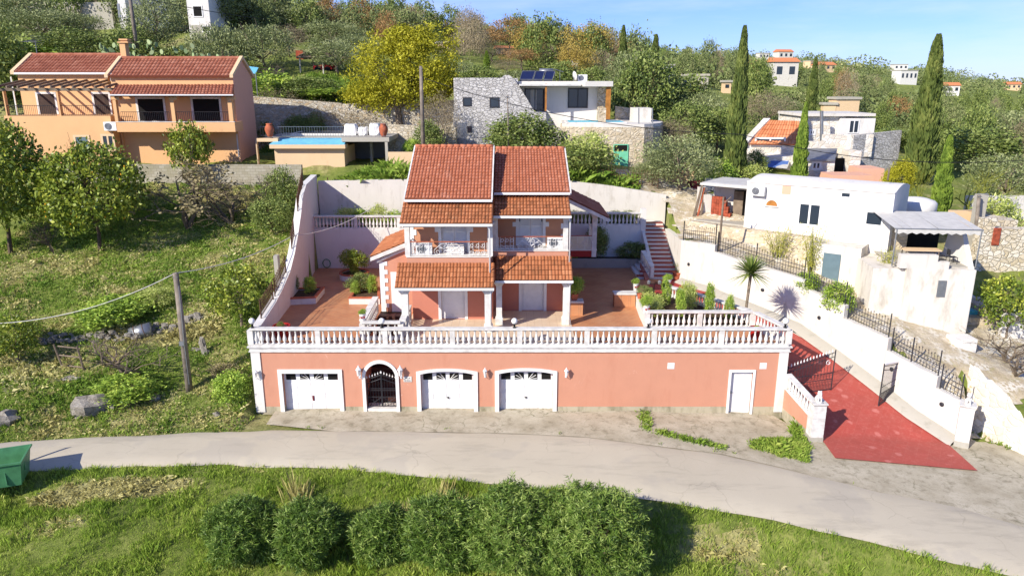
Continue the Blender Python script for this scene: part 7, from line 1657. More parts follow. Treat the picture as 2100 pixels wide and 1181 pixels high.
# far mass
def wood(name, lab, Y0, Y1, N_, mat, size, leaf, xr=(-100, 2900), PER=96):
    g = np.random.default_rng(9); px = g.uniform(*xr, N_); Y = Y0 * (Y1 / Y0) ** g.uniform(0, 1, N_); x = (px - 1050) / FPX * (Y * _c)
    ok = np.array([not avoid(a, b) for a, b in zip(x, Y)]); dens = fbm(x / 25, Y / 25, 3, 8); ok &= dens > .33; x, Y = x[ok], Y[ok]; z = hmid(x, Y); n = len(x)
    ht = g.uniform(.6, 1.25, n) * size * (1 + (g.uniform(0, 1, n) > .9) * 1.0); wd = ht * np.where(g.uniform(0, 1, n) > .88, .28, g.uniform(.6, .9, n)); tone = np.clip(g.normal(.45, .22, n), 0, 1)
    per = PER; d = unit(n * per, g).reshape(n, per, 3); d[:, :, 2] = d[:, :, 2] * .9; rad = g.uniform(.6, 1., (n, per, 1))
    c = np.stack([x, Y, z + ht * .5], 1)[:, None, :] + d * rad * np.stack([wd, wd, ht * .55], 1)[:, None, :]
    c = c.reshape(-1, 3); s = np.repeat(np.maximum(wd, ht * .4), per) * leaf; dd = unit(len(c), g); q = np.cross(dd, unit(len(c), g)); q /= np.linalg.norm(q, axis=1, keepdims=True) + 1e-9
    vv = np.stack([c - dd * s[:, None], c + q * s[:, None], c + dd * s[:, None], c - q * s[:, None]], 1).reshape(-1, 3); F = np.arange(len(vv)).reshape(-1, 4)
    va = np.clip(np.repeat(tone, per) + g.normal(0, .08, len(c)), 0, 1); me = fastmesh(name, vv, F, va); tag(link(name, me, M[mat]), lab, 'woodland', None, 'stuff')
wood('far_woodland', 'dense olive and oak woodland covering the far hills', 225, 900, 12500, 'farwood', 3.3, .085)
wood('scrub_undergrowth', 'low scrub filling the gaps of the wooded slope behind the houses', 84, 240, 3200, 'farwood', 2.0, .09, (1330, 2900))
# ---------------------------------------------------------------- draped ground patches
def drape(name, lab, cat, poly, mat, lift=.05, step=.3, kind='structure', fn=None):
    xs_ = np.arange(min(p[0] for p in poly) - step, max(p[0] for p in poly) + step, step); ys_ = np.arange(min(p[1] for p in poly) - step, max(p[1] for p in poly) + step, step)
    X, Y = np.meshgrid(xs_, ys_); Z = (fn or hmid)(X, Y) + lift
    i = np.arange(X.size).reshape(X.shape); F = np.stack([i[:-1, :-1], i[:-1, 1:], i[1:, 1:], i[1:, :-1]], -1).reshape(-1, 4)
    cx_ = (X[:-1, :-1] + X[1:, 1:]).ravel() / 2 + (fbm(X[:-1, :-1] * 1.3, Y[:-1, :-1] * 1.3, 3, 2).ravel() - .45) * 1.2; cy_ = (Y[:-1, :-1] + Y[1:, 1:]).ravel() / 2 + (fbm(X[:-1, :-1] * 1.3, Y[:-1, :-1] * 1.3, 3, 6).ravel() - .45) * 1.2
    F = F[inpoly(cx_, cy_, poly)]; me = fastmesh(name, np.stack([X.ravel(), Y.ravel(), Z.ravel()], 1), F, None, True)
    return tag(link(name, me, M[mat]), lab, cat, None, kind)
def m_dirt():
    s = N('tan rubble strewn earth'); c = s.ramp(s.noise(.7, 7, .7), [(.3, lin((168, 150, 118))), (.5, lin((198, 182, 152))), (.7, lin((216, 204, 180)))])
    c = s.mix(s.step(s.noise(2.4, 6, .7), .52, .66), c, lin((178, 166, 122))); v = voro(s, 5, None, 'F1'); c = s.mix(s.math('MULTIPLY', s.step(v.outputs['Distance'], .42, .3), s.step(s.noise(1.1, 4), .48, .6)), c, lin((224, 216, 198)))
    s.bump(s.noise(5, 8, .75), 1., .12); return s.col(c, .95)
M['dirt'] = m_dirt()
wpts = [wb(t) for t in (1.0, 2, 3, 4, 5, 6, 7, 8, 9)]
fhp = lambda u, v: tuple((FH @ Vector((u, v, 0)))[:2])
drape('yard_ground', 'tan rubble strewn yard behind the boundary railing', 'ground', [(q.x + .35, q.y + .3) for q in wpts] + [(28, 33), (30, 38), (27, 43), fhp(LH + 2, -1), fhp(4, .5), fhp(-3.5, 4), (15.5, 57), (7.5, 57.5), (8.5, 53.4), (10.85, 53.2), (10.85, 46.5)], 'dirt', .06)
pv = [(13.3, 31.6), (14.3, 31.3), (20.5, 31.3), (21.2, 31.4), (22.6, 31.2), (23.6, 30.4), (25.2, 30.2), (29, 29.0), (33, 28)] + [(x, float(interp(ROAD_UP, x)) - 1.3) for x in np.linspace(33, 12.6, 36)] + [(12.6, 31.0)]
drape('pavement', 'bare concrete apron where the drive meets the lane', 'pavement', pv, 'apron', .022, .16, fn=lambda x, y: zroad(x))
# ---------------------------------------------------------------- grass and weeds
def blades(name, lab, n, region, mat, L_, W_, tuft, spread=.5, keep=None, lean=.5, seed=1, cat='grass', per=7):
    g = np.random.default_rng(seed); x0, x1, y0, y1 = region; m = n * 3; x = g.uniform(x0, x1, m); y = g.uniform(y0, y1, m)
    ok = keep(x, y, g); x, y = x[ok][:n], y[ok][:n]; z = hmid(x, y); k = len(x)
    hs = np.clip(g.normal(1, .3, k), .4, 2) * (1 + 2.2 * (fbm(x * .9, y * .9, 3, seed + 3) - .45))
    tone = np.clip(fbm(x * .6, y * .6, 4, seed + 5) * .9 + g.normal(.05, .12, k), 0, 1)
    x = np.repeat(x, per) + g.normal(0, tuft, k * per); y = np.repeat(y, per) + g.normal(0, tuft, k * per); z = np.repeat(z, per) - .03; hs = np.repeat(hs, per) * g.uniform(.6, 1.2, k * per)
    a = g.uniform(0, 2*math.pi, k * per); le = g.uniform(.1, 1, k * per) * lean; b = a + g.uniform(-1.5, 1.5, k * per)
    dx, dy = np.cos(a), np.sin(a); sx, sy = -np.sin(b), np.cos(b); L = L_ * hs
    p0 = np.stack([x - sx * W_, y - sy * W_, z], 1); p1 = np.stack([x + sx * W_, y + sy * W_, z], 1)
    p2 = np.stack([x + dx * L * le * .45 + sx * W_ * .8, y + dy * L * le * .45 + sy * W_ * .8, z + L * .6], 1); p3 = np.stack([x + dx * L * le, y + dy * L * le, z + L * (1.05 - .45 * le)], 1)
    vv = np.stack([p0, p1, p2, p3], 1).reshape(-1, 3); F = np.arange(4 * k * per).reshape(-1, 4); va = np.clip(np.repeat(tone, per) + g.normal(0, .13, k * per), 0, 1)
    me = fastmesh(name, vv, F, va); return tag(link(name, me, M[mat]), lab, cat, None, 'stuff')
rlo = lambda x: interp(ROAD_LO, x); rup = lambda x: interp(ROAD_UP, x)
nj = lambda x, y: (fbm(x * 1.1, y * 1.1, 3, 31) - .45) * .8
blades('grass', 'lush green grass of the verge below the lane', 46000, (-25, 19, 17.5, 31), 'grass', .2, .0075, .06, keep=lambda x, y, g: (y < rlo(x) - .02 + nj(x, y) * .35) & (dryness(x, y) < g.uniform(.45, .9, len(x))), seed=2)
blades('dry_grass', 'cut dry straw on the verge below the lane', 12000, (-25, 19, 19, 31), 'straw', .16, .012, .09, keep=lambda x, y, g: (y < rlo(x) - .05) & (dryness(x, y) > g.uniform(.5, .85, len(x))), seed=3, lean=1.4)
def slope(x, y): 
    lx = np.interp(y, [q[1] for q in LW], [q[0] for q in LW]) - .45
    return (y > rup(x) + .1 + nj(x, y) * .5) & (x < lx) & (y < 55.7)
blades('hill_grass', 'mixed green grass and herbs on the left slope', 30000, (-34, -12.9, 30, 56), 'weed', .17, .02, .09, keep=lambda x, y, g: slope(x, y) & (dryness(x, y) < g.uniform(.4, .85, len(x))), seed=5, lean=.9, per=6)
blades('hill_straw', 'dry pale grass on the left slope', 13000, (-34, -12.9, 30, 56), 'straw', .17, .014, .1, keep=lambda x, y, g: slope(x, y) & (dryness(x, y) > g.uniform(.3, .8, len(x))), seed=6, lean=1.2, per=6)
blades('tall_grass', 'tall pale grass stems along the lane edge', 260, (-9, 2.5, 24.6, 28.4), 'straw', .75, .007, .12, keep=lambda x, y, g: (y < rlo(x) - .25) & (y > rlo(x) - 2.6) & (fbm(x * .8, y * .8, 2, 66) > .48), seed=7, lean=.35, per=16)
wq = [rd(px, py) for px, py in ((1322, 850), (1325, 880), (1400, 900), (1480, 918))]
def strip(x, y):
    d = np.full(x.shape, 9.)
    for (a, b, w_) in ((wq[0], wq[1], 1), (wq[1], wq[2], 1), (wq[2], wq[3], .9)):
        ab = np.array([b.x - a.x, b.y - a.y]); t = np.clip(((x - a.x) * ab[0] + (y - a.y) * ab[1]) / (ab @ ab), 0, 1); d = np.minimum(d, np.hypot(x - a.x - t * ab[0], y - a.y - t * ab[1]) / w_)
    return d
gq = [(p.x, p.y) for p in (rd(1532, 912), rd(1560, 900), rd(1620, 898), rd(1640, 872), rd(1655, 915), rd(1648, 950), rd(1600, 935))]
wz = zroad
def weeds(name, lab, n, region, keep, seed, L_=.2, mat='weed', zf=None, **k):
    global hmid
    old = hmid; hmid = zf or (lambda x, y: zroad(x) + .05)
    try: return blades(name, lab, n, region, mat, L_, .015, .07, keep=keep, seed=seed, lean=.9, cat='weeds', **k)
    finally: hmid = old
weeds('weed_strip', 'green weeds growing in the joint of the concrete apron', 900, (wq[0].x - 1, wq[3].x + 1, 29, 34), lambda x, y, g: strip(x, y) < .26 * g.uniform(.3, 1.2, len(x)), 8)
weeds('weed_patch', 'lush weed patch at the foot of the gate pillar', 1800, (10, 15.5, 28, 32.5), lambda x, y, g: inpoly(x + nj(x, y), y + nj(y, x) * .5, gq), 9, .24)
weeds('roadside_weeds', 'small weeds along the cracked edge of the lane', 260, (-11, 19, 27, 33), lambda x, y, g: (np.abs(y - rup(x) + .05) < .1) & (fbm(x * 1.6, y * 0, 3, 12) > .48), 10, .12)
def upv(x): return interp(FOOT, x) - .25
weeds('verge_weeds', 'green weeds at the foot of the whitewashed wall by the lane', 500, (21.6, 29, 26, 32.5), lambda x, y, g: (np.abs(y - upv(x)) < .5 * fbm(x * 2, y * 2, 2, 3) + .1) & (fbm(x * 1.2, y * 1.2, 3, 44) > .42), 11, .3)
blades('fresh_grass', 'fresh bright grass below the open shed', 1800, (-22, -9, 64, 78), 'weed', .3, .05, .14, keep=lambda x, y, g: (np.abs(x - px2x(672, 72, 10)) < 4) , seed=12)
zbank = lambda x, y: np.full(np.shape(x), 5.72)
blades('ivy', 'green creeper hedge on top of the tall rear wall', 1700, (-13.6, -4, 52.5, 54.6), 'weed', .6, .05, .12, keep=lambda x, y, g: np.ones(len(x), bool), seed=13, lean=1.0, cat='hedge', per=8)
blades('ivy', 'green creeper behind the fence right of the villa roof', 1500, (3.2, 9.0, 53.1, 54.8), 'weed', .55, .05, .12, keep=lambda x, y, g: np.ones(len(x), bool), seed=14, lean=1.0, cat='hedge', per=8)
iron_fence('rusty low fence along the hedge left of the villa', (-13.3, 52.9, H(-13, 53) + .1), (-5.2, 52.9, H(-5.5, 53) + .1), .9, .22, None, 'rusty')
iron_fence('rusty low fence along the hedge right of the villa', (3.0, 53.3, H(3, 53.3) + .2), (10.6, 53.2, H(10.6, 53.2) + .5), 1.1, .2, None, 'rusty')
# ---------------------------------------------------------------- oleander hedge in the foreground
def oleander(label, px, pyb, top, wpx, seed, tone=0.):
    c = gp(px, pyb); s = (c.y * _c + 4) / FPX; Rr = wpx * s * .5; ht = atY(px, top, c.y + .2).z - c.z; g = np.random.default_rng(seed)
    t = thing('oleander_bush', label, 'bush', tuple(c), 0, 'oleander bushes below the lane')
    n = int(560 * Rr * Rr * 1.0) + 900; n = int(n * 1.05); d = unit(n * 2, g); d = d[d[:, 2] > -.62][:n]; n = len(d)
    lob = unit(16, g); l = np.max(d @ lob.T, axis=1); rad = (.7 + .36 * g.uniform(0, 1, n) ** .8) * (1 + .55 * (l - .86) * 2) * (1 + (g.uniform(0, 1, n) > .93) * .12); tips_ = d * rad[:, None] * np.array([Rr, Rr * .85, ht * .52]); tips_[:, 2] += ht * .48
    tips_ = tips_[tips_[:, 2] > .05]; d = d[:len(tips_)]; n = len(tips_); ax = tips_ - np.array([0, 0, ht * .25]); ax /= np.linalg.norm(ax, axis=1, keepdims=True); ax = ax + np.array([0, 0, .5]) + g.normal(0, .25, (n, 3)); ax /= np.linalg.norm(ax, axis=1, keepdims=True)
    per = 12; A = np.repeat(ax, per, 0); P = np.repeat(tips_, per, 0) - A * g.uniform(0, .22, (n * per, 1)); side = np.cross(A, unit(n * per, g)); side /= np.linalg.norm(side, axis=1, keepdims=True); dd = A * g.uniform(.1, .9, (n * per, 1)) + side * .8; dd /= np.linalg.norm(dd, axis=1, keepdims=True)
    L = g.uniform(.14, .27, n * per); c_ = P + dd * L[:, None] * .5; val = np.clip(np.repeat(g.normal(.42 + tone, .22, n), per) + g.normal(0, .12, n * per), 0, 1)
    vv, F, va = leaves(c_, 1., 1., g, dd, vals=val, jit=0); 
    s_ = np.cross(dd, unit(n * per, g)); s_ /= np.linalg.norm(s_, axis=1, keepdims=True); vv = np.stack([c_ - dd * L[:, None] * .5, c_ + s_ * .015, c_ + dd * L[:, None] * .5, c_ - s_ * .015], 1).reshape(-1, 3)
    me = fastmesh('foliage', vv, F, va); me.materials.append(M['olean']); o = bpy.data.objects.new('foliage', me); COL.objects.link(o); o.parent = t
    m = MB(Matrix.Translation(c))
    for i in range(38):
        q = Vector(tips_[int(g.integers(0, n))]); b = Vector((q.x * .12, q.y * .12, 0)); m.tube([b - Vector((0, 0, .2)), b.lerp(q, .5) + Vector((q.x * -.08, 0, .1)), q * .94], [.03, .02, .008], 4)
    m.build('stems', M['twig'], t)
oleander('leftmost oleander bush, standing a little apart', 502, 1140, 1030, 150, 1)
oleander('second oleander bush from the left', 640, 1146, 1034, 152, 2)
oleander('small narrow oleander bush third from the left', 783, 1142, 1036, 118, 3, .05)
oleander('fourth oleander from the left, before the two big ones', 910, 1150, 1016, 148, 4, .02)
oleander('tall bright oleander second from the right', 1050, 1160, 1004, 186, 5, .12)
oleander('biggest oleander at the right end of the row', 1206, 1180, 1004, 216, 6, .16)
# ---------------------------------------------------------------- palm, bamboo, cactus
def rosette(t, c, n, L_, w_, seed, mat='palm', up=.2, name='crown'):
    g = np.random.default_rng(seed); vs = []; fs = []; va = []
    for i in range(n):
        d = unit(1, g)[0]; d[2] = abs(d[2]) * .9 - (.55 if i < n * .3 else -.05) + up; d /= np.linalg.norm(d); L = L_ * g.uniform(.75, 1.1); s = np.cross(d, [0, 0, 1.]) + g.normal(0, .1, 3); s /= np.linalg.norm(s); b = len(vs); v_ = g.uniform(0, 1)
        for k in range(4):
            f = k / 3; q = np.array(c) + d * L * f + np.array([0, 0, -.18 * L * f * f]); ww = w_ * (1, 1.15, .7, .05)[k]; vs += [q - s * ww, q + s * ww]
        fs += [(b + 2*k, b + 2*k + 1, b + 2*k + 3, b + 2*k + 2) for k in range(3)]; va += [v_] * 3
    me = fastmesh(name, np.array(vs), np.array(fs), np.array(va)); me.materials.append(M[mat]); o = bpy.data.objects.new(name, me); COL.objects.link(o); o.parent = t; return o
q = (12.05, 37.4); zp = 0.0; hd = atY(1540, 560, 37.4); t = thing('yucca_palm', 'palm like yucca with spiky crown standing by the drive', 'palm', (px2x(1527, 37.4, 0), 37.4, -.3))
m = MB(); x0 = px2x(1527, 37.4, 0); m.tube([(x0, 37.4, -.4), (x0 + .03, 37.4, .9), (hd.x, 37.4, hd.z - .1)], [.1, .075, .08], 7); m.build('trunk', M['barkp'], t)
rosette(t, (hd.x - x0, 0, hd.z + .3), 260, 1.3, .03, 3)
def bamboo(label, px, Y, top, wpx, n, seed, z0=None):
    x = px2x(px, Y, 2); z = H(x, Y) if z0 is None else z0; ht = atY(px, top, Y).z - z; Rr = wpx * Y / FPX * .5; g = np.random.default_rng(seed); t = thing('bamboo', label, 'bamboo', (x, Y, z), 0, 'bamboos behind the boundary railing'); m = MB(Matrix.Translation((x, Y, z))); P = []
    for i in range(n):
        a = g.uniform(0, 6.28); r = g.uniform(.1, .5) * Rr; h = ht * g.uniform(.65, 1); e = (r * math.cos(a) * 2, r * math.sin(a) * 1.2, h); b = (r * math.cos(a) * .4, r * math.sin(a) * .4, 0); md = ((b[0] + e[0]) * .45, (b[1] + e[1]) * .45, h * .6)
        m.tube([b, md, e], [.022, .018, .008], 4)
        for k in range(60): f = g.uniform(.18, 1); q = Vector(b).lerp(Vector(md), min(1, f / .6)) if f < .6 else Vector(md).lerp(Vector(e), (f - .6) / .4); P.append([q.x + g.normal(0, .2), q.y + g.normal(0, .2), q.z + g.normal(0, .1)])
    m.build('canes', M['bamboo'], t); vv, F, va = leaves(np.array(P), .2, .035, g, unit(len(P), g) + np.array([0, 0, -.5])); me = fastmesh('foliage', vv, F, va); me.materials.append(M['bamboo']); o = bpy.data.objects.new('foliage', me); COL.objects.link(o); o.parent = t
bamboo('loose bamboo clump left of the blue grey door', 1595, 43.6, 462, 80, 11, 1); bamboo('dense bamboo clump touching the blue grey door', 1665, 42.2, 462, 60, 16, 2); bamboo('bright bamboo before the stained wall', 1822, 39.6, 500, 60, 16, 3); bamboo('small bamboo shoots above the rubble wall', 1640, 44.5, 445, 70, 6, 4)
tree('shrub', 'round green bush behind the railing beside the ramp', (1730, 0), 580, 58, Y=38.3, name='bush', cat='bush')
tree('shrub', 'small bush behind the railing above the palm shadow', (1665, 0), 560, 50, Y=40.2, name='bush', cat='bush')
for i, (px, Y, top, w_, lb) in enumerate(((235, 70, 88, 36, 'prickly pear left of the chimney'), (285, 70, 85, 40, 'prickly pear right of the chimney'), (320, 71, 78, 46, 'tallest prickly pear behind the main roof'), (395, 71, 85, 44, 'prickly pear before the hill building'), (430, 70, 108, 34, 'rightmost prickly pear above the gable'))):
    x = px2x(px, Y, 12); z = H(x, Y); ht = atY(px, top, Y).z - z; g = np.random.default_rng(i); t = thing('prickly_pear', lb, 'cactus', (x, Y, z), 0, 'prickly pears behind the apricot house'); m = MB(Matrix.Translation((x, Y, z)))
    for k in range(46):
        c = Vector((g.normal(0, w_ * Y / FPX * .3), g.normal(0, .5), ht * g.uniform(.12, .97))); a = g.uniform(0, 3.14); tl = g.normal(0, .4); F = Matrix.Translation(c) @ Matrix.Rotation(a, 4, 'Z') @ Matrix.Rotation(tl, 4, 'Y'); n = 8; rx, rz_ = .17, .24
        vs = [F @ Vector((rx * math.cos(2*math.pi*j/n), -.03, rz_ * math.sin(2*math.pi*j/n))) for j in range(n)] + [F @ Vector((rx * math.cos(2*math.pi*j/n), .03, rz_ * math.sin(2*math.pi*j/n))) for j in range(n)]
        m.add(vs, [tuple(range(n)), tuple(range(2*n-1, n-1, -1))] + [(j, (j+1) % n, (j+1) % n + n, j+n) for j in range(n)], float(g.uniform(0, 1)))
    m.build('pads', M['cactus'], t)
# ---------------------------------------------------------------- terrace planting and pots
def plant(label, x, y, z, w_, h_, kind='shrub', name='plant', cat='plant', group=None, seed=None): return tree(kind, label, xyz=(x, y, z), hw=(w_, h_), name=name, cat=cat, group=group, seed=seed)
def atz(px, py, z): return atZ(px, py, z)
def pot(label, px, py, z, r, h, mat='terra', pl='shrub', pw=.5, ph=.5, Y=None, dots=False):
    p = atZ(px, py, z) if Y is None else Vector((px2x(px, Y, z), Y, z)); t = thing('plant_pot', label, 'plant pot', tuple(p), 0, None)
    m = MB(); m.lathe([(r * .7, 0), (r * .74, h * .05), (r * .95, h * .8), (r * 1.06, h * .82), (r * 1.06, h), (r * .9, h), (r * .88, h * .9), (.01, h * .9)], tuple(p), 14); b = m.build('body', M[mat], t, False)
    if dots:
        for a in (-100, -50): 
            m = MB(); c = Vector((p.x + r * .98 * math.cos(R(a)), p.y + r * .98 * math.sin(R(a)), p.z + h * .55)); tx = Vector((-math.sin(R(a)), math.cos(R(a)), 0)) * .05; o = Vector((math.cos(R(a)), math.sin(R(a)), 0)) * .012
            for s_ in (1, -1): m.tube([c + o - tx + Vector((0, 0, .05 * s_)), c + o + tx - Vector((0, 0, .05 * s_))], .018, 4)
            m.build('painted_flower', M['redp'], b)
    if pl:
        k = proto(pl, 1)
        o = bpy.data.objects.new('plant', k[1] or k[0]); COL.objects.link(o); o.parent = t; o.location = (0, 0, h * .8); o.scale = (pw, pw, ph)
        if pl == 'bare' : pass
    return t
pot('white painted pot with a red flower on the corner of the sunken stair rail', 0, 0, 0, .16, .36, 'pot', 'shrub', .35, .3, dots=True).location = (STX0 - .1, 34.75, .92)
pot('white painted pot at the far end of the planter parapet', 0, 0, 0, .17, .4, 'pot', 'shrub', .4, .4, dots=True).location = (7.25, 41.4, .62)
pot('white painted pot at the near end of the planter parapet', 0, 0, 0, .2, .42, 'pot', 'shrub', .6, .6, dots=True).location = (7.1, 37.0, .62)
pot('small terracotta pot in the middle of the planter parapet', 0, 0, 0, .15, .3, 'terra', 'dryleafed', .5, .5).location = (7.2, 39.6, .62)
pot('white painted pot on the end of the curved balustrade', 0, 0, 0, .2, .5, 'pot', 'shrub', .5, .4, dots=True).location = (9.1, 41.3, .8)
pot('large terracotta pot with a leafless pale shrub by the garden stair', 1388, 573, 0, .3, .5, 'terra', 'bareyellow', 1.2, 1.0)
pot('terracotta pot with a leafy plant on the stair balustrade end', 1322, 525, .9, .22, .42, 'terra', 'evergreen', .7, .5)
pot('terracotta pot with a tall plant on the pier by the porch', 0, 0, 0, .22, .38, 'terra', 'shrub', .9, 1.0).location = (3.45, 38.75, .8)
pot('big red glazed pot at the left front corner of the terrace', 0, 0, 0, .42, .62, 'redp', 'evergreen', .4, .3).location = (-11.6, 34.9, 0)
pot('red glazed pot behind the right front corner rail', 0, 0, 0, .34, .6, 'redp', 'shrub', .3, .2).location = (12.2, 34.6, 0)
plant('small round tree in the circular planter', cc.x, cc.y + .1, .3, 1.5, 1.75, 'citrus_small', 'small_tree', 'tree')
plant('clipped ground cover in the circular planter', cc.x, cc.y, .2, 1.6, .55, 'shrub', 'plant'); plant('bushy plant in front of the circular planter', atZ(738, 605, 0).x, atZ(738, 605, 0).y, .2, 1.15, 1.55, 'evergreen', 'bush', 'bush')
plant('low green plant beside the annex quoins', atZ(765, 610, 0).x, atZ(765, 610, 0).y, .25, 1.1, .55); plant('low green plant at the left end of the annex planter', atZ(730, 612, 0).x, atZ(730, 612, 0).y, .25, .8, .5)
plant('dark plant in the left wall planter', atZ(604, 608, 0).x, atZ(604, 608, 0).y, .25, 1.0, .6, 'evergreen'); plant('bright green plant in the left wall planter', atZ(636, 610, 0).x, atZ(636, 610, 0).y, .25, 1.0, .7)
for i, (px, w_, h_, k) in enumerate(((712, 1.5, 1.6, 'shrubpale'), (745, 1.4, 1.3, 'shrub'), (775, 1.6, 1.35, 'shrubpale'), (810, 1.2, 1.2, 'shrub'))): x = px2x(px, 50.6, 3); plant('oleander shrub on the rear bed, %s' % ['leftmost and tallest', 'second from the left', 'third from the left', 'next to the villa roof'][i], x, 50.6, 2.5, w_, h_, k, 'bush', 'bush')
for i, px in enumerate((1180, 1205, 1240, 1268, 1290)): x = px2x(px, 51.6, 3); plant('dark shrub behind the right rear balustrade, %s' % ['beside the side roof', 'under the side roof edge', 'just right of the side column', 'middle of the open rail', 'nearest the stair post'][i], x, 51.7, 2.5, 1.0, 1.5, 'evergreen', 'bush', 'bush')
plant('feathery dark shrub in the shaded rear planter', 5.9, 49.85, .4, 2.4, 1.5, 'evergreen', 'bush', 'bush'); plant('tall dark climber on the wall beside the garden stair', px2x(1304, 50, 1.5), 50.0, .4, 1.2, 2.4, 'evergreen', 'bush', 'bush'); plant('low shrub at the left of the shaded rear planter', 4.3, 49.9, .4, 1.3, .7, 'shrub', 'bush', 'bush')
gl = [(7.7, 40.6, .8, 1.1, 'evergreen', 'dark leafy plant at the top corner of the garden planter'), (7.75, 38.9, .9, 1.3, 'shrubpale', 'big leaved pale plant beside the planter parapet'), (7.7, 37.6, .8, .8, 'shrubpale', 'low pale plant at the near parapet of the planter'), (9.6, 38.4, 1.7, .95, 'shrubpale', 'tall yellow green shrub in the middle of the planter'), (9.0, 37.3, 1.7, .5, 'shrub', 'bright green shrub behind the planter balustrade, left'), (10.6, 37.6, 1.8, .5, 'shrub', 'bright green shrub behind the planter balustrade, middle'), (11.5, 37.0, 1.3, .45, 'shrub', 'bright green shrub near the palm foot'), (8.7, 39.6, 1.6, .5, 'shrub', 'spreading green plant in the upper planter'), (10.0, 39.2, 1.2, .45, 'shrub', 'low plant along the curved balustrade')]
for x, y, w_, h_, k, lb in gl: plant(lb, x, y, .25, w_, h_, k)
t = thing('garden_lamp', 'black garden lantern post in the planter', 'lamp', (7.9, 39.2, .3)); m = MB(); m.tube([(7.9, 39.2, .2), (7.9, 39.2, 1.6)], .03, 6); m.tube([(7.6, 39.2, 1.6), (8.2, 39.2, 1.6)], .02, 5); m.build('post', M['black'], t)
for dx in (-.3, .3): m = MB(); m.lathe([(.02, 0), (.09, .05), (.11, .18), (.04, .25)], (7.9 + dx, 39.2, 1.55), 8); m.build('lantern_head', M['galv'], t)
# red floor in front of the stair
m = MB(); m.add([(atZ(px, py, .01).x, atZ(px, py, .01).y, .008) for px, py in ((1334, 584), (1380, 573), (1400, 578), (1462, 600), (1402, 604), (1345, 601))], [(0,1,2,3,4,5)]); tag(m.build('red_floor', M['redfloor']), 'red painted floor at the top of the drive', 'floor', None, 'structure')
# ---------------------------------------------------------------- dumpster
dp = [atZ(px, py, -3.5) for px, py in ((32, 1010), (66, 972), (-28, 985))]
DF = frame2((rd(-14, 1010).x, rd(-14, 1010).y), (rd(26, 998).x, rd(26, 998).y)); q = rd(24, 997)
DF = Matrix.Translation((q.x + .42, q.y, -3.52)) @ Matrix.Rotation(R(20), 4, 'Z'); t = thing('dumpster', 'open green steel dumpster cut by the left edge', 'dumpster', tuple(q))
m = MB(DF); W, D, Hh, e = 1.9, 1.25, 1.15, .16
o = [(-W, 0), (0, 0), (0, D), (-W, D)]; tt = [(-W - e, -e), (e, -e), (e, D + e), (-W - e, D + e)]; i_ = [(-W - e + .05, -e + .05), (e - .05, -e + .05), (e - .05, D + e - .05), (-W - e + .05, D + e - .05)]; ib = [(-W + .05, .05), (-.05, .05), (-.05, D - .05), (-W + .05, D - .05)]
vs = [(a, b, .1) for a, b in o] + [(a, b, Hh) for a, b in tt] + [(a, b, Hh) for a, b in i_] + [(a, b, .15) for a, b in ib]; m.add(vs, [(0,1,5,4),(1,2,6,5),(2,3,7,6),(3,0,4,7),(4,5,9,8),(5,6,10,9),(6,7,11,10),(7,4,8,11),(8,9,13,12),(9,10,14,13),(10,11,15,14),(11,8,12,15),(12,13,14,15),(3,2,1,0)]); m.build('body', M['dump'], t)
m = MB(DF); m.sweep([(-W - e, -e, Hh - .04), (e, -e, Hh - .04), (e, D + e, Hh - .04), (-W - e, D + e, Hh - .04)], [(-.05, 0), (.03, 0), (.03, .07), (-.05, .07)]); m.build('rim', M['dump'], t)
m = MB(DF); [m.box(x, x + .05, -.03 - e * .5, .0, .2, .95) for x in (-.5, -1.4)]; m.box(e * .4, e * .4 + .06, .4, .55, .55, .8); m.build('rib', M['dump'], t)
for x, y in ((-.2, .15), (-.2, D - .15)): m = MB(DF @ Matrix.Translation((x, y, .08)) @ Matrix.Rotation(R(90), 4, 'X')); m.lathe([(.08, -.03), (.08, .03)], n=10); m.build('wheel', M['black'], t)
m = MB(DF); m.add([(-W - e, D + e, Hh), (-W + .1, D + e, Hh), (-W + .1, D + e + .25, Hh + 1.0), (-W - e, D + e + .25, Hh + 1.0)], [(0,1,2,3)]); m.build('lid', M['dump'], t)
# ---------------------------------------------------------------- poles and cables
def upole(label, top, bot, Y, r, box=False):
    a, b = atY(*top, Y), atY(*bot, Y); t = thing('utility_pole', label, 'pole', tuple(b)); m = MB(); m.tube([b - Vector((0, 0, .6)), a], [r * 1.25, r * .9], 9); m.build('shaft', M['pole'], t, True)
    m = MB(); d = (a - b); p = b + d * .97; m.tube([p + Vector((-.12, -.1, 0)), p + Vector((.12, -.1, 0))], .03, 5); 
    if box: p2 = b + d * .42; m.box(p2.x - .12, p2.x + .12, Y - .25, Y - .13, p2.z - .1, p2.z + .12); m.tube([b + d * .9 + Vector((.14, -.14, 0)), p2 + Vector((.1, -.18, 0)), b + Vector((.12, -.16, .4))], .022, 5)
    m.build('fittings', M['galv'], t); return a
pbp = gp(388, 800); A1 = upole('wooden utility pole with meter box on the left slope', (360, 560), (388, 800), pbp.y, .15, True)
A2_ = upole('tall wooden pole rising behind the left roof', (863, 136), (868, 300), 57.5, .14)
upole('thin grey pole rising behind the right roof', (1041, 196), (1043, 300), 56.5, .05)
upole('leaning wooden pole before the hill building', (264, -20), (280, 90), 74, .16)
upole('pale tall pole beside the crazy stone wall', (2008, 400), (2001, 500), 47.6, .12)
def cable(label, pts, r, mat, sag=0.):
    m = MB(); out = []
    for (a, b) in zip(pts, pts[1:]):
        for i in range(14): f = i / 14; p = a.lerp(b, f); p = p - Vector((0, 0, sag * 4 * f * (1 - f))); out.append(p)
    out.append(pts[-1]); m.tube(out, r, 5); return tag(m.build('cable', M[mat]), label, 'cable')
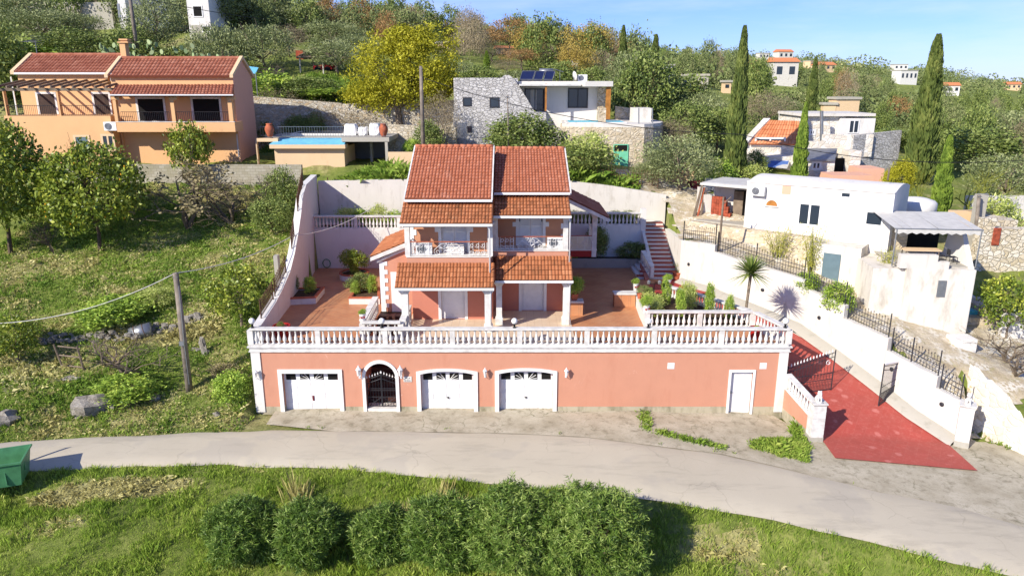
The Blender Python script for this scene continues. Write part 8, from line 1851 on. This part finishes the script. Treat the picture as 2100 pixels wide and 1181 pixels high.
cable('thick pale cable drooping from the slope pole to the left edge', [atY(-60, 664, 36), A1], .018, 'cloth', .7)
cable('thin dark wire above the thick pale cable', [atY(-60, 650, 37.5), A1 + Vector((0, .1, .05))], .015, 'black', 1.0)
cable('pale cable from the slope pole to the boundary wall', [A1, atY(600, 484, 43.2), atY(760, 428, 48.5)], .022, 'cloth', .35)
cable('long dark wire crossing the houses on the right', [A2_ - Vector((0, 0, .8)), atY(1520, 276, 50), atY(2160, 324, 44)], .024, 'black', .9)
cable('wire over the roofs at the top left', [atY(260, -10, 74), atY(560, 42, 86)], .03, 'black', .2)
# ---------------------------------------------------------------- slope details
def rock(label, px, py, r, seed, name='boulder', sc=(1, .8, .6), z=0.):
    p = gp(px, py); g = np.random.default_rng(seed); m = MB(); n, k = 9, 6; vs = []
    for i in range(k + 1):
        th = math.pi * i / k
        for j in range(n):
            ph = 2*math.pi*j/n; d = np.array([math.sin(th)*math.cos(ph), math.sin(th)*math.sin(ph), math.cos(th)]); w_ = 1 + .6 * (float(vnoise(d[0]*2.2 + seed, d[1]*2.2 + d[2]*1.7 + seed, seed)) - .5) * 2; vs.append((p.x + d[0]*r*sc[0]*w_, p.y + d[1]*r*sc[1]*w_, p.z + z + (d[2] + .1)*r*sc[2]*w_))
    m.add(vs, [(i*n+j, i*n+(j+1) % n, (i+1)*n+(j+1) % n, (i+1)*n+j) for i in range(k) for j in range(n)]); return tag(m.build(name, M['rock'], None, False), label, 'rock', None)
rock('large grey split boulder on the slope above the lane', 188, 838, 1.0, 3); rock('smaller half of the split boulder', 222, 832, .55, 4); rock('small pale rock below the dry scrub', 320, 815, .32, 5); rock('pale boulder cut by the left edge', 5, 858, .6, 6)
rock('upright pale stone beside the slope pole', 420, 722, .42, 7, sc=(.5, .4, 1.5)); rock('little stone near the lane at the slope foot', 445, 850, .22, 8); rock('flat pale stone by the wooden frame', 150, 775, .35, 9, sc=(1.2, .8, .2)); rock('flat pale slab right of the slope pole', 405, 717, .3, 10, sc=(1.3, .7, .25))
t = thing('dry_stone_wall', 'broken dry stone terrace wall across the left slope', 'wall', tuple(gp(220, 695))); m = MB(); g = np.random.default_rng(3)
for i in range(110):
    f = g.uniform(0, 1); px = 85 + f * 330; py = 702 - 20 * f - 25 * max(0, f - .6) / .4 + g.uniform(-7, 7); p = gp(px, py); s = g.uniform(.07, .19); n = 6; hh = g.uniform(-.05, .3)
    vs = [(p.x + s*1.2*math.cos(a + i) * g.uniform(.7, 1.2), p.y + s*.8*math.sin(a + i), p.z + hh + z) for z in (-s * .5, s * .5) for a in np.linspace(0, 2*math.pi, n + 1)[:-1]]; m.add(vs, [tuple(range(n-1, -1, -1)), tuple(range(n, 2*n))] + [(j, (j+1) % n, (j+1) % n + n, j+n) for j in range(n)])
m.build('stones', M['rock'], t)
t = thing('wooden_frame', 'weathered wooden ladder like frame below the dry stone wall', 'frame', tuple(gp(150, 755))); a, b = gp(128, 752), gp(172, 758)
m = MB(); m.tube([a, a + Vector((-.25, 0, 1.25))], .05, 5); m.tube([b, b + Vector((-.15, 0, 1.3))], .05, 5); m.build('post', M['wood'], t)
m = MB(); [m.tube([a + Vector((-.05, 0, z)), b + Vector((0, 0, z + .02))], .045, 4) for z in (.1, .65, 1.15)]; m.build('rung', M['wood'], t)
p = gp(292, 690); t = thing('rusty_barrel', 'half buried metal barrel in the cut branches', 'barrel', tuple(p)); m = MB(); m.tube([p + Vector((-.6, 0, .1)), p + Vector((.45, .25, .35))], .42, 14); m.build('shell', M['galv'], t, True)
m = MB(); [m.tube([p + Vector((-.6 + k, 0 + .24 * k, .1 + .24 * k)), p + Vector((-.57 + k, .01 + .24 * k, .11 + .24 * k))], .44, 14) for k in (.25, .7)]; m.build('hoop', M['rusty'], t, True)
a, b = gp(520, 148), 0
t = thing('blue_panel', 'tilted blue panel on the bank right of the apricot house', 'panel', tuple(atY(513, 146, 67))); p0, p1, p2, p3 = atY(499, 148, 67), atY(524, 150, 67), atY(530, 139, 68.4), atY(506, 136, 68.4); m = MB(); m.add([p0, p1, p2, p3] + [p - Vector((0, 0, .08)) for p in (p0, p1, p2, p3)], [(0,1,2,3),(7,6,5,4),(0,4,5,1),(1,5,6,2),(2,6,7,3),(3,7,4,0)]); m.build('sheet', M['blue'], t)
m = MB(); [m.tube([p, (p.x, p.y, H(p.x, p.y))], .05, 5) for p in (p0, p1)]; m.build('post', M['galv'], t)
pthing('concrete_post', 'square concrete post outside the left boundary railing', 'post', 'conc', (560, 572, 525, 565, 41.3, .4, 1.5), part='shaft')
